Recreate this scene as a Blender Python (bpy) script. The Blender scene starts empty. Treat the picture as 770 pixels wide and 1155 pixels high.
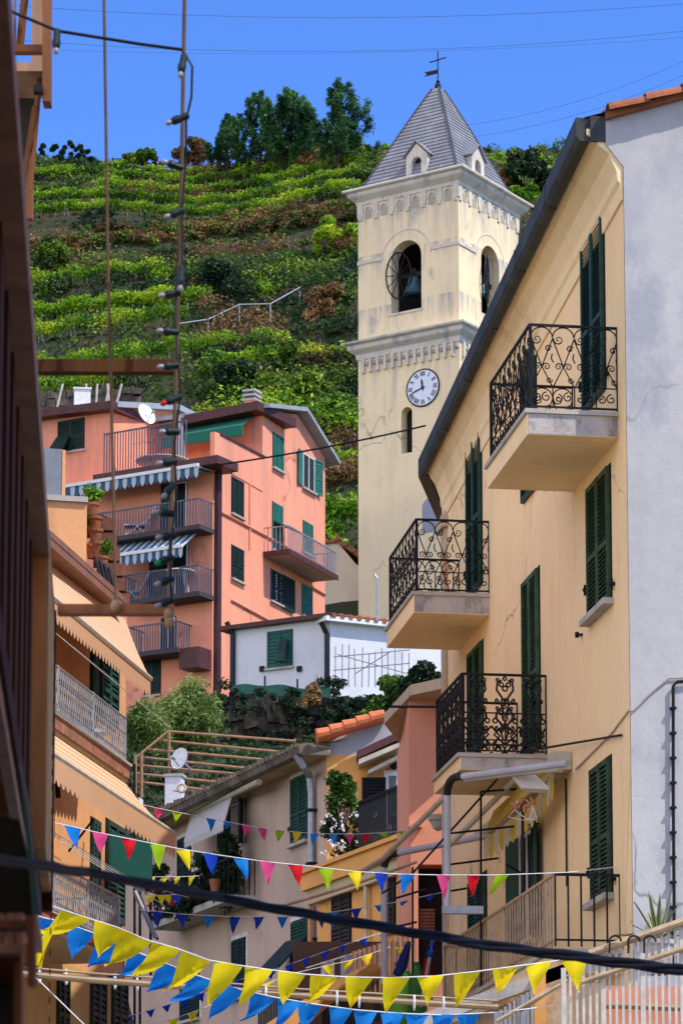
import bpy, math, random
import numpy as np
from mathutils import Vector
R = math.radians
random.seed(7); rng = np.random.default_rng(7)
scene = bpy.context.scene
COL = scene.collection

# ------------------------------------------------------------------ camera
PITCH, FPX, V0 = R(8.0), 3600.0, 994.0
CP, SP = math.cos(PITCH), math.sin(PITCH)
CZ = 1.6
def ray(u, v):
    a = (u-385.0)/FPX; b = (V0-v)/FPX
    dy = CP-b*SP
    return a/dy, (SP+b*CP)/dy            # x and z per metre of y
def P(u, v, Y):
    x, z = ray(u, v); return Vector((x*Y, Y, CZ+z*Y))
cam = bpy.data.cameras.new('camera'); camo = bpy.data.objects.new('camera', cam); COL.objects.link(camo)
camo.location = (0, 0, CZ); camo.rotation_euler = (R(90)+PITCH, 0, 0)
cam.sensor_fit = 'VERTICAL'; cam.sensor_height = 36; cam.lens = 36*FPX/1155.0
cam.shift_y = (V0-577.5)/1155.0; cam.clip_end = 3000; cam.clip_start = 0.1
cam.dof.use_dof = True; cam.dof.focus_distance = 42; cam.dof.aperture_fstop = 12
scene.camera = camo

# ------------------------------------------------------------------ materials
def newmat(name):
    m = bpy.data.materials.new(name); m.use_nodes = True
    nt = m.node_tree; nt.nodes.clear()
    out = nt.nodes.new('ShaderNodeOutputMaterial'); b = nt.nodes.new('ShaderNodeBsdfPrincipled')
    nt.links.new(b.outputs[0], out.inputs[0]); return m, nt, b, out
def N(nt, t, **kw):
    n = nt.nodes.new('ShaderNode'+t)
    for k, v in kw.items():
        if k.startswith('i_'): n.inputs[k[2:].replace('_', ' ')].default_value = v
        else: setattr(n, k, v)
    return n
def mixc(nt, fac, a, b, mode='MIX'):
    n = nt.nodes.new('ShaderNodeMix'); n.data_type = 'RGBA'; n.blend_type = mode
    for s, x in ((n.inputs[0], fac), (n.inputs[6], a), (n.inputs[7], b)):
        if isinstance(x, (int, float)): s.default_value = x
        elif isinstance(x, (tuple, list)): s.default_value = (*x[:3], 1)
        else: nt.links.new(x, s)
    return n.outputs[2]
def coords(nt, sc=(1, 1, 1), obj=False):
    mp = N(nt, 'Mapping'); mp.inputs['Scale'].default_value = sc
    if obj:
        tc = N(nt, 'TexCoord'); nt.links.new(tc.outputs['Object'], mp.inputs[0])
    else:
        g = N(nt, 'NewGeometry'); nt.links.new(g.outputs['Position'], mp.inputs[0])
    return mp.outputs[0]
def noise(nt, sc, scale, detail=4, rough=.6):
    n = N(nt, 'TexNoise'); n.inputs['Scale'].default_value = scale; n.inputs['Detail'].default_value = detail
    n.inputs['Roughness'].default_value = rough; nt.links.new(sc, n.inputs['Vector']); return n.outputs[0]
def ramp(nt, fac, stops):
    r = N(nt, 'ValToRGB'); nt.links.new(fac, r.inputs[0]); e = r.color_ramp.elements
    while len(e) < len(stops): e.new(0.5)
    for el, (p, c) in zip(e, stops):
        el.position = p; el.color = (*c, 1) if isinstance(c, (tuple, list)) else (c, c, c, 1)
    return r.outputs[0]
def bump(nt, b, h, strength=.3, dist=.02):
    n = N(nt, 'Bump'); n.inputs['Strength'].default_value = strength; n.inputs['Distance'].default_value = dist
    nt.links.new(h, n.inputs['Height']); nt.links.new(n.outputs[0], b.inputs['Normal'])
def stucco(name, col, dark=.72, stain=None, amt=.0, sc=1.0, thr=.55, bmp=.35, crack=0., drips=()):
    """plaster: broad mottling, rain streaks running down, fine grain, optional stains"""
    m, nt, b, _ = newmat(name)
    c0 = tuple(x*dark for x in col)
    n1 = noise(nt, coords(nt), .55*sc, 5, .62); n2 = noise(nt, coords(nt, (1.5, 1.5, .13)), 1.3*sc, 6, .7)
    n3 = noise(nt, coords(nt), 9*sc, 5, .7)
    c = mixc(nt, ramp(nt, n1, [(.32, .0), (.68, 1.)]), c0, col)
    msk = N(nt, 'Math', operation='MULTIPLY'); nt.links.new(ramp(nt, n2, [(.47, 0.), (.78, 1.)]), msk.inputs[0]); nt.links.new(ramp(nt, noise(nt, coords(nt, (1, 1, .7)), .8*sc, 3), [(.42, .1), (.62, .9)]), msk.inputs[1])
    c = mixc(nt, msk.outputs[0], c, tuple(x*.70 for x in c0))
    n5 = noise(nt, coords(nt, (1, 1, 1)), .22*sc, 3, .5); c = mixc(nt, ramp(nt, n5, [(.35, .3), (.6, 0.)]), c, (c0[0]*.8, c0[1]*.78, c0[2]*.8))
    c = mixc(nt, ramp(nt, n3, [(.42, 0.), (.75, .35)]), c, tuple(min(1, x*1.12) for x in col))
    if stain:
        n4 = noise(nt, coords(nt, (1, 1, .6)), .9*sc, 7, .68)
        c = mixc(nt, ramp(nt, n4, [(thr, 0.), (thr+.1, amt)]), c, stain)
    for zl, ln_, dc in drips:   # run-off below a ledge at height zl
        sx = N(nt, 'SeparateXYZ'); nt.links.new(coords(nt), sx.inputs[0]); mr = N(nt, 'MapRange'); mr.inputs[1].default_value = zl-ln_; mr.inputs[2].default_value = zl; nt.links.new(sx.outputs[2], mr.inputs[0])
        ab = N(nt, 'Math', operation='LESS_THAN'); nt.links.new(sx.outputs[2], ab.inputs[0]); ab.inputs[1].default_value = zl; m1 = N(nt, 'Math', operation='MULTIPLY'); nt.links.new(mr.outputs[0], m1.inputs[0]); nt.links.new(ab.outputs[0], m1.inputs[1])
        m3 = N(nt, 'Math', operation='MULTIPLY'); nt.links.new(m1.outputs[0], m3.inputs[0]); nt.links.new(ramp(nt, noise(nt, coords(nt, (1, 1, .10)), 3.2*sc, 6, .7), [(.44, 0.), (.66, 1.)]), m3.inputs[1]); c = mixc(nt, m3.outputs[0], c, dc)
    if crack:
        wp = N(nt, 'VectorMath', operation='ADD'); nz = N(nt, 'TexNoise'); nz.inputs['Scale'].default_value = 1.5*crack; nz.inputs['Detail'].default_value = 6; nt.links.new(coords(nt), nz.inputs['Vector'])
        vs = N(nt, 'VectorMath', operation='SCALE'); vs.inputs['Scale'].default_value = .9/crack; nt.links.new(nz.outputs['Color'], vs.inputs[0]); nt.links.new(coords(nt), wp.inputs[0]); nt.links.new(vs.outputs[0], wp.inputs[1])
        vo = N(nt, 'TexVoronoi', feature='DISTANCE_TO_EDGE'); vo.inputs['Scale'].default_value = .42*crack; nt.links.new(wp.outputs[0], vo.inputs['Vector'])
        mk = N(nt, 'Math', operation='MULTIPLY'); nt.links.new(ramp(nt, vo.outputs[0], [(.002, .8), (.010, 0.)]), mk.inputs[0]); nt.links.new(ramp(nt, noise(nt, coords(nt), .45*crack, 3), [(.5, 0.), (.58, 1.)]), mk.inputs[1])
        c = mixc(nt, mk.outputs[0], c, tuple(x*.35 for x in col))
        # square-edged repair patches in a slightly different mix
        v2 = N(nt, 'TexVoronoi', distance='CHEBYCHEV'); v2.inputs['Scale'].default_value = .7*crack; nt.links.new(coords(nt, (1, 1, .8)), v2.inputs['Vector'])
        sp = N(nt, 'SeparateColor'); nt.links.new(v2.outputs['Color'], sp.inputs[0]); c = mixc(nt, ramp(nt, sp.outputs[0], [(.80, 0.), (.82, .35)]), c, (col[0]*.86, col[1]*.84, col[2]*.86))
    nt.links.new(c, b.inputs['Base Color']); b.inputs['Roughness'].default_value = .9
    b.inputs['Specular IOR Level'].default_value = .2
    bump(nt, b, noise(nt, coords(nt), 14*sc, 6, .7), bmp, .02)
    return m
def paint(name, col, rough=.5, var=.25, sc=6, metal=0., spec=.22, streak=False, bmp=.1):
    m, nt, b, _ = newmat(name)
    n1 = noise(nt, coords(nt, (1, 1, .25) if streak else (1, 1, 1)), sc, 5, .65)
    c = mixc(nt, ramp(nt, n1, [(.35, 0.), (.65, 1.)]), tuple(x*(1-var) for x in col), tuple(min(1, x*(1+var*.5)) for x in col))
    nt.links.new(c, b.inputs['Base Color']); b.inputs['Roughness'].default_value = rough
    b.inputs['Metallic'].default_value = metal; b.inputs['Specular IOR Level'].default_value = spec
    bump(nt, b, n1, bmp, .01); return m
def leafmat(name, stops, sc=.25, trans=.35):
    """leaf faces: each loose face has its own tone; broad dark drift stands in for shadowed volumes"""
    m, nt, b, out = newmat(name)
    g = N(nt, 'NewGeometry'); n1 = noise(nt, coords(nt), sc, 3)
    mm = N(nt, 'Math', operation='MULTIPLY_ADD'); nt.links.new(g.outputs['Random Per Island'], mm.inputs[0]); mm.inputs[1].default_value = .55
    m2 = N(nt, 'Math', operation='MULTIPLY_ADD'); nt.links.new(n1, m2.inputs[0]); m2.inputs[1].default_value = 2.1; m2.inputs[2].default_value = -.84
    nt.links.new(m2.outputs[0], mm.inputs[2]); c = ramp(nt, mm.outputs[0], stops)
    nt.links.new(c, b.inputs['Base Color']); b.inputs['Roughness'].default_value = .55; b.inputs['Specular IOR Level'].default_value = .25
    t = N(nt, 'BsdfTranslucent'); nt.links.new(c, t.inputs[0]); mx = N(nt, 'MixShader'); mx.inputs[0].default_value = trans
    nt.links.new(b.outputs[0], mx.inputs[1]); nt.links.new(t.outputs[0], mx.inputs[2]); nt.links.new(mx.outputs[0], out.inputs[0])
    return m
def cloth(name, col, trans=.3, var=.12, sc=5):
    m, nt, b, out = newmat(name)
    n1 = noise(nt, coords(nt), sc, 3)
    c = mixc(nt, n1, tuple(x*(1-var) for x in col), tuple(min(1, x*(1+var)) for x in col))
    nt.links.new(c, b.inputs['Base Color']); b.inputs['Roughness'].default_value = .8; b.inputs['Specular IOR Level'].default_value = .2
    t = N(nt, 'BsdfTranslucent'); nt.links.new(c, t.inputs[0]); mx = N(nt, 'MixShader'); mx.inputs[0].default_value = trans
    nt.links.new(b.outputs[0], mx.inputs[1]); nt.links.new(t.outputs[0], mx.inputs[2]); nt.links.new(mx.outputs[0], out.inputs[0])
    return m
def glassmat(name, col=(.03, .035, .04)):
    m, nt, b, _ = newmat(name); b.inputs['Base Color'].default_value = (*col, 1)
    b.inputs['Roughness'].default_value = .12; return m

# ------------------------------------------------------------------ facade frames
class F:
    """a vertical plane: origin o, unit direction t (left to right as seen from the street), outward normal n"""
    def __init__(s, o, t): s.o = Vector((o[0], o[1])); s.t = Vector((t[0], t[1])).normalized(); s.n = Vector((s.t.y, -s.t.x))
    def W(s, a, off, z): p = s.o+s.t*a+s.n*off; return Vector((p.x, p.y, z))
    def hit(s, u, v, off=0.):
        x, z = ray(u, v); q = s.o+s.n*off
        Y = q.dot(s.n)/(x*s.n.x+s.n.y); p = Vector((x*Y, Y)); return (p-q).dot(s.t), CZ+z*Y
    def s_(s, u, v, off=0.): return s.hit(u, v, off)[0]
    def z_(s, u, v, off=0.): return s.hit(u, v, off)[1]
    def rect(s, u0, u1, v0, v1, off=0.):
        """v0 / v1 = top / bottom pixel row at the middle column"""
        um, vm = (u0+u1)/2, (v0+v1)/2
        return s.s_(u0, vm, off), s.s_(u1, vm, off), s.z_(um, v1, off), s.z_(um, v0, off)
    def sub(s, a, off, ang=0.):
        c, k = math.cos(ang), math.sin(ang); p = s.W(a, off, 0)
        return F((p.x, p.y), (s.t.x*c-s.t.y*k, s.t.x*k+s.t.y*c))
def frame_px(uA, vA, YA, tan=None, t=None):
    p = P(uA, vA, YA); return F((p.x, p.y), t if t else (tan, 1.))

# ------------------------------------------------------------------ mesh builder
ORG = {}
class MB:
    def __init__(s): s.v = []; s.f = []; s.m = []; s.mi = 0
    def add(s, pts, faces):
        k = len(s.v); s.v += [Vector(p) for p in pts]; s.f += [tuple(i+k for i in f) for f in faces]; s.m += [s.mi]*len(faces)
    def poly(s, pts): s.add(pts, [tuple(range(len(pts)))])
    def hexa(s, b, t):
        """bottom ring b (4, counter-clockwise from above), top ring t"""
        s.add(list(b)+list(t), [(3, 2, 1, 0), (4, 5, 6, 7), (0, 1, 5, 4), (1, 2, 6, 5), (2, 3, 7, 6), (3, 0, 4, 7)])
    def box(s, Fr, a0, a1, o0, o1, z0, z1):
        w = Fr.W; s.hexa([w(a0, o1, z0), w(a1, o1, z0), w(a1, o0, z0), w(a0, o0, z0)], [w(a0, o1, z1), w(a1, o1, z1), w(a1, o0, z1), w(a0, o0, z1)])
    def slant(s, Fr, a0, a1, o0, o1, za, zb, th):
        """a box whose top runs from height za at a0 to zb at a1"""
        w = Fr.W; s.hexa([w(a0, o1, za-th), w(a1, o1, zb-th), w(a1, o0, zb-th), w(a0, o0, za-th)], [w(a0, o1, za), w(a1, o1, zb), w(a1, o0, zb), w(a0, o0, za)])
    def prism(s, Fr, prof, a0, a1, za=0., zb=0.):
        """profile of (offset, z) swept along the facade"""
        n = len(prof); p = [Fr.W(a0, o, z+za) for o, z in prof]+[Fr.W(a1, o, z+zb) for o, z in prof]
        s.add(p, [tuple(range(n-1, -1, -1)), tuple(range(n, 2*n))]+[(i, (i+1) % n, n+(i+1) % n, n+i) for i in range(n)])
    def plate(s, Fr, pts, o0, o1):
        """outline of (a, z) in the facade plane, thick from o0 (back) to o1 (front)"""
        n = len(pts); p = [Fr.W(a, o1, z) for a, z in pts]+[Fr.W(a, o0, z) for a, z in pts]
        s.add(p, [tuple(range(n)), tuple(range(2*n-1, n-1, -1))]+[(i, n+i, n+(i+1) % n, (i+1) % n) for i in range(n)])
    def tube(s, pts, r, n=6, close=False, r2=None):
        pts = [Vector(p) for p in pts]; L = len(pts); ring = []; up = None
        for i, p in enumerate(pts):
            if close: d = pts[(i+1) % L]-pts[i-1]
            else: d = pts[min(i+1, L-1)]-pts[max(i-1, 0)]
            if d.length < 1e-9: d = Vector((0, 0, 1))
            d.normalize()
            if up is None: up = Vector((0, 0, 1)) if abs(d.z) < .9 else Vector((1, 0, 0))
            a = d.cross(up)
            if a.length < 1e-4: a = d.cross(Vector((0, 1, 0)))
            a.normalize(); b = d.cross(a).normalized(); up = -b
            rr = r if r2 is None else r+(r2-r)*i/max(1, L-1)
            ring.append([p+a*math.cos(2*math.pi*k/n)*rr+b*math.sin(2*math.pi*k/n)*rr for k in range(n)])
        v = [q for g in ring for q in g]; f = []
        for i in range(L if close else L-1):
            j = (i+1) % L
            for k in range(n): f.append((i*n+k, i*n+(k+1) % n, j*n+(k+1) % n, j*n+k))
        if not close: f += [tuple(range(n-1, -1, -1)), tuple((L-1)*n+k for k in range(n))]
        s.add(v, f)
    def bar(s, a, b, r=.01, n=4): s.tube([a, b], r, n)
    def lathe(s, c, prof, n=16, axis=Vector((0, 0, 1)), caps=True):
        """rings of (radius, height) about an axis through c"""
        ax = Vector(axis).normalized(); x = ax.orthogonal().normalized(); y = ax.cross(x); v = []; f = []
        for r, h in prof:
            for k in range(n):
                t = 2*math.pi*k/n; v.append(Vector(c)+ax*h+x*math.cos(t)*r+y*math.sin(t)*r)
        for i in range(len(prof)-1):
            for k in range(n): f.append((i*n+k, i*n+(k+1) % n, (i+1)*n+(k+1) % n, (i+1)*n+k))
        if caps: f += [tuple(range(n-1, -1, -1)), tuple((len(prof)-1)*n+k for k in range(n))]
        s.add(v, f)
    def ball(s, c, r, n=8, sq=(1, 1, 1)):
        k = len(s.v); s.lathe(c, [(max(.02*r, r*math.sin(math.pi*i/n)), -r*math.cos(math.pi*i/n)) for i in range(n+1)], n+2)
        if sq != (1, 1, 1):
            for i in range(k, len(s.v)): d = s.v[i]-Vector(c); s.v[i] = Vector(c)+Vector((d.x*sq[0], d.y*sq[1], d.z*sq[2]))
    def build(s, name, mat, parent=None, smooth=False):
        o0 = ORG.get(parent.name, Vector((0, 0, 0))) if parent else None
        if parent is None:
            if s.v: xs = [p.x for p in s.v]; ys = [p.y for p in s.v]; o0 = Vector(((min(xs)+max(xs))/2, (min(ys)+max(ys))/2, min(p.z for p in s.v)))
            else: o0 = Vector((0, 0, 0))
        me = bpy.data.meshes.new(name); me.from_pydata([tuple(p-o0) for p in s.v], [], s.f)
        for mm in (mat if isinstance(mat, (list, tuple)) else [mat]): me.materials.append(mm)
        if isinstance(mat, (list, tuple)): me.polygons.foreach_set('material_index', s.m)
        if smooth: me.polygons.foreach_set('use_smooth', [True]*len(s.f))
        me.update(); o = bpy.data.objects.new(name, me); COL.objects.link(o)
        if parent: o.parent = parent; ORG[o.name] = o0
        else: o.location = o0; ORG[o.name] = o0
        return o
def tag(o, label=None, cat=None, group=None, kind=None):
    if label: o['label'] = label
    if cat: o['category'] = cat
    if group: o['group'] = group
    if kind: o['kind'] = kind
    return o
def thing(name, loc, label, cat, group=None):
    o = bpy.data.objects.new(name, None); COL.objects.link(o); o.location = loc; o.empty_display_size = .2
    ORG[o.name] = Vector(loc); return tag(o, label, cat, group)
def npmesh(name, verts, quads, mat, parent=None):
    """big leaf meshes straight from arrays"""
    o0 = np.array(ORG[parent.name]) if parent else np.array([verts[:, 0].mean(), verts[:, 1].mean(), verts[:, 2].min()])
    me = bpy.data.meshes.new(name); me.vertices.add(len(verts)); me.vertices.foreach_set('co', (verts-o0).astype(np.float32).ravel())
    k = quads.shape[1]; me.loops.add(quads.size); me.loops.foreach_set('vertex_index', quads.astype(np.int32).ravel())
    me.polygons.add(len(quads)); me.polygons.foreach_set('loop_start', np.arange(0, quads.size, k, dtype=np.int32)); me.polygons.foreach_set('loop_total', np.full(len(quads), k, dtype=np.int32))
    me.update(calc_edges=True); me.materials.append(mat)
    o = bpy.data.objects.new(name, me); COL.objects.link(o)
    if parent: o.parent = parent
    else: o.location = o0
    ORG[o.name] = Vector(o0); return o
def leaves(pos, size, up=.35, aspect=.5, nrm=None):
    """one rhombus leaf per position (numpy), random orientation"""
    n = len(pos); a = rng.normal(size=(n, 3)); a /= np.linalg.norm(a, axis=1)[:, None]
    b = rng.normal(size=(n, 3)); b[:, 2] += up*2
    if nrm is not None: b += nrm*1.2
    c = np.cross(a, b); c /= np.linalg.norm(c, axis=1)[:, None]+1e-9; a = np.cross(c, b); a /= np.linalg.norm(a, axis=1)[:, None]+1e-9
    s = (size*(.6+.8*rng.random(n)))[:, None]
    v = np.stack([pos-a*s*.5, pos-c*s*aspect*.5, pos+a*s*.5, pos+c*s*aspect*.5], 1).reshape(-1, 3)
    return v, np.arange(4*n).reshape(n, 4)
def clump_points(cs, rs, per, shell=.55, flat=1.):
    """points scattered in shells around clump centres"""
    cs = np.asarray(cs, float); rs = np.asarray(rs, float); k = rng.integers(0, len(cs), per*len(cs))
    d = rng.normal(size=(len(k), 3)); d /= np.linalg.norm(d, axis=1)[:, None]; rad = (shell+(1-shell)*rng.random(len(k)))*rs[k]
    d2 = d.copy(); d2[:, 2] *= flat
    return cs[k]+d2*rad[:, None], d

# ------------------------------------------------------------------ shared palette
IRON = paint('black_iron', (.008, .008, .009), .55, .3, 20)
DARK = paint('dark_gap', (.012, .012, .013), .8)
GLASS = glassmat('window_glass')
GREEN = paint('shutter_green', (.018, .065, .045), .5, .3, 9)
GREEN2 = paint('shutter_olive_green', (.03, .075, .03), .5, .35, 9)
GREENL = paint('shutter_sunlit_green', (.03, .17, .13), .55, .25, 6)  # sunlit copy of the shutter green, for the pink house
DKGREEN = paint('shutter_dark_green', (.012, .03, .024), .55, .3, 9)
WHITE = paint('white_paint', (.75, .75, .73), .6, .1, 5)
STONE = stucco('sill_stone', (.5, .47, .42), .7, bmp=.3, sc=4)
METAL = paint('grey_metal', (.35, .36, .38), .45, .2, 5, metal=.4)
BROWN = paint('brown_flashing', (.09, .035, .03), .5, .3, 5)
WOOD = paint('brown_wood', (.2, .1, .055), .7, .35, 8, streak=True)

def wall(mb, Fr, a0, a1, z0, z1, holes=(), depth=.18):
    """plaster sheet with rectangular holes and their reveals"""
    A = sorted({a0, a1, *[x for h in holes for x in h[:2]]}); Z = sorted({z0, z1, *[x for h in holes for x in h[2:]]})
    for i in range(len(A)-1):
        for j in range(len(Z)-1):
            am, zm = (A[i]+A[i+1])/2, (Z[j]+Z[j+1])/2
            if any(h[0] < am < h[1] and h[2] < zm < h[3] for h in holes): continue
            mb.poly([Fr.W(A[i], 0, Z[j]), Fr.W(A[i+1], 0, Z[j]), Fr.W(A[i+1], 0, Z[j+1]), Fr.W(A[i], 0, Z[j+1])])
    for h in holes:
        b, c, d, e = h; w = Fr.W
        for p, q in (((b, d), (c, d)), ((c, d), (c, e)), ((c, e), (b, e)), ((b, e), (b, d))):
            mb.poly([w(p[0], 0, p[1]), w(p[0], -depth, p[1]), w(q[0], -depth, q[1]), w(q[0], 0, q[1])])
def shutter_leaf(mb, Fr, a0, a1, z0, z1, off, th=.04, pitch=.055, mid=True, fr=.045, rails=(.42,)):
    mb.box(Fr, a0, a0+fr, off, off+th, z0, z1); mb.box(Fr, a1-fr, a1, off, off+th, z0, z1)
    zs = [z0]+([z0+(z1-z0)*r for r in rails] if mid else [])+[z1-fr*1.4]
    for z in zs: mb.box(Fr, a0+fr, a1-fr, off+.001, off+th-.003, z, z+fr*1.4)
    w = Fr.W; z = z0+fr*1.4
    while z < z1-fr*1.6:
        if not any(q-.6*pitch < z < q+fr*1.4 for q in zs[1:]):
            p = [w(a0+fr, off+.004, z+pitch*.75), w(a1-fr, off+.004, z+pitch*.75), w(a1-fr, off+th-.006, z), w(a0+fr, off+th-.006, z)]
            q = [x+Vector((0, 0, .008)) for x in p]; mb.hexa([p[3], p[2], p[1], p[0]], [q[3], q[2], q[1], q[0]])
        z += pitch
    mb.poly([w(a0+fr, off+.002, z0), w(a1-fr, off+.002, z0), w(a1-fr, off+.002, z1), w(a0+fr, off+.002, z1)])
def window(house, Fr, rect, mat=GREEN, frame=None, sill=True, pitch=.055, openleaf=None, leaves_=2, off=.012, awn=False, pane=True, glass=GLASS, stays=False, tilt=0, label=None, name='window', back=True):
    """window > frame and pane; shutters, sill as sub-parts. rect = a0,a1,z0,z1 ; openleaf: angles in degrees (left, right) or None when shut"""
    a0, a1, z0, z1 = rect; m = MB(); fw = .05
    m.box(Fr, a0-.03, a1+.03, .0, .008, z0-.0, z1+.03)
    w = m.build(name, frame or DARK, house)
    if label: w['label'] = label
    am = (a0+a1)/2
    if openleaf:
        g = MB(); g.box(Fr, a0+fw, a1-fw, .006, .02, z0+fw, z1-fw); g.build('pane', glass, w)
        g = MB(); c = WHITE
        for x in (a0, am-.025, a1-fw): g.box(Fr, x, x+fw, .007, .035, z0, z1)
        g.box(Fr, a0+fw, a1-fw, .007, .033, z0, z0+fw); g.box(Fr, a0+fw, a1-fw, .007, .033, z1-fw, z1); g.build('frame', c, w)
    for k in range(leaves_):
        s = MB()
        if openleaf and openleaf[k] is not None:
            wd = (am-a0); th = R(openleaf[k]); h = Fr.W(a0 if k == 0 else a1, .03, 0); sg = 1 if k == 0 else -1
            d = Fr.t*(sg*math.cos(th))+Fr.n*math.sin(th); shutter_leaf(s, F((h.x, h.y), (d.x, d.y)), 0, wd, z0, z1, 0, pitch=pitch)
        else:
            b0, b1 = (a0, a1) if leaves_ == 1 else ((a0, am-.004) if k == 0 else (am+.004, a1))
            shutter_leaf(s, Fr, b0, b1, z0, z1, off, pitch=pitch)
        s.build('shutter', mat, w)
    if sill: q = MB(); q.box(Fr, a0-.08, a1+.08, .0, .12, z0-.07, z0-.002); q.build('sill', STONE if sill is True else sill, w)
    if stays:
        for x, zz in ((a0-.12, z0+.35), (a1+.13, z0+.12)):
            q = MB(); q.box(Fr, x-.03, x+.03, .0, .06, zz, zz+.03); q.box(Fr, x-.012, x+.012, .02, .05, zz-.05, zz+.07)
            q.build('shutter_stay', IRON, w)
    return w
# ------------------------------------------------------------------ light and sky
SUNV = Vector((1, -.55, math.tan(R(54))*math.hypot(1, .55))).normalized()
elev = math.asin(SUNV.z); azim = math.atan2(SUNV.x, SUNV.y)
sd = bpy.data.lights.new('sun', 'SUN'); sd.energy = 5.0; sd.angle = R(.5); sd.color = (1, .93, .82)
so = bpy.data.objects.new('sun', sd); COL.objects.link(so); so.rotation_euler = (-SUNV).to_track_quat('-Z', 'Y').to_euler(); so.location = (30, -20, 60)
wd = bpy.data.worlds.new('World'); scene.world = wd; wd.use_nodes = True; nt = wd.node_tree; nt.nodes.clear()
sky = nt.nodes.new('ShaderNodeTexSky'); sky.sky_type = 'NISHITA'; sky.sun_disc = False; sky.sun_elevation = elev; sky.sun_rotation = azim
sky.altitude = 400; sky.air_density = 1.0; sky.dust_density = .15; sky.ozone_density = 4.5
hs = nt.nodes.new('ShaderNodeHueSaturation'); hs.inputs['Saturation'].default_value = 1.25; hs.inputs['Value'].default_value = 1.75; hs.inputs['Hue'].default_value = .517
bg = nt.nodes.new('ShaderNodeBackground'); bg.inputs[1].default_value = .15; wo = nt.nodes.new('ShaderNodeOutputWorld')
# warm fill added to the sky, behind and left of the viewer, lifting shaded walls
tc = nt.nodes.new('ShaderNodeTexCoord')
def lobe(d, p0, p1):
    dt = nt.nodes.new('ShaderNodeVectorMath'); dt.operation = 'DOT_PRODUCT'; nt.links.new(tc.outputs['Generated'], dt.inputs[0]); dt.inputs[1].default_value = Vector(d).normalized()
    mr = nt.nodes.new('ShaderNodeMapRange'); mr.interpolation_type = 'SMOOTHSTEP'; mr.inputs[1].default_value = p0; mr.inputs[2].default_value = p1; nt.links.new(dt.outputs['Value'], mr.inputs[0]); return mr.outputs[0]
fill_lobe = lobe((-.75, -.62, .22), .15, .95)
fill_col = mixc(nt, fill_lobe, (0, 0, 0), (8.2, 6.5, 4.5))
nt.links.new(sky.outputs[0], hs.inputs['Color']); nt.links.new(mixc(nt, 1., hs.outputs[0], fill_col, 'ADD'), bg.inputs[0]); nt.links.new(bg.outputs[0], wo.inputs[0])
scene.view_settings.view_transform = 'Standard'; scene.view_settings.look = 'None'; scene.view_settings.exposure = 0; scene.view_settings.gamma = 1
scene.cycles.max_bounces = 8; scene.cycles.diffuse_bounces = 4; scene.cycles.transparent_max_bounces = 8

# ------------------------------------------------------------------ the hill
def prof(Y):
    return float(np.interp(Y, [-400, 45, 58, 76, 80, 87, 90, 100, 118, 135, 148, 168, 200, 236, 250, 275, 340, 900], [0, 0, 1.0, 5, 11, 14.5, 17.2, 20.5, 24, 29, 38, 49.5, 68.5, 89.5, 96, 100, 94, 40]))
TH = 2.4
def hill(X, Y):
    z = prof(Y + max(0, min(1, (Y-140)/30))*.2*max(-30, min(60, X+12)) + 4*math.sin(X*.045+1)+2.2*math.sin(X*.13)+1.2*math.sin(X*.31+Y*.06)) - .00025*max(0, X-30)**2*.5
    z -= .11*max(-30, min(60, X+12))*max(0, min(1, (Y-150)/80))
    if Y > 138:
        q = z/TH; k = math.floor(q); fr = q-k
        st = fr*.28/.78 if fr < .78 else .28+(fr-.78)/.22*.72
        z = (k+st)*TH
    return z
def vsurf(X, Y): z = hill(X, Y)-CZ; return z/Y
m, nt, b, _ = newmat('hill_soil')
n1 = noise(nt, coords(nt), .12, 6, .7); n2 = noise(nt, coords(nt), 1.1, 5, .7)
c = mixc(nt, ramp(nt, n1, [(.38, 0.), (.62, 1.)]), (.014, .028, .007), (.04, .036, .013))
c = mixc(nt, ramp(nt, n2, [(.45, 0.), (.7, .8)]), c, (.02, .022, .009)); nt.links.new(c, b.inputs['Base Color']); b.inputs['Roughness'].default_value = 1
bump(nt, b, n2, .8, .3); SOIL = m
xs = np.concatenate([np.arange(-420, -60, 12), np.arange(-60, 90, 1.0), np.arange(90, 440, 12)])
ys = np.concatenate([np.arange(62, 138, 2.0), np.arange(138, 262, .35), np.arange(262, 900, 14)])
V = np.array([(x, y, hill(x, y)) for y in ys for x in xs]); nx = len(xs)
Q = np.array([(j*nx+i, j*nx+i+1, (j+1)*nx+i+1, (j+1)*nx+i) for j in range(len(ys)-1) for i in range(nx-1)])
tag(npmesh('hillside', V, Q, SOIL), kind='structure')
g = MB(); g.poly([(-1500, -600, -.02), (1500, -600, -.02), (1500, 1500, -.02), (-1500, 1500, -.02)])
m, nt, b, _ = newmat('ground_earth'); nt.links.new(mixc(nt, noise(nt, coords(nt), .05), (.06, .06, .03), (.14, .12, .08)), b.inputs['Base Color']); b.inputs['Roughness'].default_value = 1
o = g.build('ground', m); tag(o, kind='structure')
g = MB(); g.poly([(-4.3, -30, .004), (3.1, -30, .004), (3.1, 46, .004), (-4.3, 46, .004)])
m, nt, b, _ = newmat('street_paving')
br = N(nt, 'TexBrick'); br.inputs['Scale'].default_value = 2.2; br.inputs['Color1'].default_value = (.23, .2, .17, 1); br.inputs['Color2'].default_value = (.3, .27, .23, 1); br.inputs['Mortar'].default_value = (.09, .08, .07, 1)
nt.links.new(coords(nt), br.inputs['Vector']); nt.links.new(br.outputs[0], b.inputs['Base Color']); b.inputs['Roughness'].default_value = .85
tag(g.build('street', m), kind='structure')

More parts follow.
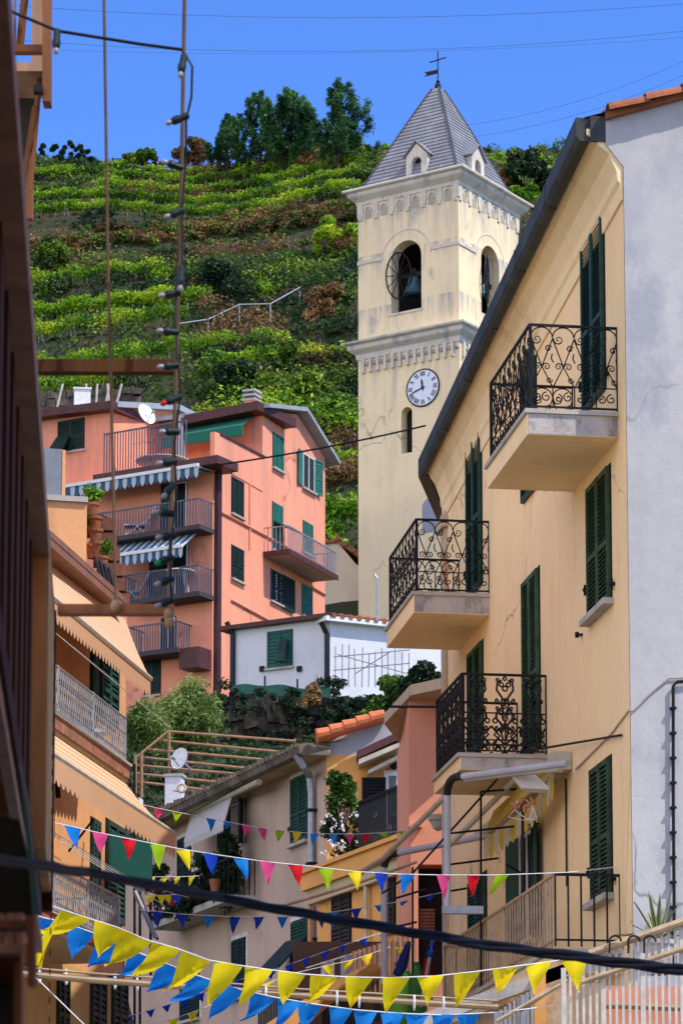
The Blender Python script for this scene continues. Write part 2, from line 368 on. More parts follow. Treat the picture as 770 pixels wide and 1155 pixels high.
# leaf materials
VINE = leafmat('vine_leaves', [(.0, (.02, .07, .006)), (.35, (.09, .24, .01)), (.6, (.25, .46, .015)), (.85, (.46, .60, .03)), (1., (.65, .60, .05))], .35)
SCRUB = leafmat('scrub_leaves', [(.0, (.008, .025, .006)), (.4, (.03, .085, .01)), (.65, (.11, .22, .018)), (1., (.36, .42, .05))], .16)
DARKL = leafmat('dark_leaves', [(0., (.006, .016, .008)), (.5, (.014, .04, .014)), (1., (.05, .1, .025))], .2)
DRYL = leafmat('dry_leaves', [(0., (.05, .03, .012)), (.45, (.17, .095, .04)), (1., (.42, .27, .10))], .2)
PINEL = leafmat('pine_needles', [(0., (.012, .045, .02)), (.5, (.045, .14, .05)), (1., (.16, .34, .09))], .5, .3)
OLIVEL = leafmat('olive_leaves', [(0., (.03, .07, .012)), (.4, (.12, .20, .04)), (1., (.40, .48, .14))], 1.2, .3)
BARK = paint('bark', (.06, .04, .03), .9, .4, 5, bmp=.6)

def hill_at(u, v):
    """first hit of the sight line with the hill"""
    x, z = ray(u, v); Y = 136.
    while Y < 262:
        if CZ+z*Y < hill(x*Y, Y)+.1: return x*Y, Y
        Y += .5
    return None
# bushes scattered all over the slope, by kind
kinds = {'g': ([], []), 'd': ([], []), 'b': ([], []), 'v': ([], [])}
def vn(X, Y): return math.sin(X*.11+2)*math.sin(Y*.09+.7)+.6*math.sin(X*.31+Y*.17)+.4*math.sin(X*.57-Y*.43)
def zone(u, v, a):
    """kind of growth by where on the slope it stands (None = leave to the vine rows)"""
    strip = 283-(u-35)*.115
    if v < 186: return ('b' if 135 < u < 262 and a > -.6 else 'd' if a < 0 else 'g') if u < 420 else ('g' if a > 0 else 'v')
    if 68 < u < 118 and 198 < v < 232: return 'd'
    if v < strip-16: return None if random.random() > .07 else 'g'
    if v < strip-6: return 'g' if a > -.2 else 'b'
    if v < strip+6: return 'b' if a > -.3 else 'g'
    if u < 225 and v > 312: return None if random.random() > .16 else 'g'
    if u > 322 and 300 < v < 378: return 'b' if a > .15 else 'd' if a < -.5 else 'g'
    if u > 300 and v > 470 and v < 535: return 'd' if a < .2 else 'b'
    if 535 < v: return None if random.random() > .3 else 'v'
    if 225 < u < 310 and 290 < v < 330 and a > -.3: return 'v'
    if v > 398: return 'v' if a > .45 else 'g' if a > -.45 else 'd'
    return 'g' if a > .1 else 'd' if a > -1.0 else 'b'
def root_at(u, vb, Y):
    """where something standing at column u with its foot near row vb meets the slope"""
    for dv in range(0, 46, 2):
        q = hill_at(u, vb+dv)
        if q: return q[1], vb+dv
    return Y, vb
def add_bush(X, Y, big=1.):
    u = 385+3600*X/Y; v = 1500-3600*vsurf(X, Y)
    if u < -330 or u > 760: return
    k = zone(u, v, vn(X, Y)+random.uniform(-.4, .4))
    if k is None: return
    r = random.uniform(.5, 1.15)*(1.6 if random.random() < .28 else 1)*big
    if v < 262 and k != 'b': r *= .6
    kinds[k][0].append((X, Y, hill(X, Y)+r*.3)); kinds[k][1].append(r)
for _ in range(5000): add_bush(random.uniform(-50, 56), random.uniform(138, 252))
for _ in range(2300):
    u, v = random.uniform(20, 640), random.uniform(166, 640)
    if u > 405 and v > 260: continue
    q = hill_at(u, v)
    if q: add_bush(q[0], q[1]+random.uniform(-.3, .6))
for _ in range(620):
    u = random.uniform(25, 410); q = hill_at(u, 285-(u-35)*.115+random.uniform(-7, 7))
    if q: r = random.uniform(.35, .75); kk = 'b' if random.random() < .6 else 'g'; kinds[kk][0].append((q[0], q[1], hill(*q)+r*.3)); kinds[kk][1].append(r)
for k, nm, mt, per, sz in (('g', 'green_scrub', SCRUB, 125, .25), ('d', 'dark_scrub', DARKL, 110, .25), ('b', 'dry_scrub', DRYL, 115, .22), ('v', 'bright_scrub', VINE, 125, .27)):
    cs, rs = kinds[k]
    p, d = clump_points(cs, rs, per, .6, .75); v_, q_ = leaves(p, sz, nrm=d)
    tag(npmesh(nm, v_, q_, mt), {'green_scrub': 'green scrub covering the terraced hillside', 'dark_scrub': 'dark evergreen scrub in the hollows of the hillside', 'dry_scrub': 'brown dry brush and grass on the terrace banks', 'bright_scrub': 'bright yellow green undergrowth on the lower hillside'}[nm], 'scrub', kind='stuff')
# vine rows: follow terrace lips between two image columns
STAKE = paint('grey_stake', (.3, .28, .25), .8, .3, 8)
def vine_row(u0, u1, v, label, hgt=.6, dep=.85, dens=160, gap=0.):
    hc = hill_at((u0+u1)/2, v)
    if u0 == 35: u0 = -240
    if not hc: return
    k = math.floor(hill(hc[0], hc[1])/TH); xs_ = []; X0 = ray(u0, v)[0]*hc[1]; X1 = ray(u1, v)[0]*hc[1]; X = X0; L = []
    while X < X1:
        lo, hi = hc[1]-14-.2*(X-hc[0])-0, hc[1]+14-.2*(X-hc[0])
        for _ in range(18):
            mid = (lo+hi)/2
            if hill(X, mid) < (k+.02)*TH: lo = mid
            else: hi = mid
        L.append((X, hi+.5, hill(X, hi+.5))); X += .35 if X > -34 else .6
    t = thing('vine_row', L[len(L)//2], label, 'vine row', 'rows of vines on the terraces')
    pts = []
    for i, (x, y, z) in enumerate(L):
        if random.random() < gap: continue
        hh = hgt*(1+.28*math.sin(i*.8+u0)+.2*math.sin(i*2.1)); n = int(dens*.9)
        q = rng.random((n, 3)); g_ = q[:, 2]**.7; pts.append(np.stack([x+(q[:, 0]-.5)*.9, y+(q[:, 1]-.5)*dep*1.6*(.5+.5*g_), z+.5+g_*hh*(1-.5*(q[:, 1]-.5)**2*4*.5)], 1))
        if i % 6 == 2: st = MB(); st.bar((x, y-.15, z), (x+random.uniform(-.05, .05), y-.15, z+hgt+.5), .035); st.build('stake', STAKE, t)
        elif i % 3 == 0: st = MB(); st.bar((x, y-.3, z-.1), (x+random.uniform(-.2, .2), y-.2, z+.75), .028); st.build('stake', STAKE, t)
    v_, q_ = leaves(np.concatenate(pts), .21); npmesh('foliage', v_, q_, VINE, t)
for a in ((35, 250, 177, 'short vine row at the far left just below the skyline'), (60, 405, 189, 'top long row of vines, just under the pines'), (118, 405, 201, 'bright vine row second from the top of the hill'), (35, 405, 213, 'vine row in the middle of the upper vineyard'), (112, 404, 225, 'vine row right of the dark hollow in the upper vineyard'), (35, 402, 238, 'vine row above the lowest upper row, thin stakes below it'),
          (35, 400, 250, 'lowest vine row of the upper vineyard, above the brown bank')):
    vine_row(*a)
for a in ((35, 190, 317, 'short vine row at the left above the middle terraces'), (35, 240, 337, 'vine row left of the sloping path railing'), (35, 225, 356, 'broad bright vine row at the left of the middle terraces'), (35, 210, 372, 'vine row touching the left end of the path'), (35, 330, 396, 'vine row just below the sloping path'), (35, 170, 424, 'lowest vine row above the stone terrace wall'),
          (240, 400, 410, 'vine row right of the hanging string lights above the pink house'), (366, 402, 545, 'vine row between the pink house and the bell tower'), (366, 402, 572, 'second vine row between the pink house and the tower'), (366, 402, 596, 'vine row right above the little cream gable')):
    vine_row(*a, hgt=.85, dep=1.0, dens=150)
# trees on the ridge
def grow_tree(name, X, Y, h, lab, mat, seed, spread=.42, z0=None, leaf=.3, lean=0., grp='pines on the ridge', cat='pine tree'):
    """a pine: open whorls of rising branches, each carrying upright needle tufts"""
    rs_ = random.Random(seed); z = z0; t = thing(name, (X, Y, z), lab, cat, grp); m = MB()
    T = [Vector((X+lean*h*q+math.sin(q*5+seed)*.03*h, Y+math.cos(q*4+seed)*.02*h, z+h*.95*q)) for q in (0, .25, .5, .75, 1)]
    m.tube(T, .03*h, 7, r2=.006*h); cs = []; rs = []
    def on(q): k = min(3, int(q*4)); return T[k].lerp(T[k+1], q*4-k)
    for i in range(36):
        q = .12+.86*i/35.; base = on(q); a = i*2.4+rs_.random()*.8; ln = h*spread*1.15*(1.12-q)**.75*(.35+.85*rs_.random())
        tip = base+Vector((math.cos(a)*ln, math.sin(a)*ln*.8, ln*.42+.05*h)); m.tube([base, base.lerp(tip, .5)+Vector((0, 0, -.04*h)), tip], .009*h, 4, r2=.003*h)
        for f in (.55, .8, 1.):
            if f < 1 and ln < .12*h: continue
            c = base.lerp(tip, f)+Vector((0, 0, -.03*h*(1-f))); r_ = h*(.04+.036*rs_.random())
            for k in range(2): cs.append(tuple(c+Vector((rs_.uniform(-.03, .03)*h, rs_.uniform(-.03, .03)*h, k*r_*1.3)))); rs.append(r_*(1-.25*k))
    for k in range(4): cs.append(tuple(T[-1]+Vector((0, 0, (.05*k-.04)*h)))); rs.append(h*(.045-.008*k))
    m.build('trunk', BARK, t); p, d = clump_points(cs, rs, 85, .1, 1.2); v_, q_ = leaves(p, leaf, aspect=.28, nrm=d*.5+np.array([0, 0, .8])); npmesh('crown', v_, q_, mat, t)
def ridge_tree(u, Yr, vb, vt, **k):
    Yr, vb = root_at(u, vb, Yr); x, z = ray(u, vb); zb = CZ+z*Yr; zt = CZ+ray(u, vt)[1]*Yr; grow_tree('pine_tree', x*Yr, Yr, zt-zb, z0=zb, **k)
ridge_tree(258, 240, 199, 136, lab='small pine tree at the left end of the ridge group', mat=PINEL, seed=3, spread=.36)
ridge_tree(292, 243, 202, 112, lab='broad dark pine tree in the left part of the ridge group', mat=PINEL, seed=5, spread=.40, lean=.03)
ridge_tree(328, 241, 202, 109, lab='tall pine tree in the middle of the ridge group', mat=PINEL, seed=8, spread=.34)
ridge_tree(346, 246, 200, 122, lab='narrow pine tree behind the middle of the ridge group', mat=PINEL, seed=12, spread=.28)
ridge_tree(384, 238, 200, 101, lab='tallest pine tree with open branches, nearest the bell tower', mat=PINEL, seed=17, spread=.38, lean=-.01)
def bush(u, Y, vb, vt, wpx, lab, mat, seed, cat='bush', grp=None, name='bush', leaf=.3, n=26, per=260, z0=None, flat=1.):
    rs_ = random.Random(seed)
    if Y > 136: Y, vb = root_at(u, vb, Y)
    x, z = ray(u, vb); zb = CZ+z*Y; h = (vb-vt)/3600*Y; w = wpx/3600*Y
    t = thing(name, (x*Y, Y, zb), lab, cat, grp); cs = []; rs = []; m = MB()
    for i in range(n):
        a = rs_.uniform(0, 6.28); rr = rs_.random()**.5; q = rs_.random(); k = math.sqrt(max(.05, 1-(q*.9)**2))
        c = Vector((x*Y+math.cos(a)*rr*w*.42*k, Y+math.sin(a)*rr*w*.35*k, zb+h*(.08+.8*q))); cs.append(tuple(c)); rs.append(min(h, w)*rs_.uniform(.1, .2))
        if i % 3 == 0: m.tube([(x*Y+math.cos(a)*.05*w, Y, zb-.1), c], .02*h*.6, 5, r2=.004*h)
    m.build('stem', BARK, t); p, d = clump_points(cs, rs, per, .3, flat); v_, q_ = leaves(p, leaf, nrm=d); npmesh('foliage', v_, q_, mat, t)
bush(218, 238, 196, 152, 58, 'brown withered bush on the ridge left of the pines', DRYL, 1)
bush(160, 238, 188, 166, 60, 'low grey green bush on the ridge behind the hanging rope', SCRUB, 2)
bush(75, 240, 178, 164, 100, 'wide dark bush on the ridge at the far left', DARKL, 22)
bush(352, 236, 198, 165, 56, 'brown bush among the pine trunks', DRYL, 4)
bush(592, 226, 222, 164, 84, 'dark round bush on the ridge right of the bell tower', DARKL, 6, leaf=.34)
bush(570, 226, 218, 180, 30, 'reddish dry bush tucked against the tower roof', DRYL, 9)
bush(590, 222, 236, 205, 70, 'yellow green bush below the dark one right of the tower', VINE, 14)
bush(245, 206, 338, 290, 60, 'round dark green bush in the middle of the slope', DARKL, 31, per=320)
bush(60, 205, 310, 270, 50, 'grey green round bush at the left of the slope', SCRUB, 32)
bush(380, 200, 285, 240, 70, 'leafy fresh green bush left of the belfry', VINE, 33, per=320)
bush(372, 180, 372, 316, 70, 'brown green thicket beside the belfry base', DRYL, 34)
bush(268, 168, 450, 402, 62, 'dark thick bush above the pink house chimney', DARKL, 35, per=320)
bush(352, 162, 468, 415, 80, 'wide olive green bush above the gable of the pink house', SCRUB, 36, per=320)
bush(180, 190, 330, 296, 40, 'small yellow green bush behind the hanging string lights', VINE, 37)
bush(325, 172, 420, 385, 60, 'leafy bush below the right end of the path railing', SCRUB, 38)
# path with its railing, terrace walls
ROCK = stucco('dry_stone', (.16, .13, .1), .45, stain=(.04, .04, .035), amt=.8, sc=3, thr=.48, bmp=1.)
t = None
a = hill_at(205, 377); Yp = 196.
m = MB()
pp = []
for u_, v_ in ((200, 390), (235, 381), (270, 372), (305, 364), (338, 356)):
    q_ = hill_at(u_, v_); pp.append(Vector((q_[0], q_[1]-.3, hill(*q_)+1.05)))
for p in pp: m.bar(p+Vector((0, 0, -1.1)), p+Vector((0, 0, .05)), .05)
m.tube(pp, .05, 5); tag(m.build('path_railing', METAL), 'thin grey railing climbing the hillside path', 'railing')
def stone_wall(u0, v0, u1, v1, Y, h, lab, mat=ROCK, dep=.5):
    a, b = P(u0, v0, Y), P(u1, v1, Y); m = MB(); n = 26; rs_ = random.Random(int(u0)); Fr = F((a.x, a.y), (b.x-a.x, b.y-a.y)); L = (b-a).length
    rows = max(3, int(h/.3))
    for j in range(rows):
        x = -.1*(j % 2)
        while x < L:
            w_ = rs_.uniform(.16, .5); zt = a.z+(b.z-a.z)*x/L-h*j/rows; o_ = rs_.uniform(-.06, .08)
            k0 = len(m.v); m.box(Fr, x+.01, x+w_-.01, -dep, o_, zt-h/rows+.015, zt-rs_.uniform(0, .05)); x += w_
            for i_ in range(k0, len(m.v)): m.v[i_] = m.v[i_]+Vector((rs_.uniform(-.07, .07), rs_.uniform(-.04, .04), rs_.uniform(-.06, .06)))
    m.slant(Fr, 0, L, -dep, -.05, a.z-.05, b.z-.05, h); tag(m.build('stone_wall', mat), lab, 'stone wall')
stone_wall(36, 442, 150, 436, 141, 1.1, 'dry stone terrace wall just above the pink house roof at the left')
stone_wall(205, 388, 330, 360, 194, .8, 'low earth coloured wall under the path railing', ROCK)
m = MB()
for i, (u, c) in enumerate(((64, 0), (97, 0), (118, 1), (124, 0), (130, 0), (108, 0))):
    p = P(u, 462, 133); q = P(u+random.uniform(-3, 8), 433, 133.3); m.bar(p, q, .05)
tag(m.build('leaning_stakes', paint('pale_stake', (.45, .4, .36), .8)), 'bundle of pale stakes leaning on the terrace wall', 'stakes')
m = MB(); a = P(93, 450, 133); m.box(F((a.x, a.y), (1, .1)), -.35, .35, -.3, .3, a.z-.6, a.z+.35); m.box(F((a.x, a.y), (1, .1)), -.4, .4, -.35, .35, a.z+.35, a.z+.42)
tag(m.build('water_tank', WHITE), 'small white tank on the pink house roof terrace edge', 'tank')

# dark undergrowth added between the lower houses to give the shade behind the pergola
cs = []; rs = []
for _ in range(900):
    X = random.uniform(-16, 6); Y = random.uniform(78.5, 104); cs.append((X, Y, hill(X, Y)+.1)); rs.append(random.uniform(.25, .6))
p, d = clump_points(cs, rs, 60, .5, .7); v_, q_ = leaves(p, .2, nrm=d)
tag(npmesh('ivy', v_, q_, DARKL), 'dark ivy and undergrowth added to give the shade on the bank behind the pergola', 'ivy', kind='stuff')

# grass and low weeds over every bare bank
for nm, mt, cnt_, lab, sel in (('bank_grass', SCRUB, 78000, 'low green grass and weeds between the vine rows', 0), ('dry_grass', DRYL, 90000, 'straw coloured dry grass on the terrace banks', 1)):
    X = rng.uniform(-52, 56, cnt_); Y = rng.uniform(138, 262, cnt_); u = 385+3600*X/Y; ok = (u > -330) & (u < 760)
    w_ = np.sin(X*.21+Y*.13)+np.sin(X*.47-Y*.31)+rng.normal(size=cnt_)*.5; ok &= (w_ > -.3) if sel == 0 else (w_ < -.1); X, Y = X[ok], Y[ok]
    Z = np.array([hill(a, b) for a, b in zip(X, Y)]); v_, q_ = leaves(np.stack([X, Y, Z+.16], 1), .42 if sel == 0 else .38, up=1.2, aspect=.35)
    tag(npmesh(nm, v_, q_, mt), lab, 'grass', kind='stuff')
# ------------------------------------------------------------------ cream house on the right
CREAM = stucco('cream_plaster', (.97, .72, .39), .9, stain=(.74, .46, .24), amt=.5, thr=.56, bmp=.25, crack=1.)
COVE = stucco('cornice_plaster', (.95, .74, .42), .9, stain=(.65, .45, .22), amt=.5, bmp=.2)
WHITEP = stucco('pale_plaster', (.52, .51, .49), .82, stain=(.30, .31, .34), amt=.7, thr=.5, bmp=.3, sc=.7, crack=.8)
WORN = stucco('worn_plaster', (.66, .53, .36), .7, stain=(.45, .2, .08), amt=.9, thr=.54, sc=1.6, bmp=.5)
WEATH = stucco('weathered_concrete', (.56, .50, .45), .7, stain=(.12, .12, .13), amt=.7, sc=2.5, thr=.5, bmp=.5)
TILE = stucco('terracotta_tile', (.42, .15, .07), .55, stain=(.18, .09, .06), amt=.7, sc=3, bmp=.4)
GUTTER = paint('dark_gutter', (.045, .052, .05), .55, .4, 3)
pA = P(708, 650, 33.0); TAN = -.147
FC = F((pA.x, pA.y), (-TAN, -1.)); FC.o = Vector((pA.x, pA.y))   # a = 0 at the near corner, negative going away
aF = FC.s_(500, 650); zE0 = FC.z_(700, 150); zE1 = P(475, 495, 42.4).z
house = thing('cream_house', FC.W(aF/2, -3, 0), 'tall cream house on the right with wrought iron balconies, green shutters and a dark gutter', 'house')
def cr(*a): return FC.rect(*a)
TOPZ = 11.95
W_ = {'top door': cr(659, 682, 253, 455), 'far top': cr(590, 605, 378, 560), 'far door': cr(528.5, 543.5, 483, 668), 'right mid': cr(665, 689, 538, 688),
      'mid door': cr(592, 609, 649, 850), 'far low': cr(530, 545, 731, 848), 'low right': cr(669, 690, 861, 1014)}
m = MB()
wall(m, FC, aF, 0, 0, zE0-.62, [], .1)
slope = (zE1-zE0)/aF
m.poly([FC.W(aF, 0, zE0-.62), FC.W(0, 0, zE0-.62), FC.W(0, 0, zE0-.02), FC.W(aF, 0, zE1-.02)])
b = FC.W(aF, 0, 0); m.poly([FC.W(aF, 0, 0), FC.W(aF, 0, zE1), FC.W(aF, -9, zE1), FC.W(aF, -9, 0)][::-1])
m.build('wall', CREAM, house)
# near gable end, thick pale render
FE = F((pA.x, pA.y), (-FC.n.x, -FC.n.y)); GW = 7.0
m = MB(); s0 = FE.s_(682, 150); zc = FC.z_(703, 187); zt = FE.z_(682, 133)
zr = lambda a: zt+(a-s0)*.33
m.poly([FE.W(0.0, .02, 0), FE.W(GW, .02, 0), FE.W(GW, .02, zt), FE.W(GW/2, .02, zr(GW/2)), FE.W(s0, .02, zt), FE.W(s0, .02, zt-.30), FE.W(0, .02, zc)])
m.poly([FE.W(GW, .02, 0), FE.W(GW, -10, 0), FE.W(GW, -10, zt), FE.W(GW, .02, zt)])
m.build('gable_wall', WHITEP, house)
# cornice cove swept under the gutter
pf = [(0, -.78), (.03, -.78), (.035, -.60), (.07, -.56), (.08, -.46), (.14, -.34), (.16, -.30), (.165, -.27), (.30, -.17), (.31, -.14), (.44, -.06), (.44, .0), (0, .0)]
def taper(m, prof_, a0, a1, za, zb, k1):
    n = len(prof_); p = [FC.W(a0, o, z+za) for o, z in prof_]+[FC.W(a1, o*k1, z+zb) for o, z in prof_]
    m.add(p, [tuple(range(n-1, -1, -1)), tuple(range(n, 2*n))]+[(i, (i+1) % n, n+(i+1) % n, n+i) for i in range(n)])
KF = .66
m = MB(); taper(m, [(o*.9, z) for o, z in pf], 0, aF, zE0, zE1, KF); m.build('cornice', COVE, house, False)
m = MB(); gp = [(.44, -.17), (.47, -.19), (.56, -.17), (.60, -.10), (.60, .12), (.56, .15), (.44, .15)]
gp = [(.36, -.13), (.47, -.13), (.51, -.07), (.51, .13), (.48, .13), (.36, .13)]
taper(m, gp, -.02, aF-.12, zE0, zE1, KF); m.box(FC, -.02, .02, .19, .36, zE0-.14, zE0+.14)
g_ = m.build('gutter', GUTTER, house)
for i in range(1, 6):
    m = MB(); kk = 1+(KF-1)*i/6; m.prism(FC, [((o+(.008 if o > .5 else 0))*kk, z-.006 if z < 0 else z+.006) for o, z in gp], aF*i/6, aF*i/6+.05, zE0+(zE1-zE0)*i/6, zE0+(zE1-zE0)*i/6); m.build('joint', GUTTER, g_)
# the eave turning the far corner
q0 = FC.W(aF-.1, .51*KF, 0); q1 = q0+Vector((.14*3, 3, 0)); FB = F((q0.x, q0.y), (q1.x-q0.x, q1.y-q0.y)); LB = (q1-q0).length+1.5
m = MB(); m.box(FB, -.02, LB, .0, .15, zE1-.13, zE1+.13); m.build('gutter', GUTTER, house)
m = MB(); m.prism(FB, [(.18, -.02), (.18, -.14), (.3, -.2), (.42, -.5), (.55, -.75), (.9, -.8), (.9, -.02)], .15, LB, zE1, zE1); m.build('soffit', COVE, house)
# worn corner strip at the far end
m = MB(); m.box(FC, aF-.04, aF+.32, -.3, .035, 0, zE1-.7)
for z in (zE1-1.9, zE1-3.9): m.box(FC, aF-.06, aF+.34, -.3, .055, z, z+.06)
m.box(FC, aF-.1, aF+.4, -.3, .09, zE1-.95, zE1-.8); m.build('corner_strip', WORN, house)
# tiled roof
m = MB(); ridge = zr(GW/2)+.02; w = FC.W
m.poly([w(.0, .42, zE0+.13), w(.0, -GW/2, ridge), w(aF-.1, -GW/2, ridge+(zE1-zE0)), w(aF-.1, .28, zE1+.13)][::-1]); m.poly([w(0, -GW/2, ridge), w(0, -GW, zt), w(aF, -GW, zt), w(aF, -GW/2, ridge)][::-1])
m.build('roof', TILE, house)
m = MB(); L = math.hypot(GW/2-s0, zr(GW/2)-zt); k = 9
for side in (0, 1):
    for i in range(k):
        f0, f1 = i/k, (i+1.12)/k
        A = lambda f, o: FE.W((s0+(GW/2-s0)*f) if side == 0 else (GW-(GW/2)*f), o, zt+(zr(GW/2)-zt)*f)
        for row in range(3):
            p, q = A(f0, .10-.2*row)+Vector((0, 0, .015)), A(min(1, f1), .10-.2*row)+Vector((0, 0, -.005)); d = (q-p).normalized(); up = Vector((0, 0, 1)); pr = []
            sd_ = FE.n.to_3d()
            for (c, rr) in ((p, .115), (q, .095)):
                for j in range(9):
                    t_ = math.pi*j/8; pr.append(c+sd_*math.cos(t_)*rr+up*math.sin(t_)*rr*.95)
                for j in range(8, -1, -1):
                    t_ = math.pi*j/8; pr.append(c+sd_*math.cos(t_)*(rr-.018)+up*math.sin(t_)*(rr-.022))
            n = 18; m.add(pr, [tuple(range(n-1, -1, -1)), tuple(range(n, 2*n))]+[(x, (x+1) % n, n+(x+1) % n, n+x) for x in range(n)])
m.slant(FE, s0, GW/2, -.25, .10, zt+.03, zr(GW/2)+.03, .07)
m.build('verge_tile', TILE, house)
def r2(nm): return W_[nm]
window(house, FC, W_['top door'], GREEN, stays=True, pitch=.05, sill=False)
window(house, FC, W_['far top'], GREEN, pitch=.05, sill=False)
window(house, FC, W_['far door'], GREEN, stays=True, pitch=.05, sill=False)
window(house, FC, W_['right mid'], GREEN2, stays=True, pitch=.05)
window(house, FC, W_['mid door'], paint('weathered_shutter_green', (.04, .095, .045), .6, .5, 4), stays=True, pitch=.05, sill=False)
window(house, FC, W_['far low'], GREEN2, pitch=.05, sill=False)
window(house, FC, W_['low right'], paint('faded_shutter_green', (.035, .07, .045), .65, .6, 5), stays=True, pitch=.05)
# ground balcony doors with leaves standing open
Wd = FC.rect(588, 605, 938, 1062); window(house, FC, Wd, GREEN, openleaf=(169, 172), sill=False, pitch=.05, glass=DARK)
Wd3 = FC.rect(531, 549, 990, 1125); window(house, FC, Wd3, GREEN, pitch=.05, sill=True)

# wrought iron
def spiral(c2, r0, a0, turns, dirn, n=14, shrink=.18):
    out = []
    for i in range(n+1):
        f = i/n; r = r0*(1-f*(1-shrink)); a = a0+dirn*2*math.pi*turns*f; out.append((c2[0]+math.cos(a)*r, c2[1]+math.sin(a)*r))
    return out
def scroll_panel(m, Fr, a0, a1, z0, z1, off, unit=.27, r=.0075):
    n = max(1, round((a1-a0)/unit)); U = (a1-a0)/n; H = z1-z0; B = H*.26
    T = lambda pts, rr=r: m.tube([Fr.W(a, off, z) for a, z in pts], rr, 4)
    m.box(Fr, a0, a1, off-.012, off+.012, z1-.014, z1+.014); m.box(Fr, a0, a1, off-.01, off+.01, z0, z0+.02); T([(a0, z0+B), (a1-(a1-a0)*.02, z0+B)], r)
    for i in range(n):
        x = a0+i*U; xm = x+U/2
        T([(x, z1-.16*H), (xm, z0+.5*H), (x, z0+B*.95)]); T([(x+U, z1-.16*H), (xm, z0+.5*H), (x+U, z0+B*.95)])
        # big arch with a curl hanging under the top rail
        arc = [(xm-U*.5*math.cos(t_), z1-.15*H+.13*H*math.sin(t_)) for t_ in np.linspace(0, math.pi*.95, 9)]; T(arc)
        T(spiral((x+U*.72, z1-.17*H), U*.24, .3, 1.35, -1))
        T(spiral((x+U*.28, z0+.50*H), U*.19, 0, 1.3, 1)); T(spiral((x+U*.72, z0+.50*H), U*.19, math.pi, 1.3, -1))
        T(spiral((x+U*.02+U*.17, z0+.72*H), U*.17, math.pi*.9, 1.3, -1)); T(spiral((x+U*.17, z0+.34*H), U*.15, math.pi, 1.3, 1))
        T([(x+U*.02, z0+.66*H), (x+U*.06, z0+.6*H), (x-.01, z0+.55*H)])
        T(spiral((xm-U*.2, z0+B*.5), U*.24, 1.6, 1.2, -1)); T(spiral((xm+U*.24, z0+B*.45), U*.2, 1.6, 1.2, 1)); T([(x, z0), (x, z0+B)])
    for x in (a0, a1): m.box(Fr, x-.012, x+.012, off-.012, off+.012, z0-.03, z1)
def ornate_panel(m, Fr, a0, a1, z0, z1, off, unit=.3, r=.014):
    n = max(1, round((a1-a0)/unit)); U = (a1-a0)/n; H = z1-z0; M = z0+.50*H
    T = lambda pts, rr=r: m.tube([Fr.W(a, off, z) for a, z in pts], rr, 5)
    ring = lambda c, rr, q=r*.8: m.tube([Fr.W(c[0]+math.cos(t_)*rr, off, c[1]+math.sin(t_)*rr) for t_ in np.linspace(0, 2*math.pi, 11)[:-1]], q, 4, close=True)
    m.box(Fr, a0, a1, off-.014, off+.014, z1-.016, z1+.012); m.box(Fr, a0, a1, off-.012, off+.012, z0+.08*H, z0+.10*H); T([(a0, M), (a1, M)], .010); T([(a0, z0+.01), (a1, z0+.01)], .010)
    for i in range(n):
        x = a0+(i+.5)*U
        for s_ in (-1, 1):
            T([(x+s_*.05*U, M), (x+s_*.14*U, z0+.62*H), (x+s_*.10*U, z0+.70*H), (x+s_*.30*U, z0+.80*H), (x+s_*.27*U, z0+.90*H), (x+s_*.12*U, z0+.93*H)])
            T(spiral((x+s_*.27*U, z0+.655*H), .09*U, math.pi*.5, 1.1, -s_, 9), r*.9); ring((x+s_*.13*U, z0+.87*H), .075*U); ring((x+s_*.26*U, z0+.93*H), .05*U)
            T([(x+s_*.02*U, z0+.1*H), (x+s_*.40*U, z0+.22*H), (x+s_*.06*U, z0+.34*H), (x+s_*.34*U, z0+.44*H), (x+s_*.30*U, M)])
            T([(x+s_*.5*U, z0+.08*H), (x+s_*.2*U, z0+.20*H), (x+s_*.5*U, z0+.33*H)]); ring((x+s_*.36*U, z0+.40*H), .08*U); ring((x+s_*.25*U, z0+.04*H), .1*U)
            T(spiral((x+s_*.16*U, z0+.27*H), .12*U, 0, 1.1, s_, 9), r*.8)
        ring((x, z0+.82*H), .09*U); ring((x, z0+.95*H), .06*U); ring((x, M-.07*H), .09*U); m.ball(Fr.W(x, off, z0+.67*H), .028, 5)
        m.plate(Fr, [(x, z0+.25*H), (x+.1*U, z0+.32*H), (x, z0+.42*H), (x-.1*U, z0+.32*H)], off-.01, off+.01); T([(x, z0+.08*H), (x, z0+.4*H)], r*.7)
    for x in (a0, a1): m.box(Fr, x-.014, x+.014, off-.014, off+.014, z0-.03, z1)
def balcony(Fr, aN, aFar, dep, zs, zr_, panel, mats, slab_h=.28, unit=.27, house=house, name='balcony', lip=True, rail_mat=None):
    """aN near end, aFar far end (more negative)"""
    s = MB(); s.box(Fr, aFar, aN, 0, dep, zs-slab_h, zs-.05); sl = s.build(name, mats[0], house)
    if lip: s = MB(); s.box(Fr, aFar-.03, aN+.03, 0, dep+.03, zs-.048, zs); s.build('coping', mats[2], sl)
    s = MB(); s.box(Fr, aN+.001, aN+.006, .01, dep-.01, zs-slab_h+.01, zs-.06); s.build('slab_end', mats[1], sl)
    s = MB(); panel(s, Fr, aFar+.03, aN-.03, zs+.03, zr_, dep-.04, unit)
    if rail_mat: s.build('railing', rail_mat, sl); s = MB()
    c = Fr.W(aN-.03, 0, 0); F2 = F((c.x, c.y), (Fr.n.x, Fr.n.y)); panel(s, F2, .0, dep-.05, zs+.03, zr_, 0, unit)
    c = Fr.W(aFar+.03, 0, 0); F3 = F((c.x, c.y), (Fr.n.x, Fr.n.y)); panel(s, F3, .0, dep-.05, zs+.03, zr_, 0, unit); s.build('railing', IRON, sl)
    return sl
